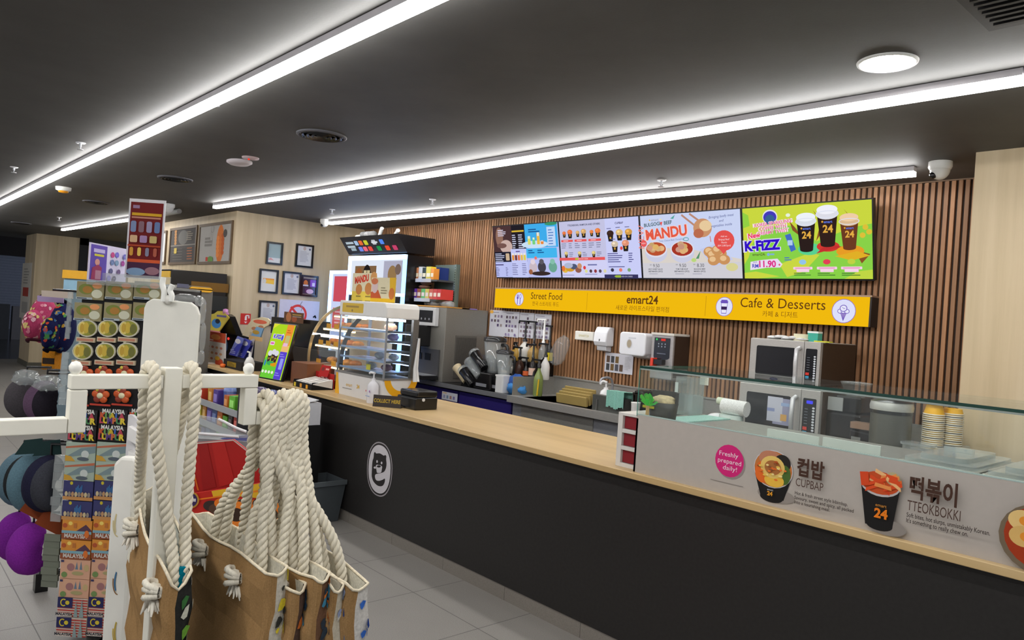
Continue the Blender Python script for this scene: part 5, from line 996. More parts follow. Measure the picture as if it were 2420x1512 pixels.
for k, (u, v, z, r, c_, lb) in enumerate(((.52, .16, trz[4], .055, (226, 170, 130), 'peach bun on the top tray of the glass cabinet'), (.5, .2, trz[3], .05, (190, 170, 206), 'wrapped pale bun on the second tray of the glass cabinet'), (.36, .18, trz[1], .05, (220, 220, 214), 'white bun at the left of the fourth tray'), (.5, .22, trz[1], .045, (214, 214, 206), 'white bun at the right of the fourth tray'),
        (.3, .14, trz[0], .05, (206, 204, 180), 'cream bun on the lowest tray'), (.5, .16, trz[0], .05, (150, 110, 120), 'dark berry bun on the lowest tray'))):
    MB(c_, 'crumb').ball(WX0+u, WY0+v, z+.006+r*.55, r, r*.9, r*.55, 14, 9).build('bun', label=lb, cat='bun', group='buns in the pastry cabinet')
b = MB((226, 206, 60), 'paper'); b.box(WX0+.36, WX0+.42, WY0+.06, WY0+.064, trz[0]+.006, trz[0]+.05); b.build('price_tag', label='yellow price tag on the lowest cabinet tray', cat='tag')
# cards standing on the cap
b, W_, H_ = sheet('promo_card', '', 834, 655, 886, 714, 3.2, col=(226, 214, 170)); z0 = b.T.translation.z; b.T = Matrix.Translation((b.T.translation.x, 3.2, 1.692)); b.v = []; b.f = []; b.mk = []; b.cc = []; b.sm = []; H_ = .235
b.box(0, W_, 0, .003, 0, H_, (222, 212, 180)); b.R(0, 0, W_, .35*H_, (226, 200, 80)); b.text('MANDU', .4*W_, .68*H_, .055, (214, 60, 40), bold=.05, rot=.12, sx=.8); b.E(.3*W_, .42*H_, .05, .045, (196, 130, 70)); b.E(.7*W_, .45*H_, .055, .05, (196, 130, 70)); b.E(.9*W_, .85*H_, .05, .045, (206, 150, 90)); b.lines(.2*W_, .5*W_, .2*H_, 2, .04, .012, (150, 130, 60)); b.lines(.6*W_, .9*W_, .2*H_, 2, .04, .012, (150, 130, 60), seed=3)
b.build('promo_card', label='cream card with MANDU in red standing on the pastry cabinet', cat='card')
p0, p1 = aty(878, 668, 3.1), aty(933, 712, 3.1); b = MB((226, 212, 176), 'paper'); W_, H_ = p1.x-p0.x, .19; b.T = Matrix.Translation((p0.x, 3.1, 1.692)); b.box(0, W_, 0, .003, 0, H_, (222, 212, 178)); b.R(0, 0, W_, .15*H_, (236, 190, 40)); b.P([(0, .15*H_), (.45*W_, .15*H_), (.3*W_, .5*H_), (0, .4*H_)], (196, 90, 50)); b.E(.16*W_, .62*H_, .045, .05, (214, 190, 190)); b.E(.14*W_, .85*H_, .05, .025, (206, 120, 80)); b.P([(.75*W_, H_), (W_, H_), (W_, .15*H_), (.8*W_, .15*H_)], (226, 180, 50)); b.E(.86*W_, .35*H_, .04, .045, (206, 120, 60)); b.lines(.42*W_, .68*W_, .6*H_, 3, .02, .007, (150, 140, 110)); b.build('promo_card', label='smaller yellow card with round food pictures on the pastry cabinet', cat='card')
# curved case
KX0, KX1 = -6.26, -5.66
prof = [(3.17, 1.0), (3.14, 1.1), (3.135, 1.22), (3.16, 1.36), (3.22, 1.48), (3.31, 1.58), (3.43, 1.645), (3.56, 1.67)]
prof = [(p.y, p.z) for p in spline([(0, y, z) for y, z in prof], 4)]
t = thing('bread_case', 'curved glass bread case with warm lights left of the pastry cabinet', 'display case', ((KX0+KX1)/2, 3.1, ZT))
b = MB((66, 46, 34), 'matte'); b.box(KX0, KX1, 3.15, 3.64, ZT, 1.0); b.build('base', t)
def arc(x0, x1, th, col, m_, name, **k):
    b = MB(col, m_); n = len(prof); v = []
    for x in (x0, x1):
        for y, z in prof: v.append((x, y, z))
        for y, z in prof: v.append((x, y+th, z-th*.7))
    f = []
    for i in range(n-1): f += [(i, i+1, 2*n+i+1, 2*n+i), (n+i, 3*n+i, 3*n+i+1, n+i+1), (i, n+i, n+i+1, i+1), (2*n+i, 2*n+i+1, 3*n+i+1, 3*n+i)]
    b.add(v, f, col, m_, False); b.build(name, t, **k)
arc(KX0+.012, KX1-.016, .004, (255, 255, 255), 'glass', 'curved_glass')
arc(KX0, KX0+.012, .022, (196, 180, 150), 'steel', 'end_frame'); arc(KX1-.015, KX1, .03, (22, 22, 24), 'gloss', 'end_frame', label='black curved end frame')
b = MB((210, 206, 196), 'gloss'); b.box(KX0, KX1, 3.56, 3.64, 1.0, 1.675); b.build('back_panel', t)
for k, (z, y0) in enumerate(((1.11, 3.17), (1.28, 3.19), (1.43, 3.26), (1.55, 3.36))):
    b = MB((206, 204, 196), 'steel'); b.box(KX0+.02, KX1-.02, y0, 3.55, z, z+.006); o = b.build('shelf', t)
    b = MB((255, 214, 150), 'lamp'); b.box(KX0+.03, KX1-.03, y0, y0+.022, z-.014, z-.001, (255, 206, 140)); b.build('light_strip', o)
rd = random.Random(13)
for j, (z, y0, nm) in enumerate(((1.116, 3.25, 'lowest'), (1.286, 3.26, 'second'), (1.436, 3.33, 'third'))):
    for k in range(4):
        if j == 0 and k in (1,): continue
        x = KX0+.09+.14*k; c_ = rd.choice(((214, 140, 60), (226, 160, 80), (196, 120, 60)))
        MB(c_, 'crumb').ball(x, y0+.09, z+.03, .066, .05, .03, 14, 9, wob=.05).build('bread_roll', label='golden bread roll on the %s curved case shelf, %s from its left end' % (nm, ORD[k]), cat='bread', group='bread rolls in the curved case')
        b = MB((236, 166, 40), 'paper'); b.box(x-.04, x+.04, y0-.05, y0-.047, z, z+.04); b.build('price_tag', label='orange price tag on the %s curved case shelf, %s from its left end' % (nm, ORD[k]), cat='tag', group='orange price tags in the curved case')

# ---------------------------------------------------------------- things along the counter front
x = aty(882, 915, 2.98).x; t = thing('sanitiser_bottle', 'white pump bottle behind the COLLECT HERE sign', 'bottle', (x, 2.98, ZT))
b = MB((226, 224, 228), 'gloss'); b.lathe([(.042, ZT), (.044, ZT+.01), (.044, ZT+.13), (.03, ZT+.155), (.016, ZT+.165), (.016, ZT+.185)], x, 2.98, 18); b.build('body', t); b = MB((230, 230, 232), 'gloss'); b.cyl(x, 2.98, ZT+.185, ZT+.225, .006, n=8); b.tube([(x+.012, 2.98, ZT+.225), (x-.03, 2.97, ZT+.228), (x-.042, 2.967, ZT+.218)], .009, 8); b.build('pump', t)
a = MB((190, 190, 206), 'paper'); a.T = Matrix.Translation((x, 2.935, ZT)); a.E(-.025, .09, .008, .008, (206, 120, 130)); a.R(-.03, .05, .03, .056, (150, 170, 206)); a.E(.025, .09, .008, .008, (170, 120, 190)); a.build('label_print', t)
a = MB((58, 52, 50), 'matte'); p = Vector((-4.69, 2.885, ZT)); a.at(p, rz=math.radians(40), rx=-.12); a.box(0, .21, 0, .006, 0, .085); a.lay = 1; a.text('COLLECT HERE', .105, .032, .026, (196, 166, 50), bold=.02, sx=.8)
b2 = MB((48, 44, 42), 'matte'); b2.at(p, rz=math.radians(40)); b2.box(0, .21, .0, .05, 0, .004)
t = thing('collect_sign', 'small dark sign reading COLLECT HERE on the counter edge', 'sign', p); a.build('face', t); b2.build('foot', t)
xr_ = aty(1026, 925, 3.22).x; t = thing('receipt_printer', 'black receipt printer right of the COLLECT HERE sign', 'printer', (xr_-.13, 3.16, ZT)); b = MB((22, 22, 23), 'gloss'); b.box(xr_-.24, xr_, 3.06, 3.26, ZT, ZT+.09); b.box(xr_-.235, xr_-.005, 3.08, 3.26, ZT+.09, ZT+.135); b.build('body', t, bevel=.012, seg=3); b = MB((206, 206, 206), 'gloss'); b.at((xr_, 3.13, ZT+.075), ry=PI/2); b.cyl(0, 0, -.002, .004, .012, n=12); b.build('button', t)
b = MB((60, 90, 160), 'matte'); b.tube(spline([(xr_-.25, 3.16, ZT+.05), (xr_-.29, 3.1, ZT+.02), (xr_-.24, 3.02, ZT+.008), (xr_-.16, 3.04, ZT+.008)], 6), .005, 6); b.build('cable', t)
t = thing('serving_tongs', 'white tongs hanging at the right side of the pastry cabinet', 'tongs', (WX1+.03, 3.28, 1.2)); MB((160, 160, 164), 'steel').tube([(WX1-.002, 3.3, 1.43), (WX1+.04, 3.3, 1.43)], .005, 6).build('hook', t); b = MB((226, 226, 226), 'gloss'); b.tube([(WX1+.03, 3.3, 1.43), (WX1+.035, 3.29, 1.2), (WX1+.05, 3.29, 1.1)], [.008, .012, .02], 8); b.build('arm', t); b = MB((216, 216, 216), 'gloss'); b.tube([(WX1+.034, 3.295, 1.43), (WX1+.05, 3.26, 1.2), (WX1+.065, 3.26, 1.1)], [.008, .01, .016], 8); b.build('arm', t)
# red candy tray
xa, xb2 = -6.02, -5.68; t = thing('candy_tray', 'red and white cardboard candy tray on the counter', 'tray', (-5.85, 2.98, ZT))
b = MB((30, 28, 30), 'paper'); b.box(xa, xb2, 2.9, 2.904, ZT, ZT+.045); b.box(xa, xb2, 2.904, 3.1, ZT, ZT+.004); b.box(xa, xa+.004, 2.904, 3.1, ZT, ZT+.06); b.box(xb2-.004, xb2, 2.904, 3.1, ZT, ZT+.06); b.build('tray', t)
b = MB((186, 36, 34), 'paper'); b.box(xa, xb2, 3.1, 3.106, ZT, ZT+.13); b.T = Matrix.Translation((xa, 3.0995, ZT)); b.E(.21, .08, .02, .025, (196, 170, 176)); b.R(.12, .085, .17, .1, (236, 190, 180)); b.build('back_panel', t, label='red back panel')
for k in range(5): x = xa+.068*k+.03; MB((232, 230, 226), 'paper').add([(x, 2.91, ZT+.05), (x+.04, 2.91, ZT+.05), (x+.04, 3.09, ZT+.085), (x, 3.09, ZT+.085), (x, 2.91, ZT+.045), (x, 3.09, ZT+.01), (x+.04, 2.91, ZT+.045), (x+.04, 3.09, ZT+.01)], [(0, 1, 2, 3), (0, 3, 5, 4), (1, 2, 7, 6)]).build('divider', t)
for k, c_ in enumerate(((226, 200, 60), (226, 160, 60), (236, 170, 50))): x = xa+.04+.11*k; MB(c_, 'paper').box(x-.016, x+.016, 2.896, 2.9, ZT+.004, ZT+.036).build('price_tag', t)
b = MB((176, 30, 30), 'paper'); b.at((xa+.13, 3.06, ZT+.1), rz=.1, rx=-.35); b.box(0, .14, 0, .003, 0, .1); b.lay = 1; b.R(.02, .05, .06, .08, (120, 50, 46)); b.R(.08, .06, .13, .075, (230, 160, 150)); b.build('promo_card', label='tilted red card standing in the candy tray', cat='card')
b = MB((228, 228, 226), 'gloss'); b.cbox(xa+.0, 3.18, ZT, .08, .05, .1); b.cbox(xa-.01, 3.18, ZT+.1, .03, .03, .07); b.build('white_clip_stand', label='white plastic stand behind the candy tray', cat='stand')
# portrait touch screen
t = thing('pos_screen', 'bright portrait order screen leaning back on the counter', 'screen', (-6.5, 2.9, ZT)); p = Vector((-6.66, 2.875, ZT+.012)); T_ = Matrix.Translation(p) @ Matrix.Rotation(.16, 4, 'Z') @ Matrix.Rotation(-.24, 4, 'X'); W_, H_ = .335, .51
b = MB((20, 20, 22), 'gloss'); b.T = T_; b.box(-.015, W_+.015, .002, .03, -.02, H_+.015); b.build('casing', t, bevel=.005)
a = MB(m='screen'); a.T = T_; a.R(0, 0, W_, H_, (176, 220, 40)); sw = W_*.68
a.P([(0, 0), (sw, 0), (sw, .3*H_), (.5*sw, .22*H_), (.2*sw, .4*H_), (0, .35*H_)], (110, 206, 60)); a.P([(0, .9*H_), (.4*sw, H_), (0, H_)], (226, 226, 60))
a.text('K-FIZZ', .5*sw, .73*H_, .04, (226, 220, 250), bold=.08, sx=.9); a.text('K-FIZZ', .5*sw, .732*H_, .036, (66, 40, 210), bold=.04, sx=.9); a.E(.82*sw, .76*H_, .022, .035, (226, 220, 250)); a.E(.82*sw, .75*H_, .016, .028, (80, 80, 200)); a.RR(.1*sw, .6*H_, .4*sw, .67*H_, .008, (240, 210, 240)); a.R(.14*sw, .62*H_, .36*sw, .65*H_, (226, 90, 170))
for x, z, q in ((.3, .42, .2), (.55, .45, .22), (.75, .43, .17)): a.P([(x*sw-.025, z*H_), (x*sw+.03, z*H_), (x*sw+.02, (z-.14)*H_), (x*sw-.018, (z-.14)*H_)], (60, 44, 50)); a.E(x*sw, (z+.03)*H_, .034, .026, (222, 222, 232)); a.text('24', x*sw, (z-.08)*H_, .016, (226, 176, 70), bold=.03)
a.E(.5*sw, .27*H_, .06, .02, (60, 170, 90)); a.P([(.5*sw, .26*H_), (.95*sw, .3*H_), (.9*sw, .22*H_), (.6*sw, .22*H_)], (226, 150, 30)); a.E(.15*sw, .27*H_, .012, .03, (50, 120, 200))
for k in range(4): a.E((.15+.22*k)*sw, .11*H_, .018, .014, (236, 240, 226))
a.R(sw, .52*H_, W_, H_, (240, 150, 56)); a.R(sw, .5*H_, W_, .62*H_, (240, 190, 120)); a.RR(sw+.02, .62*H_, W_-.02, .8*H_, .01, (200, 190, 120)); a.RR(sw+.01, .6*H_, W_-.03, .66*H_, .01, (236, 190, 220)); a.lines(sw+.02, W_-.02, .9*H_, 2, .02, .008, (200, 100, 40), 'screen')
a.R(sw, 0, W_, .5*H_, (90, 70, 206)); a.RR(sw+.035, .18*H_, W_-.025, .38*H_, .006, (150, 160, 240)); a.lines(sw+.01, W_-.02, .46*H_, 2, .02, .008, (150, 140, 240), 'screen'); a.lines(sw+.01, W_-.02, .12*H_, 2, .02, .008, (150, 140, 240), 'screen'); a.build('display', t, label='lit green, orange and violet picture')
b = MB((18, 18, 20), 'gloss'); b.T = Matrix.Translation(p) @ Matrix.Rotation(.16, 4, 'Z'); b.prism([(.02, 0), (.22, 0), (.2, .03), (.13, .3), (.1, .3)], 'x', .06, .28); b.build('stand', t)
# brown box, black tills
b = MB((120, 76, 50), 'matte'); b.at((-6.22, 3.0, ZT), rz=.05); b.box(-.06, .22, 0, .24, 0, .19); b.build('till_box', label='plain brown box behind the candy tray', cat='box', bevel=.003)
t = thing('cash_register', 'black till with a wide dark back behind the brown box', 'till', (-6.7, 3.5, ZT)); q0, q1, q2 = aty(690, 752, 3.46), aty(768, 760, 3.46), aty(642, 748, 3.46)
b = MB((24, 23, 24), 'gloss'); b.box(q0.x, q1.x, 3.46, 3.52, 1.2, q0.z); b.build('back_cover', t, bevel=.006); b = MB((44, 38, 36), 'matte'); b.box(q0.x, q1.x, 3.44, 3.6, ZT, 1.2); b.build('body', t, bevel=.006)
b = MB((34, 34, 36), 'gloss'); b.box(q2.x, q0.x-.004, 3.46, 3.53, 1.3, q2.z); b.cyl((q2.x+q0.x)/2, 3.459, 1.36, 1.361, .03); b.build('monitor', t, bevel=.006); b = MB((24, 24, 25), 'gloss'); b.box((q2.x+q0.x)/2-.04, (q2.x+q0.x)/2+.04, 3.48, 3.52, ZT, 1.3); b.build('stand', t)
b = MB((130, 96, 70), 'paper'); p0, p1 = aty(672, 736, 3.42), aty(716, 765, 3.42); b.T = Matrix.Translation((p0.x, 3.42, p1.z)); W_, H_ = p1.x-p0.x, p0.z-p1.z; b.box(0, W_, 0, .004, 0, H_, (96, 66, 48)); b.E(.25*W_, .5*H_, .06, .05, (170, 110, 70)); b.E(.55*W_, .35*H_, .06, .03, (150, 80, 50)); b.R(.45*W_, .72*H_, .9*W_, .82*H_, (176, 146, 70)); b.R(.45*W_, .55*H_, .9*W_, .62*H_, (160, 150, 140)); b.build('promo_card', label='brown card with a food picture standing on the black till', cat='card')
# ================================================================ framed things on the walls
def wallX(name, px0, py0, px1, py1, X, th=.02):        # panel on the certificate wall, facing +X
    p0, p1 = atx(px0, py0, X), atx(px1, py1, X)
    return Matrix.Translation((X, p0.y, p1.z)) @ Matrix.Rotation(PI/2, 4, 'Z'), p1.y-p0.y, p0.z-p1.z
FR = [(630.5, 570, 665, 627, 0, 'black framed certificate with a bright window reflection, upper left of the group'), (699.5, 575, 737, 634, 1, 'black framed white certificate, upper right of the group'), (613, 634, 654, 694, 2, 'black framed certificate with an orange picture in the middle'),
      (668, 640, 708, 698, 1, 'black framed white certificate right of the orange one'), (712, 649, 748, 702, 3, 'black frame with small violet pictures, rightmost of the group'), (612, 709, 651, 770, 1, 'black framed certificate low on the wall beside the no smoking sign')]
for px0, py0, px1, py1, kd, lb in FR:
    T_, W_, H_ = wallX('', px0, py0, px1, py1, XL)
    t = thing('certificate_frame', lb, 'frame', T_.translation, group='certificates on the pale wall')
    b = MB((26, 24, 22), 'gloss'); b.T = T_; e_ = .022
    b.box(0, W_, -.025, -.001, 0, e_); b.box(0, W_, -.025, -.001, H_-e_, H_); b.box(0, e_, -.025, -.001, e_, H_-e_); b.box(W_-e_, W_, -.025, -.001, e_, H_-e_); b.build('frame', t)
    a = MB((216, 216, 214), 'gloss'); a.T = T_ @ Matrix.Translation((0, -.008, 0)); a.R(e_, e_, W_-e_, H_-e_, ((150, 170, 172), (214, 214, 214), (214, 214, 210), (60, 54, 70))[kd])
    if kd == 0: a.R(e_, e_, W_-e_, .3*H_, (206, 206, 206)); a.P([(.1*W_, .2*H_), (.3*W_, .3*H_), (.5*W_, .18*H_)], (206, 150, 150))  # window reflection on the glass painted in as flat colour
    if kd == 1: a.E(.5*W_, .82*H_, .02, .025, (190, 170, 160)); a.E(.8*W_, .8*H_, .014, .014, (90, 100, 120)); a.lines(.25*W_, .8*W_, .7*H_, 9, .055*H_, .008, (176, 176, 184))
    if kd == 2: a.R(.22*W_, .42*H_, .8*W_, .62*H_, (232, 150, 50)); a.P([(.22*W_, .42*H_), (.8*W_, .38*H_), (.8*W_, .55*H_), (.4*W_, .56*H_)], (236, 190, 60)); a.E(.3*W_, .5*H_, .02, .03, (206, 206, 200))
    if kd == 3: a.R(.1*W_, .5*H_, .44*W_, .78*H_, (40, 34, 50)); a.E(.28*W_, .62*H_, .03, .04, (206, 120, 60)); a.R(.1*W_, .48*H_, .44*W_, .55*H_, (206, 206, 214)); a.R(.54*W_, .46*H_, .92*W_, .8*H_, (130, 70, 180)); a.R(.66*W_, .5*H_, .82*W_, .66*H_, (214, 200, 226)); a.R(.26*W_, .16*H_, .74*W_, .38*H_, (90, 50, 90)); a.E(.55*W_, .24*H_, .05, .03, (214, 180, 200)); a.R(e_, .84*H_, W_-e_, H_-e_, (160, 150, 134)); a.R(e_, e_, W_-e_, .12*H_, (130, 120, 110))
    a.build('picture', t)
T_, W_, H_ = wallX('', 661, 706, 751, 775, XL); b = MB((214, 212, 226), 'paper'); b.T = T_; b.box(0, W_, -.006, -.001, 0, H_); b.lay = 18
cx, cz_ = .46*W_, .46*H_; b.ring(cx, cz_, .2*W_*1.15, .38*H_, .03, (226, 70, 66), n=36); b.L([(cx-.17*W_, cz_+.26*H_), (cx+.16*W_, cz_-.26*H_)], .03, (226, 70, 66)); b.R(cx-.1*W_, cz_-.02, cx+.08*W_, cz_+.02, (40, 40, 46)); b.L([(cx+.08*W_, cz_+.05), (cx+.1*W_, cz_+.1), (cx+.05*W_, cz_+.13), (cx+.09*W_, cz_+.17)], .01, (150, 150, 156)); b.L([(.86*W_, .4*H_), (.9*W_, .45*H_), (.92*W_, .38*H_)], .02, (40, 40, 46))
b.build('no_smoking_sign', label='white no smoking sign with a red circle below the certificates', cat='sign')
T_, W_, H_ = wallX('', 569, 740, 591, 767, XL); b = MB((206, 50, 40), 'gloss'); b.T = T_; b.box(0, W_, -.004, -.001, 0, H_); b.lay = 12
b.P([(.42*W_, .38*H_), (.62*W_, .38*H_), (.62*W_, .7*H_), (.56*W_, .76*H_), (.46*W_, .76*H_), (.42*W_, .7*H_)], (240, 226, 222)); b.R(.46*W_, .76*H_, .58*W_, .84*H_, (240, 226, 222)); b.L([(.58*W_, .82*H_), (.8*W_, .82*H_), (.82*W_, .6*H_)], .015, (240, 226, 222)); b.P([(.36*W_, .26*H_), (.68*W_, .26*H_), (.52*W_, .1*H_)], (240, 226, 222))
b.build('extinguisher_sign', label='small red fire extinguisher sign near the corner of the pale wall', cat='sign')
for k, (px0, py0, px1, py1, lb) in enumerate(((352, 550, 388, 624, 'brown framed white poster with green leaves, mostly behind the red hanging poster'), (402, 540, 459.5, 624, 'brown framed dark menu poster in the middle'), (471, 531, 542.5, 623, 'brown framed grey poster of orange fried food, nearest the corner'))):
    p0, p1 = aty(px0, py0, 3.42), aty(px1, py1, 3.42); W_, H_ = p1.x-p0.x, p0.z-p1.z; T_ = Matrix.Translation((p0.x, 3.42, p1.z))
    t = thing('poster_frame', lb, 'poster', T_.translation, group='brown framed posters')
    b = MB((104, 84, 62), 'matte'); b.T = T_; e_ = .035; b.box(0, W_, 0, .019, 0, e_); b.box(0, W_, 0, .019, H_-e_, H_); b.box(0, e_, 0, .019, e_, H_-e_); b.box(W_-e_, W_, 0, .019, e_, H_-e_); b.build('frame', t)
    a = MB(m='paper'); a.T = T_ @ Matrix.Translation((0, .012, 0))
    if k == 0:
        a.R(e_, e_, W_-e_, H_-e_, (226, 226, 220)); [a.E(.7*W_+.03*math.sin(q*2), (.2+.1*q)*H_, .03, .02, (110, 150, 70)) for q in range(7)]
    elif k == 1:
        a.R(e_, e_, W_-e_, H_-e_, (84, 80, 78)); a.R(e_, .5*H_, W_-e_, .53*H_, (140, 134, 126)); a.E(.5*W_, .72*H_, .2, .1, (120, 118, 114))
        for q in range(5): a.E(.22*W_, (.58+.08*q)*H_, .05, .025, (190, 140, 90)); a.R(.68*W_, (.13+.07*q)*H_, .86*W_, (.16+.07*q)*H_, (170, 110, 80)); a.R(.14*W_, (.13+.07*q)*H_, .5*W_, (.145+.07*q)*H_, (120, 114, 108))
        a.R(.2*W_, .3*H_, .3*W_, .45*H_, (206, 180, 90)); a.lines(.64*W_, .88*W_, .86*H_, 5, .05*H_, .012, (150, 140, 126))
    else:
        a.R(e_, e_, W_-e_, H_-e_, (176, 172, 166)); a.E(.66*W_, .48*H_, .13, .24, (214, 120, 56)); 
        for q in range(10): a.E((.6+.14*(q % 2))*W_, (.22+.05*q)*H_, .05, .03, ((232, 140, 70), (196, 96, 44))[q % 2])
        a.E(.8*W_, .72*H_, .06, .05, (90, 84, 80)); a.lines(.2*W_, .44*W_, .66*H_, 3, .08*H_, .03, (140, 136, 130)); a.E(.4*W_, .12*H_, .1, .04, (110, 150, 80)); a.R(.26*W_, .08*H_, .33*W_, .18*H_, (190, 70, 60)); a.ring(.42*W_, .86*H_, .05, .05, .006, (130, 126, 120))
    a.build('picture', t)

# ---------------------------------------------------------------- black kiosk and grey machine
XK = -9.0; p0, p1 = atx(405, 636, XK), atx(545, 650, XK)
t = thing('black_kiosk', 'tall black kiosk with a dim yellow band beside the framed posters', 'kiosk', (XK-.3, (p0.y+p1.y)/2, 0))
b = MB((22, 21, 22), 'gloss'); b.box(XK-.7, XK, p0.y, p1.y-.04, 0, p0.z); b.build('body', t, bevel=.006)
b = MB((226, 180, 60), 'matte'); b.box(XK-.72, XK-.01, p0.y-.012, p0.y-.001, 1.2, p0.z-.02); b.build('side_panel', t, label='yellow side panel')
q0, q1 = atx(452, 664, XK), atx(539, 692, XK); b = MB((120, 84, 24), 'gloss'); b.box(XK+.001, XK+.006, q0.y, q1.y, q1.z, q0.z); b.build('yellow_band', t); q0, q1 = atx(500, 698, XK), atx(535, 735, XK); b = MB((40, 44, 44), 'gloss'); b.box(XK+.001, XK+.006, q0.y, q1.y, q1.z, q0.z); b.build('dark_window', t)
XM = -7.95; p0, p1 = atx(416, 672, XM), atx(503, 692, XM)
t = thing('vending_machine', 'grey machine with a rounded glowing yellow top before the black kiosk', 'machine', (XM-.25, (p0.y+p1.y)/2, 0))
b = MB((120, 116, 108), 'steel'); b.prism(rrect(p0.y, 0, p1.y, p0.z-.0, .05), 'x', XM-.5, XM); b.build('body', t); q0 = atx(448, 672, XM)
b = MB((236, 176, 50), 'gloss'); b.prism(rrect(q0.y, p1.z, p1.y-.01, p0.z-.008, .03), 'x', XM+.001, XM+.02); b.build('top_panel', t, label='yellow top panel')
b = MB((96, 98, 120), 'gloss'); 
for q in range(2): b.box(XM+.001, XM+.012, p0.y+.01, q0.y-.01, p1.z-.02+.05*q, p1.z+.02+.05*q)
b.build('grey_slats', t)
pA, pB = atd(148, 637, 9.0), atd(214, 661, 9.0)
b = MB((236, 176, 50), 'matte'); b.at((pA.x, pA.y, 0), rz=YAW); b.box(0, .42, 0, .4, pB.z, pA.z); b.box(.02, .4, .02, .38, 0, pB.z, (120, 140, 150)); b.box(.02, .4, .005, .02, pB.z-.16, pB.z-.02, (150, 190, 214)); b.build('yellow_topped_shelf', label='shelf with a plain orange yellow top behind the pillow rack', cat='shelf')
# white notice strip on the far pier and a small dark stand in the passage
p0, p1 = aty(54, 622, 2.785), aty(67, 755, 2.785); b = MB((206, 200, 190), 'paper'); b.T = Matrix.Translation((p0.x, 2.785, p1.z)); W_, H_ = p1.x-p0.x, p0.z-p1.z; b.box(0, W_, 0, .004, 0, H_); b.R(.2*W_, .4*H_, .8*W_, .56*H_, (176, 70, 60)); b.lines(.2*W_, .8*W_, .9*H_, 6, .05*H_, .02, (150, 146, 140)); b.R(.2*W_, .1*H_, .8*W_, .3*H_, (170, 166, 160)); b.build('notice_strip', label='tall white notice with a red patch on the far pier', cat='notice')
p = atz(38, 802, 0); b = MB((120, 120, 130), 'matte'); b.cbox(p.x, p.y, 0, .3, .3, 1.0); b.cbox(p.x, p.y-.35, 0, .3, .25, 1.05, (70, 74, 84)); b.build('passage_stand', label='grey stand far away in the passage at the left edge', cat='stand')

# ================================================================ left end of the counter
def slabY(name, pts, Y, th, c, lb, cat, m='paper', art=None, group=None, lean=0.):      # flat item traced on a plane parallel to the counter
    P_ = [aty(px, py, Y) for px, py in pts]; x0 = min(p.x for p in P_); z0 = min(p.z for p in P_)
    b = MB(c, m); b.T = Matrix.Translation((x0, Y, z0)) @ Matrix.Rotation(-lean, 4, 'X'); L_ = [(p.x-x0, p.z-z0) for p in P_]
    b.prism(L_, 'y', .0, th); b.lay = 1
    if art: art(b, max(p[0] for p in L_), max(p[1] for p in L_))
    return b.build(name, label=lb, cat=cat, group=group)
def art_food(b, W_, H_):
    b.R(0, .72*H_, W_, H_, (206, 84, 50)); b.E(.5*W_, .86*H_, .25*W_, .08*H_, (236, 150, 80)); b.R(.1*W_, .74*H_, .4*W_, .78*H_, (240, 200, 190))
    for j in range(3):
        for i in range(4): b.E((.16+.22*i)*W_, (.56-.17*j)*H_, .07*W_, .035*H_, ((200, 150, 110), (190, 120, 100))[(i+j) % 2])
    b.E(.78*W_, .14*H_, .2*W_, .12*H_, (206, 80, 50)); b.E(.68*W_, .26*H_, .12*W_, .06*H_, (236, 190, 70))
slabY('menu_stand', [(484, 860), (529, 864), (531, 788), (488, 786)], 3.0, .02, (214, 208, 202), 'upright menu card with a red top at the left end of the counter', 'card', art=art_food)
def art_y(b, W_, H_): b.E(.5*W_, .45*H_, .2*W_, .2*H_, (80, 150, 220)); b.E(.55*W_, .55*H_, .1*W_, .1*H_, (50, 56, 70)); b.R(.1*W_, .0, .7*W_, .14*H_, (226, 140, 150)); b.R(.5*W_, .74*H_, .9*W_, .82*H_, (120, 110, 170))
slabY('standee', [(483, 783), (512, 790), (541, 750), (533, 742), (531, 735), (514, 735), (506, 741), (500, 742)], 3.2, .012, (226, 206, 90), 'leaning yellow cut out card with a blue picture above the menu card', 'card', art=art_y)
b = MB((206, 140, 190), 'gloss'); p = aty(533, 737, 3.22); b.ball(p.x, p.y, p.z, .045, .03, .035, 12, 8, wob=.2); b.ball(p.x+.05, p.y, p.z-.02, .035, .02, .02, 10, 7); b.build('pink_figure', label='tiny pink ornament on the tip of the yellow card', cat='ornament')
t = thing('till_display', 'black till seen from behind with a red light at the left end of the counter', 'till', aty(545, 845, 3.3))
P_ = [aty(px, py, 3.35) for px, py in ((516, 790), (563, 792), (546, 748), (538, 742))]; b = MB((16, 15, 16), 'gloss'); b.prism([(p.x, p.z) for p in P_], 'y', 3.33, 3.4); b.build('monitor', t); p = aty(541, 800, 3.4); b = MB((24, 23, 26), 'gloss'); b.box(p.x-.2, p.x+.28, 3.4, 3.6, ZT, p.z+.06); b.build('body', t); p = aty(540, 800, 3.399); b = MB((255, 70, 60), 'screen'); b.ball(p.x, 3.397, p.z, .03, .006, .016); b.build('red_light', t, label='red light'); p = aty(536, 818, 3.399); MB((60, 90, 140), 'gloss').ball(p.x, 3.397, p.z, .03, .006, .06).build('painted_blue_reflection', t)  # blue reflection on the till put in as a coloured oval
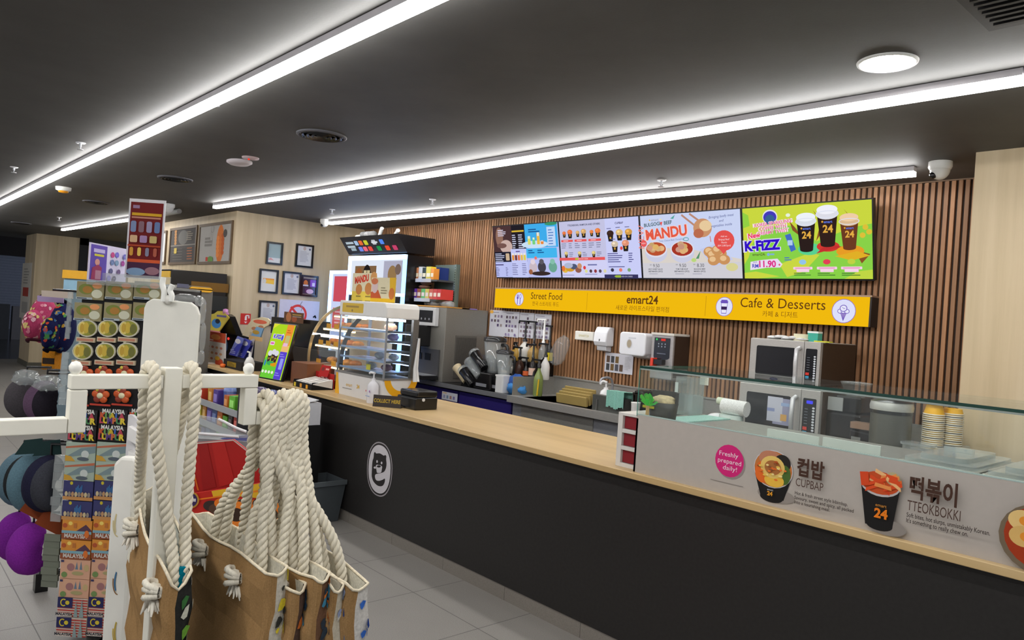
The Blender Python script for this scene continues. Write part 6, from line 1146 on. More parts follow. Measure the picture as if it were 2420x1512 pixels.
p0, p1 = aty(530, 847, 2.96), aty(570, 880, 2.96); t = thing('black_box', 'black cardboard box with yellow print on the counter', 'box', ((p0.x+p1.x)/2, 3.0, ZT)); b = MB((46, 44, 44), 'paper'); b.box(p0.x, p1.x, 2.955, 3.2, ZT, p0.z); b.T = Matrix.Translation((p0.x, 2.9545, ZT)); W_, H_ = p1.x-p0.x, p0.z-ZT; b.R(.22*W_, .25*H_, .72*W_, .8*H_, (160, 132, 40)); b.lines(.28*W_, .66*W_, .7*H_, 3, .16*H_, .06*H_, (60, 52, 30)); b.build('box', t)
def leaflet(pts, Y, c, lb, art=None): slabY('leaflet', pts, Y, .01, c, lb, 'leaflet', art=art, group='leaflets on the counter')
def art_blue(b, W_, H_): b.P([(0, 0), (.5*W_, 0), (W_, .7*H_), (.6*W_, .6*H_)], (60, 66, 170)); b.E(.6*W_, .75*H_, .2*W_, .12*H_, (230, 226, 232)); b.lines(.1*W_, .5*W_, .3*H_, 3, .08*H_, .03*H_, (190, 196, 230))
leaflet([(541, 836), (560, 842), (576, 800), (561, 794)], 3.1, (120, 130, 200), 'blue and white leaflet leaning in the row, leftmost', art_blue)
leaflet([(556, 841), (576, 846), (594, 806), (577, 799)], 3.14, (86, 90, 190), 'blue leaflet leaning in the row, second from the left', art_blue)
leaflet([(568, 845), (592, 846), (600, 800), (584, 806)], 3.18, (206, 200, 206), 'pale leaflet leaning in the row beside the portrait screen', art_blue)
def art_m(b, W_, H_): b.E(.65*W_, .78*H_, .25*W_, .09*H_, (226, 110, 80)); b.E(.45*W_, .45*H_, .1*W_, .08*H_, (196, 130, 90)); b.E(.7*W_, .55*H_, .1*W_, .08*H_, (196, 130, 90)); b.lines(.3*W_, .6*W_, .25*H_, 3, .06*H_, .02*H_, (170, 160, 150))
slabY('standee', [(572, 792), (600, 800), (626, 772), (634, 768), (638, 758), (632, 752), (618, 749), (606, 752), (596, 754), (586, 766)], 3.22, .012, (222, 206, 170), 'cream cut out card with a red title behind the leaflets', 'card', art=art_m)
slabY('standee', [(588, 800), (612, 806), (622, 776), (606, 772)], 3.2, .012, (130, 170, 206), 'blue and orange card in front of the cream cut out card', 'card', art=lambda b, W_, H_: (b.R(0, 0, W_, .3*H_, (220, 180, 120)), b.E(.5*W_, .6*H_, .25*W_, .15*H_, (190, 150, 60))))
b = MB((230, 228, 224), 'gloss'); p = aty(590, 850, 2.95); b.lathe([(.045, ZT), (.05, ZT+.1), (.03, ZT+.15), (.012, ZT+.16), (.012, ZT+.2)], p.x, 2.95, 16); b.tube([(p.x+.01, 2.95, ZT+.2), (p.x-.06, 2.95, ZT+.205)], .009, 6); b.build('sanitiser_bottle', label='white pump bottle left of the portrait screen', cat='bottle')
p = atz(526, 868, ZT); b = MB((230, 110, 40), 'gloss'); b.ball(p.x, p.y, ZT+.02, .035, .03, .02, 10, 7, wob=.2); b.build('orange_clip', label='tiny orange clip on the counter in front of the black box', cat='clip')
b = MB((214, 212, 208), 'paper'); p0, p1 = atz(482, 858, ZT), atz(520, 860, ZT); b.box(p0.x, p1.x, 2.9, 3.08, ZT, ZT+.012); b.build('paper_stack', label='low stack of white paper under the menu card', cat='paper')

# candy shelves in front of the counter
GX, GY0, GY1 = (-7.9, -6.05), 2.45, 2.85
t = thing('candy_rack', 'low grey rack of sweets standing along the counter front', 'rack', (-7.2, 2.6, 0))
b = MB((60, 60, 64), 'matte'); b.box(GX[0], GX[1], GY1-.02, GY1, 0, .86); b.box(GX[1]-.02, GX[1], GY0, GY1-.02, 0, .86); b.build('back_panel', t)
shz = (.08, .3, .5, .68)
for z in shz:
    b = MB((92, 94, 98), 'gloss'); b.box(GX[0], GX[1]-.02, GY0+.04, GY1-.02, z-.02, z); b.box(GX[0], GX[1]-.02, GY0+.03, GY0+.04, z-.03, z+.025, (170, 172, 176)); b.build('shelf_board', t)
rd = random.Random(21)
pal = [((206, 110, 40), 'orange'), ((190, 60, 50), 'red'), ((90, 70, 150), 'violet'), ((110, 190, 60), 'green'), ((206, 190, 70), 'yellow'), ((70, 90, 150), 'blue'), ((60, 50, 50), 'dark brown'), ((214, 140, 60), 'amber')]
for j, z in enumerate(shz[1:]):
    for k in range(14):
        c_, nm = pal[(k*3+j*5) % 8]; x = GX[0]+.1+.127*k; hh = .1+.05*rd.random()
        b = MB(c_, 'gloss'); lb = '%s sweets packet on the %s candy rack shelf, %s from the right' % (nm, ('lower', 'middle', 'top')[j], ORD[13-k])
        if j == 2 and k % 3 == 0: b.lathe([(.05, z+.001), (.055, z+hh), (.045, z+hh+.01)], x, GY0+.16, 14); b.lathe([(.058, z+hh), (.052, z+hh+.03), (0, z+hh+.03)], x, GY0+.16, 14, tuple(min(255, v+40) for v in c_)); lb = lb.replace('packet', 'tub')
        else: b.at((x, GY0+.15, z+.001), rz=rd.uniform(-.1, .1)); b.box(-.052, .052, -.07, .07, 0, hh); b.R(-.03, .02, .03, hh*.7, tuple(min(255, v+60) for v in c_)) if 0 else None; b.box(-.035, .035, -.074, -.07, .02, hh*.7, tuple(min(255, v+70) for v in c_))
        b.build('sweets_packet', label=lb, cat='sweets', group='sweets on the candy rack')
for k, (px, py, c_, lb) in enumerate(((645, 932, (60, 70, 130), 'blue packet lying on top of the candy rack'), (640, 945, (226, 60, 150), 'bright pink packet lying on top of the candy rack'), (604, 958, (214, 190, 60), 'yellow packet lying on top of the candy rack'), (618, 925, (90, 80, 110), 'violet tub on top of the candy rack'))):
    p = aty(px, py, 2.6+.05*(k == 0)); b = MB(c_, 'gloss'); b.ball(p.x, p.y, p.z, .08, .05, .04, 12, 8, wob=.12); b.box(p.x-.03, p.x+.03, p.y-.02, p.y+.02, .682, p.z); b.build('sweets_packet', label=lb, cat='sweets', group='sweets on the candy rack')
p0, p1 = aty(668, 940, 2.62), aty(712, 985, 2.62); zc_ = p0.z
t = thing('white_carton', 'white carton with small pictures at the right end of the candy rack', 'carton', ((p0.x+p1.x)/2, 2.6, .86)); b = MB((206, 206, 210), 'paper'); b.box(p0.x, p1.x, 2.62, 2.78, zc_-.17, zc_); b.T = Matrix.Translation((p0.x, 2.6195, zc_-.17)); b.E(.07, .1, .03, .03, (206, 140, 70)); b.R(.13, .04, .2, .1, (90, 70, 100)); b.E(.24, .12, .02, .015, (190, 120, 80)); b.build('box', t); b = MB((196, 196, 200), 'paper'); b.at((p0.x, 2.66, zc_+.001), rx=.2); b.box(0, p1.x-p0.x, 0, .1, 0, .004); b.build('flap', t)
b = MB((22, 22, 23), 'matte'); b.box(p0.x, p1.x+.005, 2.62, 2.79, 0, zc_-.171); b.build('black_pedestal', label='plain black pedestal under the white carton', cat='stand')
# grey bin
p = atz(735, 1232, 0); t = thing('waste_bin', 'grey open waste bin against the counter front', 'bin', (p.x, 2.76, 0))
zt = aty(735, 1130, 2.7).z; b = MB((74, 80, 84), 'matte'); x0, x1 = p.x-.19, p.x+.12
for sgn in (1,):
    lo = [(x0+.04, 2.66), (x1-.04, 2.66), (x1-.04, 2.88), (x0+.04, 2.88)]; hi = [(x0, 2.61), (x1, 2.61), (x1, 2.91), (x0, 2.91)]
    v = [(a_, c_, .002) for a_, c_ in lo]+[(a_, c_, zt) for a_, c_ in hi]+[(a_*.97+.03*p.x, c_*.97+.03*2.76, zt) for a_, c_ in hi]+[(a_*.97+.03*p.x, c_*.97+.03*2.76, .02) for a_, c_ in lo]
    f = [(0, 1, 2, 3), (12, 13, 14, 15)]
    for i in range(4): j = (i+1) % 4; f += [(i, j, 4+j, 4+i), (4+i, 4+j, 8+j, 8+i), (8+i, 8+j, 12+j, 12+i)]
    b.add(v, f)
b.build('body', t); b = MB((86, 92, 96), 'matte'); b.box(x0-.01, x1+.01, 2.6, 2.61, zt-.03, zt+.005); b.box(x1, x1+.01, 2.61, 2.912, zt-.03, zt+.005); b.build('rim', t)

# ================================================================ things facing the camera side: local frame turned by YAW
RH, FH = Vector((math.cos(YAW), math.sin(YAW), 0)), Vector((-math.sin(YAW), math.cos(YAW), 0))
class DF:                                  # upright frame at distance D looking back at the aisle
    def __init__(s, px, py, D): s.D = D; s.O = atd(px, py, D); s.M = Matrix.Translation(s.O) @ Matrix.Rotation(YAW, 4, 'Z')
    def uv(s, px, py): v = atd(px, py, s.D)-s.O; return (v.dot(RH), v.z)
def slabD(fr, pts, th, c, m='matte', off=0.):
    b = MB(c, m); b.T = fr.M @ Matrix.Translation((0, off, 0)); b.prism([fr.uv(*q) for q in pts], 'y', 0, th); b.lay = 1; return b
# red cardboard promotion bin
fr = DF(520, 1150, 3.0)
t = thing('promo_bin', 'red cardboard promotion bin with a yellow edge behind the tote bags', 'display', (fr.O.x, fr.O.y, 0))
b = slabD(fr, [(440, 1170), (440, 1048), (552, 1038), (600, 1076), (640, 1112), (640, 1150)], .012, (176, 34, 30), 'matte'); b.build('back_panel', t)
a = MB(m='matte'); a.T = fr.M @ Matrix.Translation((0, -.002, 0)); a.P([fr.uv(*q) for q in ((500, 1043), (530, 1040), (556, 1140), (520, 1150))], (188, 40, 34)); a.P([fr.uv(*q) for q in ((470, 1046), (490, 1044), (512, 1150), (480, 1158))], (160, 30, 28)); a.P([fr.uv(*q) for q in ((448, 1080), (451, 1080), (471, 1158), (467, 1158))], (226, 110, 30)); a.P([fr.uv(*q) for q in ((440, 1048), (552, 1038), (600, 1076), (600, 1079), (552, 1041), (440, 1051))], (206, 190, 180)); a.build('back_print', t)
fr2 = DF(520, 1200, 2.75)
b = slabD(fr2, [(418, 1172), (690, 1130), (700, 1200), (700, 1420), (418, 1420)], .01, (196, 40, 30)); b.build('front_panel', t)
a = MB(m='matte'); a.T = fr2.M @ Matrix.Translation((0, -.001, 0)); U = fr2.uv
a.P([U(*q) for q in ((500, 1160), (690, 1130), (698, 1185), (560, 1172), (505, 1176))], (232, 180, 40)); a.P([U(*q) for q in ((470, 1178), (690, 1146), (690, 1151), (472, 1181))], (240, 130, 30)); a.P([U(*q) for q in ((430, 1230), (690, 1230), (690, 1420), (430, 1420))], (44, 36, 44)); 
for k in range(14): q = U(500+13*k, 1195+8*math.sin(k*2)); a.E(q[0], q[1], .03, .02, ((60, 44, 40), (90, 60, 46), (232, 120, 30))[k % 3])
for px in (560, 640): q = U(px, 1215); a.E(q[0], q[1], .06, .05, (236, 130, 40)); a.E(q[0], q[1], .03, .025, (60, 40, 30))
q = U(455, 1180); a.E(q[0], q[1], .028, .03, (190, 140, 50)); a.E(q[0], q[1], .022, .024, (60, 44, 90)); a.R(q[0]-.016, q[1]-.005, q[0]+.016, q[1]+.006, (214, 206, 210)); a.build('front_print', t)
b = MB((176, 40, 30), 'matte'); 
for s_ in (-1, 1): pa, pb = fr2.O+RH*.23*s_, fr.O+RH*.2*s_; b.poly([(pa.x, pa.y, .0), (pb.x, pb.y, .0), (pb.x, pb.y, pb.z-.05), (pa.x, pa.y, pa.z)])
b.build('side_panel', t)
fr3 = DF(520, 1010, 3.25); t = thing('acrylic_tray', 'curved clear acrylic tray with white edges above the red bin', 'tray', fr3.O)
b = slabD(fr3, [(452, 1034), (452, 978), (520, 990), (560, 1012), (585, 1020), (590, 1034)], .01, (206, 206, 210), 'clear'); b.build('panel', t)
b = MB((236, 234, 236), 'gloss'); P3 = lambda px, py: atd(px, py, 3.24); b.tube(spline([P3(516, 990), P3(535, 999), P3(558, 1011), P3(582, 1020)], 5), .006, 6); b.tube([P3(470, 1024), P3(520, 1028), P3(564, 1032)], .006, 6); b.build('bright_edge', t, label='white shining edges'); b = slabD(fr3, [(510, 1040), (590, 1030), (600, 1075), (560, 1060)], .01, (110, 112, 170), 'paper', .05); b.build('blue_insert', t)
b = MB((150, 150, 152), 'matte'); b.at((fr3.O.x, fr3.O.y, 0), rz=YAW); b.box(-.14, .13, .03, .2, 0, fr3.O.z-.06); b.build('tray_stand', t)

# ================================================================ white display boards
W0 = (226, 224, 214)
def board(fr, pts, th, lbc, t, name, m='matte', c=W0): return slabD(fr, pts, th, c, m).build(name, t, bevel=.003)
fr = DF(400, 900, 2.25); t = thing('white_display_board', 'tall white display board with rounded corners and two pegs behind the bag stand', 'board', (fr.O.x, fr.O.y, 0))
u0, v0 = fr.uv(343, 704); u1, v1 = fr.uv(470, 704); u2, _ = fr.uv(318, 985)
vz = -fr.O.z+.02
pts = [(u0-.002, v0-.03), (u0+.004, v0-.012), (u0+.022, v0), (u1-.025, v0-.004), (u1-.006, v0-.016), (u1+.004, v0-.04), (u1+.004, vz), (u0-.002, vz)]
b = MB(W0, 'matte'); b.T = fr.M; b.prism(pts, 'y', 0, .016); b.build('panel', t, bevel=.004)
for q in (((386, 712), (388, 690), (384, 672), (386, 655)), ((404, 712), (406, 698), (402, 686), (408, 673))):
    b = MB((236, 236, 230), 'gloss'); b.tube(spline([atd(px, py, 2.24) for px, py in q], 5), .0085, 8); b.build('peg', t)
b = MB((226, 224, 216), 'gloss'); pp = atd(397, 708, 2.245); b.ball(pp.x, pp.y, pp.z, .016, .01, .014); b.build('peg_mount', t)
b = MB(W0, 'matte'); b.at((fr.O.x, fr.O.y, 0), rz=YAW); b.box(-.1, .12, -.15, .17, 0, .02); b.build('foot', t)
t2 = thing('film_bag', 'crinkled clear bag hanging at the right edge of the tall white board', 'bag', atd(450, 700, 2.35)); b = MB((214, 212, 222), 'wrap'); fq = DF(450, 760, 2.32); 
b.T = fq.M; 
for (px0, py0, px1, py1) in ((408, 697, 468, 712), (473, 708, 486, 765), (472, 765, 486, 830), (462, 700, 480, 722), (468, 830, 482, 860)): (a0, c0), (a1, c1) = fq.uv(px0, py1), fq.uv(px1, py0); b.ball((a0+a1)/2, 0, (c0+c1)/2, (a1-a0)/1.9, .02, (c1-c0)/1.9, 12, 8, wob=.12)
b.build('film', t2)
fr = DF(322, 1100, 2.05); t = thing('white_peg_panel', 'narrow white side panel with two small ledges left of the rope handles', 'panel', (fr.O.x, fr.O.y, 0))
b = MB((206, 204, 206), 'matte'); b.T = fr.M; (a0, c0), (a1, c1) = fr.uv(303, 980), fr.uv(345, 980); b.prism([(a0, c0), (a0+.01, c0), (a1, c0-.03), (a1, -fr.O.z), (a0, -fr.O.z)], 'y', 0, .014); b.build('panel', t)
for py in (1005, 1062): (a0, c0), (a1, c1) = fr.uv(312, py), fr.uv(345, py+20); b = MB((226, 224, 222), 'matte'); b.T = fr.M; b.prism([(a0, c0), (a1, c1), (a1, c1-.035), (a0, c0-.035)], 'y', -.02, 0); b.build('ledge', t)
fr = DF(285, 1300, 1.95); t = thing('white_ring_board', 'low white board with rounded top and coloured half rings at the lower left', 'board', (fr.O.x, fr.O.y, 0))
(a0, c0), (a1, c1), (a2, _) = fr.uv(267, 1078), fr.uv(323, 1078), fr.uv(246, 1500); pts = [(a0+.002, c0-.02), (a0+.02, c0), (a1-.006, c0), (a1, c0-.01), (a1, -fr.O.z), (a0, -fr.O.z)]
b = MB((230, 228, 220), 'matte'); b.T = fr.M; b.prism(pts, 'y', 0, .03); b.build('panel', t, bevel=.008)
a = MB(m='matte'); a.T = fr.M @ Matrix.Translation((0, -.0005, 0))
for py, c_, c2 in ((1235, (206, 190, 140), (206, 190, 140)), (1372, (60, 110, 150), (140, 100, 60)), (1490, (190, 160, 60), (190, 160, 60))):
    q = fr.uv(281, py); a.ring(q[0], q[1], .012, .034, .004, c_, a0=PI*.75, a1=PI*1.3); a.ring(q[0], q[1], .016, .037, .003, c2, a0=PI*.95, a1=PI*1.5)
a.build('ring_print', t)

# ================================================================ white stand with rope handled tote bags
SXX = -1.565; WS = (232, 229, 216)
t = thing('bag_stand', 'white wooden stand with stepped arms carrying the jute bags', 'stand', (SXX, .492, 0))
b = MB(WS, 'matte'); b.box(SXX-.017, SXX+.017, .476, .51, 0, 1.487); b.build('post', t, bevel=.002)
h2 = .0145
for nm, (y0, y1, z0, z1) in {'arm_upper': (.314, .668, 1.446, 1.473), 'a': (0, 0, 0, 0)}.items():
    if y1: b = MB(WS, 'matte'); b.box(SXX-h2, SXX+h2, y0, .475, z0, z1); b.box(SXX-h2, SXX+h2, .511, y1, z0, z1); b.build('upper_bar', t, bevel=.002)
b = MB(WS, 'matte'); b.box(SXX-h2, SXX+h2, .64, .668, 1.366, 1.445); b.box(SXX-h2, SXX+h2, .669, .788, 1.366, 1.394); b.box(SXX-h2, SXX+h2, .776, .788, 1.395, 1.404); b.build('right_arm', t, bevel=.002)
b = MB(WS, 'matte'); b.box(SXX-h2, SXX+h2, .314, .343, 1.366, 1.445); b.box(SXX-h2, SXX+h2, .02, .313, 1.366, 1.394); b.build('left_arm', t, bevel=.002)
for y in (.323, .65): MB((236, 234, 226), 'gloss').lathe([(.006, 1.473), (.011, 1.481), (.0115, 1.488), (.007, 1.496), (0, 1.498)], SXX, y, 14).build('knob', t)
b = MB(WS, 'matte'); b.box(SXX-.2, SXX+.2, .47, .516, 0, .025); b.box(SXX-.023, SXX+.023, .25, .47, 0, .025); b.box(SXX-.023, SXX+.023, .516, .74, 0, .025); b.build('foot', t)
RC = (222, 214, 194)
def rope(b, pts, r, pitch=.046, c=RC):
    pts = [Vector(p) for p in pts]; L_ = [0.]
    for p, q in zip(pts[:-1], pts[1:]): L_.append(L_[-1]+(q-p).length)
    n = max(8, int(L_[-1]/.0048)); cen = []; k = 0
    for i in range(n+1):
        s_ = L_[-1]*i/n
        while k < len(L_)-2 and L_[k+1] < s_: k += 1
        cen.append(pts[k].lerp(pts[k+1], (s_-L_[k])/max(1e-9, L_[k+1]-L_[k])))
    tan = [(cen[min(i+1, n)]-cen[max(i-1, 0)]).normalized() for i in range(n+1)]
    u = tan[0].orthogonal().normalized(); fr_ = []
    for tg in tan: u = (u-tg*u.dot(tg)).normalized(); fr_.append((u.copy(), tg.cross(u)))
    for s_ in range(3):
        ph = 2*PI*s_/3; path = []
        for i in range(n+1):
            a_ = ph+2*PI*(L_[-1]*i/n)/pitch; path.append(cen[i]+fr_[i][0]*(r*.54*math.cos(a_))+fr_[i][1]*(r*.54*math.sin(a_)))
        b.tube(path, r*.54, 7, c, 'rope')
def knot(b, p, s=1., seed=1):
    rd_ = random.Random(seed); p = Vector(p); c = (226, 220, 204)
    b.ball(p.x, p.y, p.z, .015*s, .014*s, .014*s, 12, 9, c, 'rope', wob=.15)
    for k in range(3): pts = [p+Vector((.016*s*math.cos(a_), .015*s*math.sin(a_), (-.008+.009*k+.006*math.cos(a_+k))*s)) for a_ in [q*PI/5 for q in range(11)]]; b.tube(pts, .0058*s, 6, c, 'rope', cap=False)
    for k in range(26):
        a_ = rd_.uniform(0, 6.28); q_ = rd_.random(); q = p+Vector((.013*q_*math.cos(a_), .012*q_*math.sin(a_), -.014))*s; e_ = q+Vector((.009*math.cos(a_), .008*math.sin(a_), -.012-.012*rd_.random()))*s
        b.tube([q, (q+e_)/2+Vector((.001, 0, 0)), e_], [.0034*s, .003*s, .0012*s], 4, (232, 226, 212), 'rope')
def tote(label, xf, xn, ys, yp, zf, zn, loops, pr, seed, dip=.0, hd=.36, bulge=.02, skew=0., att=None):
    """xf/xn far and near end, ys/yp near and far face, zf/zn rim height, loops: bar points of the two handles, pr: print colours"""
    rd_ = random.Random(seed); t = thing('tote_bag', label, 'bag', ((xf+xn)/2, (ys+yp)/2, zf-hd), group='jute tote bags on the stand')
    N = 9; rim = []; md = []
    def rz(s_): return zf+(zn-zf)*s_-dip*math.sin(PI*s_)*.3
    for i in range(N): s_ = i/(N-1); rim.append(Vector((xf+(xn-xf)*s_, ys-bulge*math.sin(PI*s_)*.4, rz(s_)-.006*math.sin(s_*9+seed)))); md.append('j')
    for k in range(1, 4): q = k/4; rim.append(Vector((xn+.006*math.sin(PI*q), ys+(yp-ys)*q, rz(1)-dip*math.sin(PI*q)))); md.append('g')
    for i in range(N): s_ = 1-i/(N-1); rim.append(Vector((xf+(xn-xf)*s_, yp+bulge*math.sin(PI*s_)*.5, rz(s_)+.004*math.sin(s_*8+seed)))); md.append('p')
    for k in range(1, 4): q = 1-k/4; rim.append(Vector((xf-.004*math.sin(PI*q), ys+(yp-ys)*q, rz(0)-dip*.5*math.sin(PI*q)))); md.append('g')
    rim = [p+Vector((0, skew*(xn-p.x)/(xn-xf), 0)) for p in rim]; n = len(rim); R_ = 10; cx_, cy_ = (xf+xn)/2, (ys+yp)/2
    def loop(k, inset=0.):
        f_ = k/R_; out = []
        for i, p in enumerate(rim):
            z = p.z-hd*f_*(1 if f_ < .999 else 1); wv = .006*math.sin(5*f_*PI+i*.7+seed)*min(1, f_*4)
            x = cx_+(p.x-cx_)*(1-.06*f_); y = p.y+(ys-cy_)*(.9*f_*(1-f_)-.1*f_)*(1 if i < N+2 else -1)+wv
            v = Vector((x, y, z))
            if inset: d = Vector((cx_-x, cy_-y, 0)); v += Vector((math.copysign(min(inset, abs(d.x)), d.x), math.copysign(min(inset, abs(d.y)*.7), d.y), 0))
            out.append(v)
        return out
    b = MB((168, 132, 88), 'jute'); L_ = [loop(k) for k in range(R_+1)]
    for k in range(R_):
        for i in range(n):
            j = (i+1) % n; kd = md[i] if md[i] == md[j] else 'g'
            near = L_[k][i].x > cx_
            c_ = (170, 134, 90) if (kd == 'j' or (kd == 'g' and i < N)) else (pr[0] if kd == 'p' else ((166, 130, 86) if i < N+1 else pr[0]))
            b.add([L_[k][i], L_[k][j], L_[k+1][j], L_[k+1][i]], [(0, 1, 2, 3)], c_, 'jute' if c_[0] in (170, 166) else 'fabric', True)
    b.poly(L_[-1])
    # printed edge on the near gusset and far face
    for q in range(70):
        f_ = rd_.uniform(.04, .98); i = rd_.choice((N+2, N+3, N+3, N+4, N+5, N+6)); k = int(f_*R_); p = L_[k][i].lerp(L_[min(k+1, R_)][i], f_*R_-k); nx = Vector((.0022, .0, 0)) if i < N+4 else Vector((0, .0022, 0)); p = p+nx
        s_ = rd_.uniform(.003, .008); c_ = rd_.choice(pr[1:]); tu = (L_[k][(i+1) % n]-L_[k][i-1]).normalized(); a0 = rd_.uniform(0, 6.28)
        b.poly([p+tu*(s_*math.cos(a0+u*PI/3)*(1+.8*(u % 2)))+Vector((0, 0, s_*1.6*math.sin(a0+u*PI/3))) for u in range(6)], c_, 'fabric')
    b.build('body', t)
    b = MB((226, 222, 206), 'fabric'); I_ = [loop(k*.5, .004) for k in range(0, R_)]
    for k in range(len(I_)-1):
        for i in range(n): j = (i+1) % n; b.add([I_[k][j], I_[k][i], I_[k+1][i], I_[k+1][j]], [(0, 1, 2, 3)], None, None, True)
    b.tube(L_[0]+[L_[0][0]], .0032, 6, (228, 216, 190), cap=False); b.build('lining', t, label='white lining and rim')
    # two rope handles
    for hnum, (bp, side) in enumerate(zip(loops, (0, 1))):
        b = MB(RC, 'rope'); y = ys if side == 0 else yp; sg = -1 if side == 0 else 1
        A = [xf+(xn-xf)*q for q in ((att or ((.3, .74), (.34, .8)))[side])]
        zA = [rz((A[0]-xf)/(xn-xf)), rz((A[1]-xf)/(xn-xf))]; bp = Vector(bp); iy = y-sg*.013+skew*(1-(att or ((.3, .74), (.34, .8)))[side][1]*.5-.25)
        pts = [(A[0], iy, zA[0]-.05), (A[0], iy, zA[0]-.01), (A[0]+.02, iy+.2*(bp.y-iy), zA[0]+.08), (SXX-.035, bp.y-.2*(bp.y-iy)*.4, bp.z-.09), (SXX-.027, bp.y, bp.z-.01), (SXX-.012, bp.y, bp.z+.014), (SXX+.012, bp.y+.002, bp.z+.014), (SXX+.027, bp.y+.003, bp.z-.01), (SXX+.035, bp.y-.2*(bp.y-iy)*.4, bp.z-.09), (A[1]-.02, iy+.2*(bp.y-iy), zA[1]+.08), (A[1], iy, zA[1]-.01), (A[1], iy, zA[1]-.05)]
        rope(b, spline(pts, 7), .0115); b.build('handle', t)
        if side == 0:
            for q in (0, 1): kb = MB(RC, 'rope'); knot(kb, (A[q], y-.013+skew*(xn-A[q])/(xn-xf), zA[q]-.045), 1.15, seed+q); kb.build('knot', t)
BAR, LOW = 1.473, 1.394
tote('jute bag hanging alone beside the post, with a teal inside and dark floral print', -1.84, -1.485, .482, .53, 1.19, 1.1, ((SXX, .452, BAR), (SXX, .53, BAR)), ((46, 46, 44), (60, 110, 60), (206, 206, 190), (110, 160, 60)), 3, dip=.035, skew=.035, att=((.25, .93), (.4, .93)))
b = MB((0, 118, 140), 'fabric'); b.add([(-1.78, .546, 1.15), (-1.5, .524, 1.1), (-1.5, .518, .85), (-1.78, .54, .85), (-1.78, .536, 1.15), (-1.5, .512, 1.1), (-1.5, .51, .85), (-1.78, .53, .85)], [(0, 1, 2, 3), (4, 5, 6, 7), (0, 1, 5, 4), (1, 2, 6, 5)]); b.build('teal_cloth', label='teal cloth inside the lone jute bag by the post', cat='cloth')
PRN = [((206, 200, 186), (226, 206, 60), (60, 60, 56), (190, 190, 180)), ((90, 70, 60), (60, 130, 160), (206, 110, 50), (40, 60, 80)), ((110, 80, 60), (70, 140, 170), (216, 120, 50), (50, 60, 70)), ((200, 190, 170), (150, 160, 190), (60, 90, 160), (206, 200, 186)), ((214, 210, 204), (40, 80, 170), (60, 110, 200), (214, 210, 204))]
LBT = ['jute bag nearest the stand post in the bunch, its wide back facing the aisle', 'jute bag hanging lowest in the bunch, with orange and blue print at its edge', 'jute bag in the middle of the bunch with an orange rimmed dark print', 'jute bag second from the right in the bunch, white lined', 'jute bag at the right end of the bunch with a blue and white print']
SPEC = [(-1.855, -1.408, .648, .692, 1.105, 1.098), (-1.80, -1.385, .694, .724, 1.055, 1.062), (-1.80, -1.36, .727, .762, 1.075, 1.085), (-1.80, -1.36, .765, .797, 1.06, 1.058), (-1.80, -1.355, .80, .852, 1.075, 1.055)]
for k, sp in enumerate(SPEC):
    HY = ((.745, .70), (.682, .758), (.722, .764), (.694, .77), (.734, .712))[k]; HZ = ((.018, .0), (.0, .02), (.0, .0), (.02, .016), (.02, .004))[k]
    tote(LBT[k], *sp, ((SXX, HY[0], LOW+HZ[0]), (SXX, HY[1], LOW+HZ[1])), PRN[k], 11+k, dip=.012, hd=.37)

# ================================================================ rotating souvenir rack
fr = DF(260, 1000, 3.4); U = fr.uv
t = thing('souvenir_rack', 'black spinner rack covered with fridge magnets', 'rack', (fr.O.x, fr.O.y, 0))
(a0, c0) = U(170, 664); (a1, c1) = U(398, 664); (ab, cb) = U(140, 1500)
b = MB((26, 25, 26), 'matte'); b.T = fr.M; b.box(U(140, 1500)[0]-.0, a1, 0, .02, cb, c0); b.build('panel', t)
b = MB((26, 25, 26), 'matte'); b.T = fr.M; b.box(ab+.01, a1, .35, .37, cb, c0); b.box(ab, ab+.02, .02, .37, cb, c0); b.box(a1-.02, a1, .02, .37, cb, c0); b.build('far_panel', t)
b = MB((30, 30, 32), 'gloss'); b.T = fr.M; b.cyl((ab+a1)/2, .19, -fr.O.z+.03, cb, .03); b.box(ab+.04, a1-.04, .16, .22, -fr.O.z, -fr.O.z+.03); b.box((ab+a1)/2-.03, (ab+a1)/2+.03, -.05, .42, -fr.O.z, -fr.O.z+.03); b.build('base', t)
b = MB((206, 206, 216), 'clear'); b.T = fr.M; (q0, w0), (q1, w1) = U(213, 672), U(410, 656); b.box(q0, q1, -.03, .3, w0, w0+.012); b.box(q0, q1, -.03, -.024, w0+.012, w1); b.build('top_tray', t, label='clear tray on top')
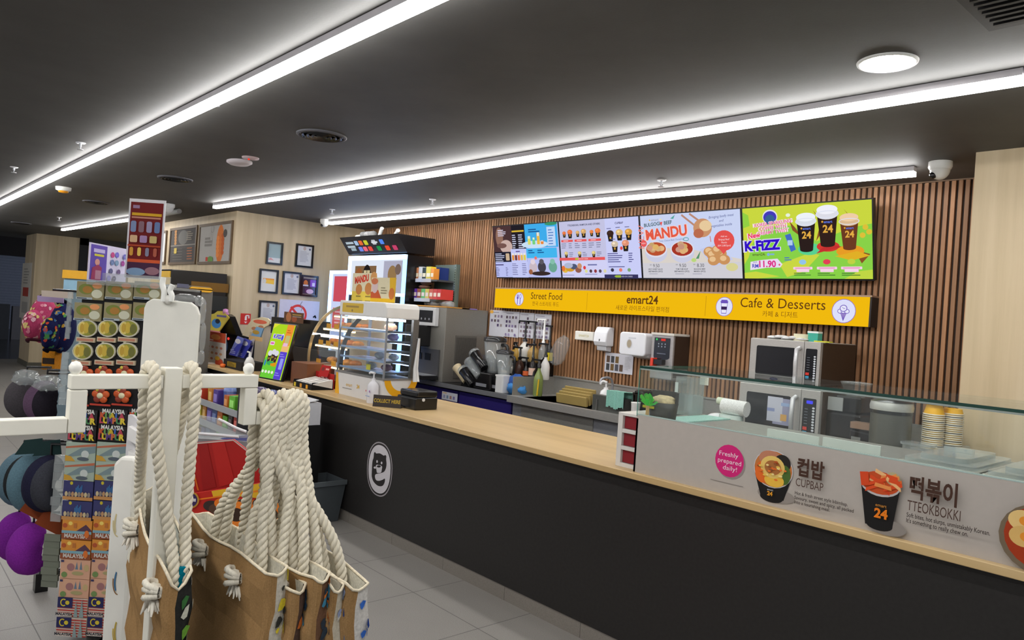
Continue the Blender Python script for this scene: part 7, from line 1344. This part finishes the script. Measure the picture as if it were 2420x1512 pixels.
def magnet(px, py, wpx, hpx, kind, lb, grp):
    u, v = U(px, py); k = 3.4/FOC; W_, H_ = wpx*k, hpx*k; b = MB((200, 200, 190), 'gloss'); b.T = fr.M @ Matrix.Translation((u-W_/2, -.012, v-H_/2)); rr = random.Random(hash(lb) % 97 if 0 else len(lb)*7+px)
    if kind == 'durian':
        b.prism([(W_/2+W_*.48*math.cos(q*PI/8), H_*.6+H_*.38*math.sin(q*PI/8)) for q in range(16)], 'y', 0, .01, (206, 202, 180)); b.box(W_*.02, W_*.9, 0, .012, 0, H_*.2, (206, 190, 160)); b.lay = 1
        b.E(W_*.5, H_*.6, W_*.42, H_*.32, (150, 150, 50)); b.E(W_*.3, H_*.6, W_*.2, H_*.27, (226, 206, 110)); b.E(W_*.46, H_*.62, W_*.14, H_*.25, (206, 176, 60)); b.E(W_*.27, H_*.6, W_*.1, H_*.2, (196, 160, 50)); b.E(W_*.72, H_*.58, W_*.15, H_*.22, (110, 110, 40)); b.box(W_*.3, W_*.42, .0, .01, H_*.95, H_*1.05, (206, 200, 170)); b.R(W_*.08, H_*.05, W_*.84, H_*.15, (196, 130, 100))
    elif kind == 'flower':
        for q in range(5): a_ = q*1.257+.3; b.ball(W_*.5+W_*.26*math.cos(a_), .0, H_*.55+H_*.24*math.sin(a_), W_*.2, .008, H_*.2, 10, 6, ((206, 90, 40), (150, 60, 40))[q % 2])
        b.ball(W_*.5, -.006, H_*.55, W_*.16, .008, H_*.16, 10, 6, (226, 220, 180)); b.ball(W_*.35, -.004, H_*.85, W_*.09, .006, H_*.1, 8, 5, (206, 190, 70)); b.box(0, W_, .0, .006, 0, H_*.1, (190, 60, 40))
    else:
        base = {'meal': (150, 140, 100), 'city': (34, 28, 30), 'train': (170, 186, 170), 'band': (60, 62, 110), 'sunset': (226, 150, 60), 'pink': (226, 176, 146), 'flag': (226, 214, 200)}[kind]
        b.box(0, W_, 0, .01, 0, H_, base); b.lay = 1
        if kind == 'meal': b.E(.35*W_, .58*H_, .28*W_, .3*H_, (120, 130, 50)); b.E(.4*W_, .55*H_, .18*W_, .2*H_, (170, 120, 40)); b.E(.75*W_, .8*H_, .18*W_, .16*H_, (226, 150, 90)); b.E(.76*W_, .34*H_, .2*W_, .24*H_, (206, 206, 180)); b.R(0, 0, .6*W_, .12*H_, (170, 180, 186)); b.R(.04*W_, .03*H_, .4*W_, .08*H_, (60, 66, 76))
        elif kind == 'city':
            b.text('MALAYSIA', .5*W_, .74*H_, .02, (226, 226, 220), bold=.04, sx=.8)
            for q, (ch, c_) in enumerate(zip('KUALA', ((206, 90, 50), (110, 160, 90), (206, 180, 50), (70, 110, 190), (190, 70, 90)))): b.text(ch, (.14+.17*q)*W_, .4*H_, .026, c_, bold=.06)
            for q, (ch, c_) in enumerate(zip('LUMPUR', ((190, 70, 90), (226, 200, 50), (90, 60, 130), (206, 110, 60), (80, 140, 90), (226, 200, 60)))): b.text(ch, (.1+.155*q)*W_, .1*H_, .026, c_, bold=.06)
        elif kind == 'train': b.P([(0, .75*H_), (W_, .98*H_), (W_, .85*H_), (0, .66*H_)], (190, 110, 80)); b.P([(0, .2*H_), (.5*W_, .7*H_), (W_, .85*H_), (W_, .5*H_), (.4*W_, .3*H_)], (126, 146, 150)); b.E(.66*W_, .4*H_, .13*W_, .2*H_, (206, 214, 210)); b.P([(0, 0), (.35*W_, 0), (.2*W_, .25*H_), (0, .3*H_)], (206, 160, 60)); b.E(.6*W_, .15*H_, .2*W_, .1*H_, (90, 100, 110))
        elif kind == 'band': b.R(0, 0, W_, .18*H_, (206, 150, 90)); b.E(.27*W_, .88*H_, .05*W_, .09*H_, (206, 190, 50)); [b.R((.42+.04*q)*W_, .4*H_, (.445+.04*q)*W_, (.65+.08*(q % 3))*H_, (70, 130, 190)) for q in range(6)]; [b.E((.12+.11*q)*W_, .32*H_, .05*W_, .13*H_, ((206, 190, 150), (150, 140, 130), (190, 150, 110))[q % 3]) for q in range(8)]
        elif kind == 'sunset': b.P([(.5*W_, .45*H_), (.8*W_, .8*H_), (W_, .5*H_), (W_, .4*H_), (.4*W_, .4*H_)], (90, 60, 80)); b.E(.28*W_, .82*H_, .07*W_, .1*H_, (250, 220, 110)); b.E(.1*W_, .7*H_, .08*W_, .12*H_, (190, 90, 50)); b.R(0, .3*H_, W_, .44*H_, (130, 176, 190)); b.R(0, 0, W_, .3*H_, (150, 80, 50)); b.text('MALAYSIA', .48*W_, .08*H_, .018, (214, 206, 196), bold=.04, sx=.9); b.E(.85*W_, .3*H_, .08*W_, .2*H_, (226, 120, 50)); b.R(.4*W_, .6*H_, .5*W_, .85*H_, (196, 120, 60))
        elif kind == 'pink': b.E(.35*W_, .6*H_, .13*W_, .2*H_, (170, 120, 120)); b.P([(.5*W_, .5*H_), (.55*W_, .9*H_), (.6*W_, .5*H_)], (110, 130, 150)); b.P([(.65*W_, .5*H_), (.69*W_, .95*H_), (.74*W_, .5*H_)], (110, 130, 150)); b.E(.88*W_, .6*H_, .09*W_, .18*H_, (206, 180, 130)); b.E(.15*W_, .2*H_, .1*W_, .15*H_, (120, 150, 90)); b.E(.6*W_, .3*H_, .2*W_, .1*H_, (180, 170, 120)); b.R(.02*W_, .85*H_, .12*W_, .96*H_, (60, 60, 100))
        else:
            for q in range(7): b.R(0, (.14*q)*H_, W_, (.14*q+.07)*H_, (196, 70, 60))
            b.R(0, .0, .5*W_, .2*H_, (216, 206, 196)); b.text('MALAYSIA', .24*W_, .06*H_, .012, (50, 50, 60), bold=.04); b.R(0, .46*H_, .5*W_, H_, (40, 42, 96)); b.ring(.2*W_, .73*H_, .11*W_, .2*H_, .005, (226, 206, 60), a0=.9, a1=5.4); b.E(.33*W_, .73*H_, .07*W_, .11*H_, (226, 206, 60)); b.P([(.56*W_, 0), (.62*W_, .85*H_), (.7*W_, 0)], (150, 170, 170)); b.P([(.74*W_, 0), (.82*W_, .95*H_), (.9*W_, 0)], (150, 170, 170))
    b.build('fridge_magnet', label=lb, cat='magnet', group=grp)
POS3 = ('left', 'middle', 'right')
for nm, kind, rows, wpx, hpx in (('rice meal', 'meal', ((687, (217, 285, 352)), (737, (211, 281, 349))), 64, 42), ('durian', 'durian', ((781, (209, 258, 307)), (835, (198, 252, 303))), 50, 54), ('red flower', 'flower', ((884, (203, 248, 298)), (936, (190, 241, 292))), 48, 44), ('Kuala Lumpur', 'city', ((985, (200, 271, 340)), (1023, (197, 268, 338))), 66, 36)):
    for j, (y, xs_) in enumerate(rows):
        for i, x in enumerate(xs_): magnet(x, y, wpx, hpx, kind, '%s magnet on the souvenir rack, %s in the %s row of two' % (nm, POS3[i], ('upper', 'lower')[j]), nm+' magnets')
for nm, kind, ys_, x0 in (('silver train', 'train', (1067, 1112), 194), ('blue band', 'band', (1158, 1205), 188), ('orange sunset', 'sunset', (1250, 1297), 185), ('pale pink towers', 'pink', (1343, 1389), 181), ('striped flag', 'flag', (1432, 1479), 175)):
    for j, y in enumerate(ys_):
        for i in range(3): magnet(x0+73*i-3*j, y, 70, 45, kind, '%s magnet on the souvenir rack, %s in the %s row of two' % (nm, POS3[i], ('upper', 'lower')[j]), nm+' magnets')
# posters on top
fp = DF(300, 655, 3.42); b = MB((214, 212, 216), 'paper'); b.T = fp.M; (x0, z0), (x1, z1) = fp.uv(294, 655), fp.uv(380, 655); zt = fp.uv(300, 468)[1]; W_, H_ = x1-x0, zt-z0
b.box(x0, x1, 0, .004, z0, zt); b.T = fp.M @ Matrix.Translation((x0, 0, z0)); b.lay = 1; m_ = .03*W_
b.R(.05*W_, .01*H_, .95*W_, .96*H_, (110, 30, 30)); b.R(.05*W_, .01*H_, .95*W_, .2*H_, (70, 40, 66)); b.R(.05*W_, .2*H_, .95*W_, .24*H_, (206, 90, 50)); b.E(.3*W_, .08*H_, .26*W_, .05*H_, (130, 160, 190)); b.E(.75*W_, .1*H_, .2*W_, .05*H_, (150, 110, 120))
b.R(.1*W_, .79*H_, .92*W_, .825*H_, (206, 160, 40)); b.R(.1*W_, .755*H_, .9*W_, .777*H_, (190, 130, 110)); b.lines(.12*W_, .4*W_, .92*H_, 1, .1, .04*H_, (150, 120, 150))
for q in range(4): b.RR((.09+.22*q)*W_, .58*H_, (.24+.22*q)*W_, .72*H_, .008, ((120, 136, 170), (130, 100, 110), (150, 140, 170), (100, 120, 160))[q]); b.RR((.1+.22*q)*W_, .28*H_, (.2+.22*q)*W_, .39*H_, .008, ((206, 150, 60), (226, 190, 90), (130, 130, 150), (170, 90, 70))[q])
for q in range(3): b.RR((.1+.27*q)*W_, .45*H_, (.3+.27*q)*W_, .54*H_, .006, ((206, 170, 130), (160, 130, 170), (190, 170, 110))[q])
b.R(.05*W_, .4*H_, .95*W_, .42*H_, (170, 70, 40)); b.build('red_poster', label='tall dark red product poster in a clear sleeve above the souvenir rack', cat='poster')
pa, pb = atd(207, 661, 3.25), atd(297, 661, 3.6); rz_ = math.atan2(pb.y-pa.y, pb.x-pa.x); W_ = Vector((pb.x-pa.x, pb.y-pa.y)).length; zt = atd(214, 572, 3.25).z; H_ = zt-pa.z
b = MB((206, 200, 226), 'paper'); b.at((pa.x, pa.y, pa.z), rz=rz_); b.box(0, W_, 0, .004, 0, H_); b.lay = 1
b.R(.03*W_, .02*H_, .44*W_, .96*H_, (96, 76, 170)); b.R(.1*W_, .76*H_, .38*W_, .86*H_, (190, 180, 226)); b.RR(.12*W_, .66*H_, .36*W_, .72*H_, .004, (206, 200, 70)); b.E(.2*W_, .5*H_, .06*W_, .09*H_, (206, 150, 140)); b.P([(.06*W_, .02*H_), (.3*W_, .02*H_), (.32*W_, .36*H_), (.22*W_, .44*H_), (.08*W_, .34*H_)], (150, 60, 96)); b.R(.16*W_, .04*H_, .3*W_, .28*H_, (176, 130, 150))
for x, z, c_ in ((.58, .76, (190, 70, 130)), (.7, .78, (120, 110, 206)), (.58, .55, (110, 130, 176)), (.7, .55, (120, 150, 180)), (.55, .3, (90, 90, 130)), (.76, .3, (110, 90, 130)), (.86, .56, (160, 70, 150)), (.5, .1, (130, 130, 206)), (.64, .1, (50, 50, 90)), (.9, .76, (110, 110, 190))): b.ring(x*W_, z*H_, .05*W_, .08*H_, .012, c_, n=16)
b.build('purple_poster', label='purple and white neck pillow poster left of the red poster', cat='poster')

# neck pillows and bags on the left side of the rack
def neck_pillow(label, px, py, D, hpx, r, col, turn, c2=None):
    O = atd(px, py, D); R_ = hpx*D/FOC/2-r; t = thing('neck_pillow', label, 'pillow', O, group='neck pillows beside the souvenir rack')
    b = MB(col, 'fabric'); T_ = Matrix.Translation(O) @ Matrix.Rotation(YAW+turn, 4, 'Z'); pts = []
    for k in range(25): a_ = math.radians(50+260*k/24); pts.append(T_ @ Vector((R_*.75*math.cos(a_), 0, R_*math.sin(a_))))
    rr = [r*(.55+.45*min(1, min(k, 24-k)/3)) for k in range(25)]; b.tube(pts, rr, 14); b.build('cushion', t)
    if c2: 
        b = MB(c2, 'fabric'); pts2 = [p-FH*(r*.25)+RH*(r*.4) for p in pts[3:22]]; b.tube(pts2, [q*.82 for q in rr[3:22]], 12); b.build('lining_side', t)
    b = MB((40, 40, 42), 'gloss'); hp = T_ @ Vector((0, 0, R_+r)); b.tube([hp-Vector((0, 0, .02)), hp+Vector((0, 0, .05)), hp+RH*.12+Vector((0, 0, .055))], .006, 6); b.build('hanger', t)
neck_pillow('teal and grey neck pillow hanging at the far left, first of the pair', 52, 1130, 3.75, 130, .062, (104, 132, 146), 1.2, (50, 52, 54)); neck_pillow('teal neck pillow hanging in front of its pair, beside the dark one', 84, 1138, 3.6, 146, .062, (104, 136, 150), 1.15)
neck_pillow('dark navy and grey neck pillow beside the teal pair', 116, 1142, 3.5, 136, .066, (40, 40, 62), 1.1, (66, 68, 76))
neck_pillow('purple neck pillow hanging low at the left, rear one of two', 42, 1266, 3.75, 116, .07, (136, 46, 160), 1.25); neck_pillow('purple neck pillow hanging low, front one of two', 76, 1295, 3.6, 124, .075, (146, 50, 170), 1.2)
neck_pillow('charcoal grey neck pillow with white wrap at the middle left', 60, 940, 3.75, 100, .065, (84, 80, 84), 1.2); neck_pillow('mauve neck pillow in a white wrap beside the charcoal one', 108, 950, 3.6, 104, .07, (104, 80, 104), 1.15, (44, 40, 48))
for k, (px, py, c_, lb) in enumerate(((62, 892, (206, 208, 212), 'white film wrap over the charcoal pillow'), (112, 905, (220, 220, 226), 'white film wrap over the mauve pillow'))):
    p = atd(px, py, 3.58-.1*k); b = MB(c_, 'wrap'); b.T = Matrix.Translation(p) @ Matrix.Rotation(YAW, 4, 'Z'); b.ball(0, 0, 0, .06, .06, .035, 12, 8, wob=.25, c=c_, m='clear'); b.build('film_wrap', label=lb, cat='wrap', group='film wraps')
for k, (px, py, lb) in enumerate(((82, 1205, 'rust orange header card above the rear purple pillow'), (118, 1235, 'rust orange header card above the front purple pillow'))):
    p = atd(px, py, 3.52-.04*k); b = MB((140, 66, 34), 'paper'); b.T = Matrix.Translation(p) @ Matrix.Rotation(YAW+.3, 4, 'Z') @ Matrix.Rotation(.3, 4, 'Y'); b.prism([(-.06, -.02), (.07, -.05), (.06, .04), (-.04, .05)], 'y', 0, .004); b.build('header_card', label=lb, cat='card', group='orange header cards')
for k, (px, py, lb) in enumerate(((70, 1055, 'dark teal header card above the rear teal pillow'), (112, 1058, 'dark teal header card above the front teal pillow'))):
    p = atd(px, py, 3.5); b = MB((36, 60, 60), 'paper'); b.T = Matrix.Translation(p) @ Matrix.Rotation(YAW+.3, 4, 'Z'); b.prism([(-.06, -.04), (.06, -.03), (.05, .04), (-.02, .03)], 'y', 0, .004); b.build('header_card', label=lb, cat='card', group='teal header cards')
# backpacks
def backpack(label, px0, py0, px1, py1, D, col, sp, turn):
    O = atd((px0+px1)/2, (py0+py1)/2, D); k = D/FOC; W_, H_ = (px1-px0)*k, (py1-py0)*k; t = thing('backpack', label, 'bag', O, group='backpacks by the far pier'); T_ = Matrix.Translation(O) @ Matrix.Rotation(YAW+turn, 4, 'Z')
    b = MB(col, 'fabric'); b.T = T_; b.ball(0, .05, 0, W_*.5, .1, H_*.5, 18, 14); b.ball(-.01, -.04, -H_*.1, W_*.36, .07, H_*.33, 16, 12); b.build('body', t)
    a = MB(m='fabric'); rr = random.Random(px0)
    a.T = T_
    for q in range(40):
        th, ph = rr.uniform(.35, 2.7), rr.uniform(PI*1.1, PI*1.9); nx = Vector((W_*.5*math.sin(th)*math.cos(ph), .05+.1*math.sin(th)*math.sin(ph), H_*.5*math.cos(th)))*1.015; c_ = rr.choice(sp); s_ = rr.uniform(.005, .011); nn = Vector((nx.x/(W_*.25*W_), (nx.y-.05)/.01, nx.z/(H_*.25*H_))).normalized(); e1 = nn.orthogonal().normalized(); e2 = nn.cross(e1); a.poly([nx+e1*(s_*math.cos(u)*(1+.5*(k_ % 2)))+e2*(s_*math.sin(u)) for k_, u in enumerate([x_*PI/3 for x_ in range(6)])], c_)
    for q in range(40):
        th, ph = rr.uniform(.5, 2.6), rr.uniform(PI*1.1, PI*1.9); ce = Vector((-.01, -.04, -H_*.1)); dv = Vector((W_*.36*math.sin(th)*math.cos(ph), .07*math.sin(th)*math.sin(ph), H_*.33*math.cos(th))); nn = Vector((dv.x/(W_*.36)**2, dv.y/.0049, dv.z/(H_*.33)**2)).normalized(); e1 = nn.orthogonal().normalized(); e2 = nn.cross(e1); s_ = rr.uniform(.005, .011); nx = ce+dv+nn*.002
        a.poly([nx+e1*(s_*math.cos(x_*PI/3)*(1+.5*(x_ % 2)))+e2*(s_*math.sin(x_*PI/3)) for x_ in range(6)], rr.choice(sp))
    a.build('print', t); b = MB(tuple(int(v*.35) for v in col), 'fabric'); b.T = T_; b.tube([(-.03, .05, H_*.47), (-.01, .05, H_*.55), (.03, .05, H_*.47)], .01, 8); b.build('handle', t); b = MB(tuple(int(v*.35) for v in col), 'fabric'); b.T = T_; b.tube(spline([(-W_*.3, -.02, -H_*.46), (-W_*.1, -.09, -H_*.4), (W_*.3, -.03, -H_*.42)], 5), .008, 6); b.build('strap', t)
backpack('pink patterned backpack hanging at the left of the rack', 64, 702, 122, 812, 3.9, (190, 70, 110), ((226, 140, 160), (226, 200, 130), (240, 190, 200)), .2)
backpack('navy patterned backpack hanging beside the pink one', 112, 715, 160, 836, 3.75, (30, 34, 80), ((60, 110, 160), (206, 160, 60), (90, 160, 90), (206, 80, 60)), .1)
p = atd(124, 845, 3.8); b = MB((214, 140, 40), 'fabric'); b.T = Matrix.Translation(p) @ Matrix.Rotation(YAW, 4, 'Z'); b.box(-.035, .03, -.03, .03, -.06, .06); b.box(-.03, .03, -.034, -.03, -.03, .0, (60, 50, 44)); b.build('orange_pouch', label='small orange pouch hanging under the navy backpack', cat='pouch', bevel=.012)
for k, (pts, c_, lb) in enumerate((([(98, 686), (172, 690), (172, 706), (98, 700)], (206, 190, 176), 'beige header card above the pink backpack'), ([(88, 698), (150, 700), (150, 716), (88, 712)], (170, 150, 190), 'lilac header card above the navy backpack'))):
    fq = DF(130, 700, 3.7+.08*k); slabD(fq, pts, .004, c_, 'paper').build('header_card', label=lb, cat='card', group='header cards of the backpacks')
# clear packs along the left edge and the rack foot
for k, (x0, y0, x1, y1, c_, lb) in enumerate(((156, 690, 176, 800, (150, 150, 150), 'clear hanging pack at the upper left edge of the souvenir rack'), (141, 832, 168, 955, (146, 146, 142), 'clear hanging pack in the middle of the left edge of the rack'), (122, 1075, 158, 1230, (150, 140, 120), 'long clear pack beside the navy pillow'), (100, 1262, 148, 1384, (120, 126, 112), 'grey green pack in clear film under the purple pillows'))):
    fq = DF((x0+x1)/2, (y0+y1)/2, 3.42); (a0, c0), (a1, c1) = fq.uv(x0, y1), fq.uv(x1, y0); b = MB(c_, 'wrap'); b.T = fq.M; n = 8
    for q in range(n): z0 = c0+(c1-c0)*q/n; z1 = c0+(c1-c0)*(q+1)/n; b.box(a0+.004*(q % 2), a1-.004*((q+1) % 2), -.012-.004*(q % 3), -.006, z0, z1, c_, 'clear' if k < 3 else 'gloss')
    b.build('film_pack', label=lb, cat='pack', group='clear packs on the souvenir rack')
p = atz(95, 1395, .0); t = thing('pillow_rack', 'black metal rack foot and pole carrying the pillows at the left', 'rack', (p.x, p.y, 0)); p2 = atd(140, 700, 3.9); b = MB((28, 28, 30), 'gloss'); b.box(p.x-.03, p.x+.03, p.y-.03, p.y+.03, .0, .1); b.tube([(p.x, p.y, .1), (p.x+.4*RH.x, p.y+.4*RH.y, .12)], .02, 8); b.build('foot', t); b = MB((28, 28, 30), 'gloss'); q = Vector((p.x, p.y, 0))+RH*.22; b.tube([(q.x, q.y, .1), (q.x, q.y, 1.75)], .016, 8); b.build('pole', t)
b = MB((34, 34, 36), 'gloss')
for z in (.55, .82, 1.18, 1.62): b.tube([(q.x, q.y, z), (q.x-RH.x*.2-FH.x*.1, q.y-RH.y*.2-FH.y*.1, z)], .006, 6)
b.build('hooks', t)
p = atd(217, 1505, 3.2); b = MB((26, 26, 28), 'gloss'); b.ball(p.x, p.y, .06, .06, .06, .06, 14, 10); b.build('castor_ball', label='black shiny round foot under the souvenir rack', cat='castor')
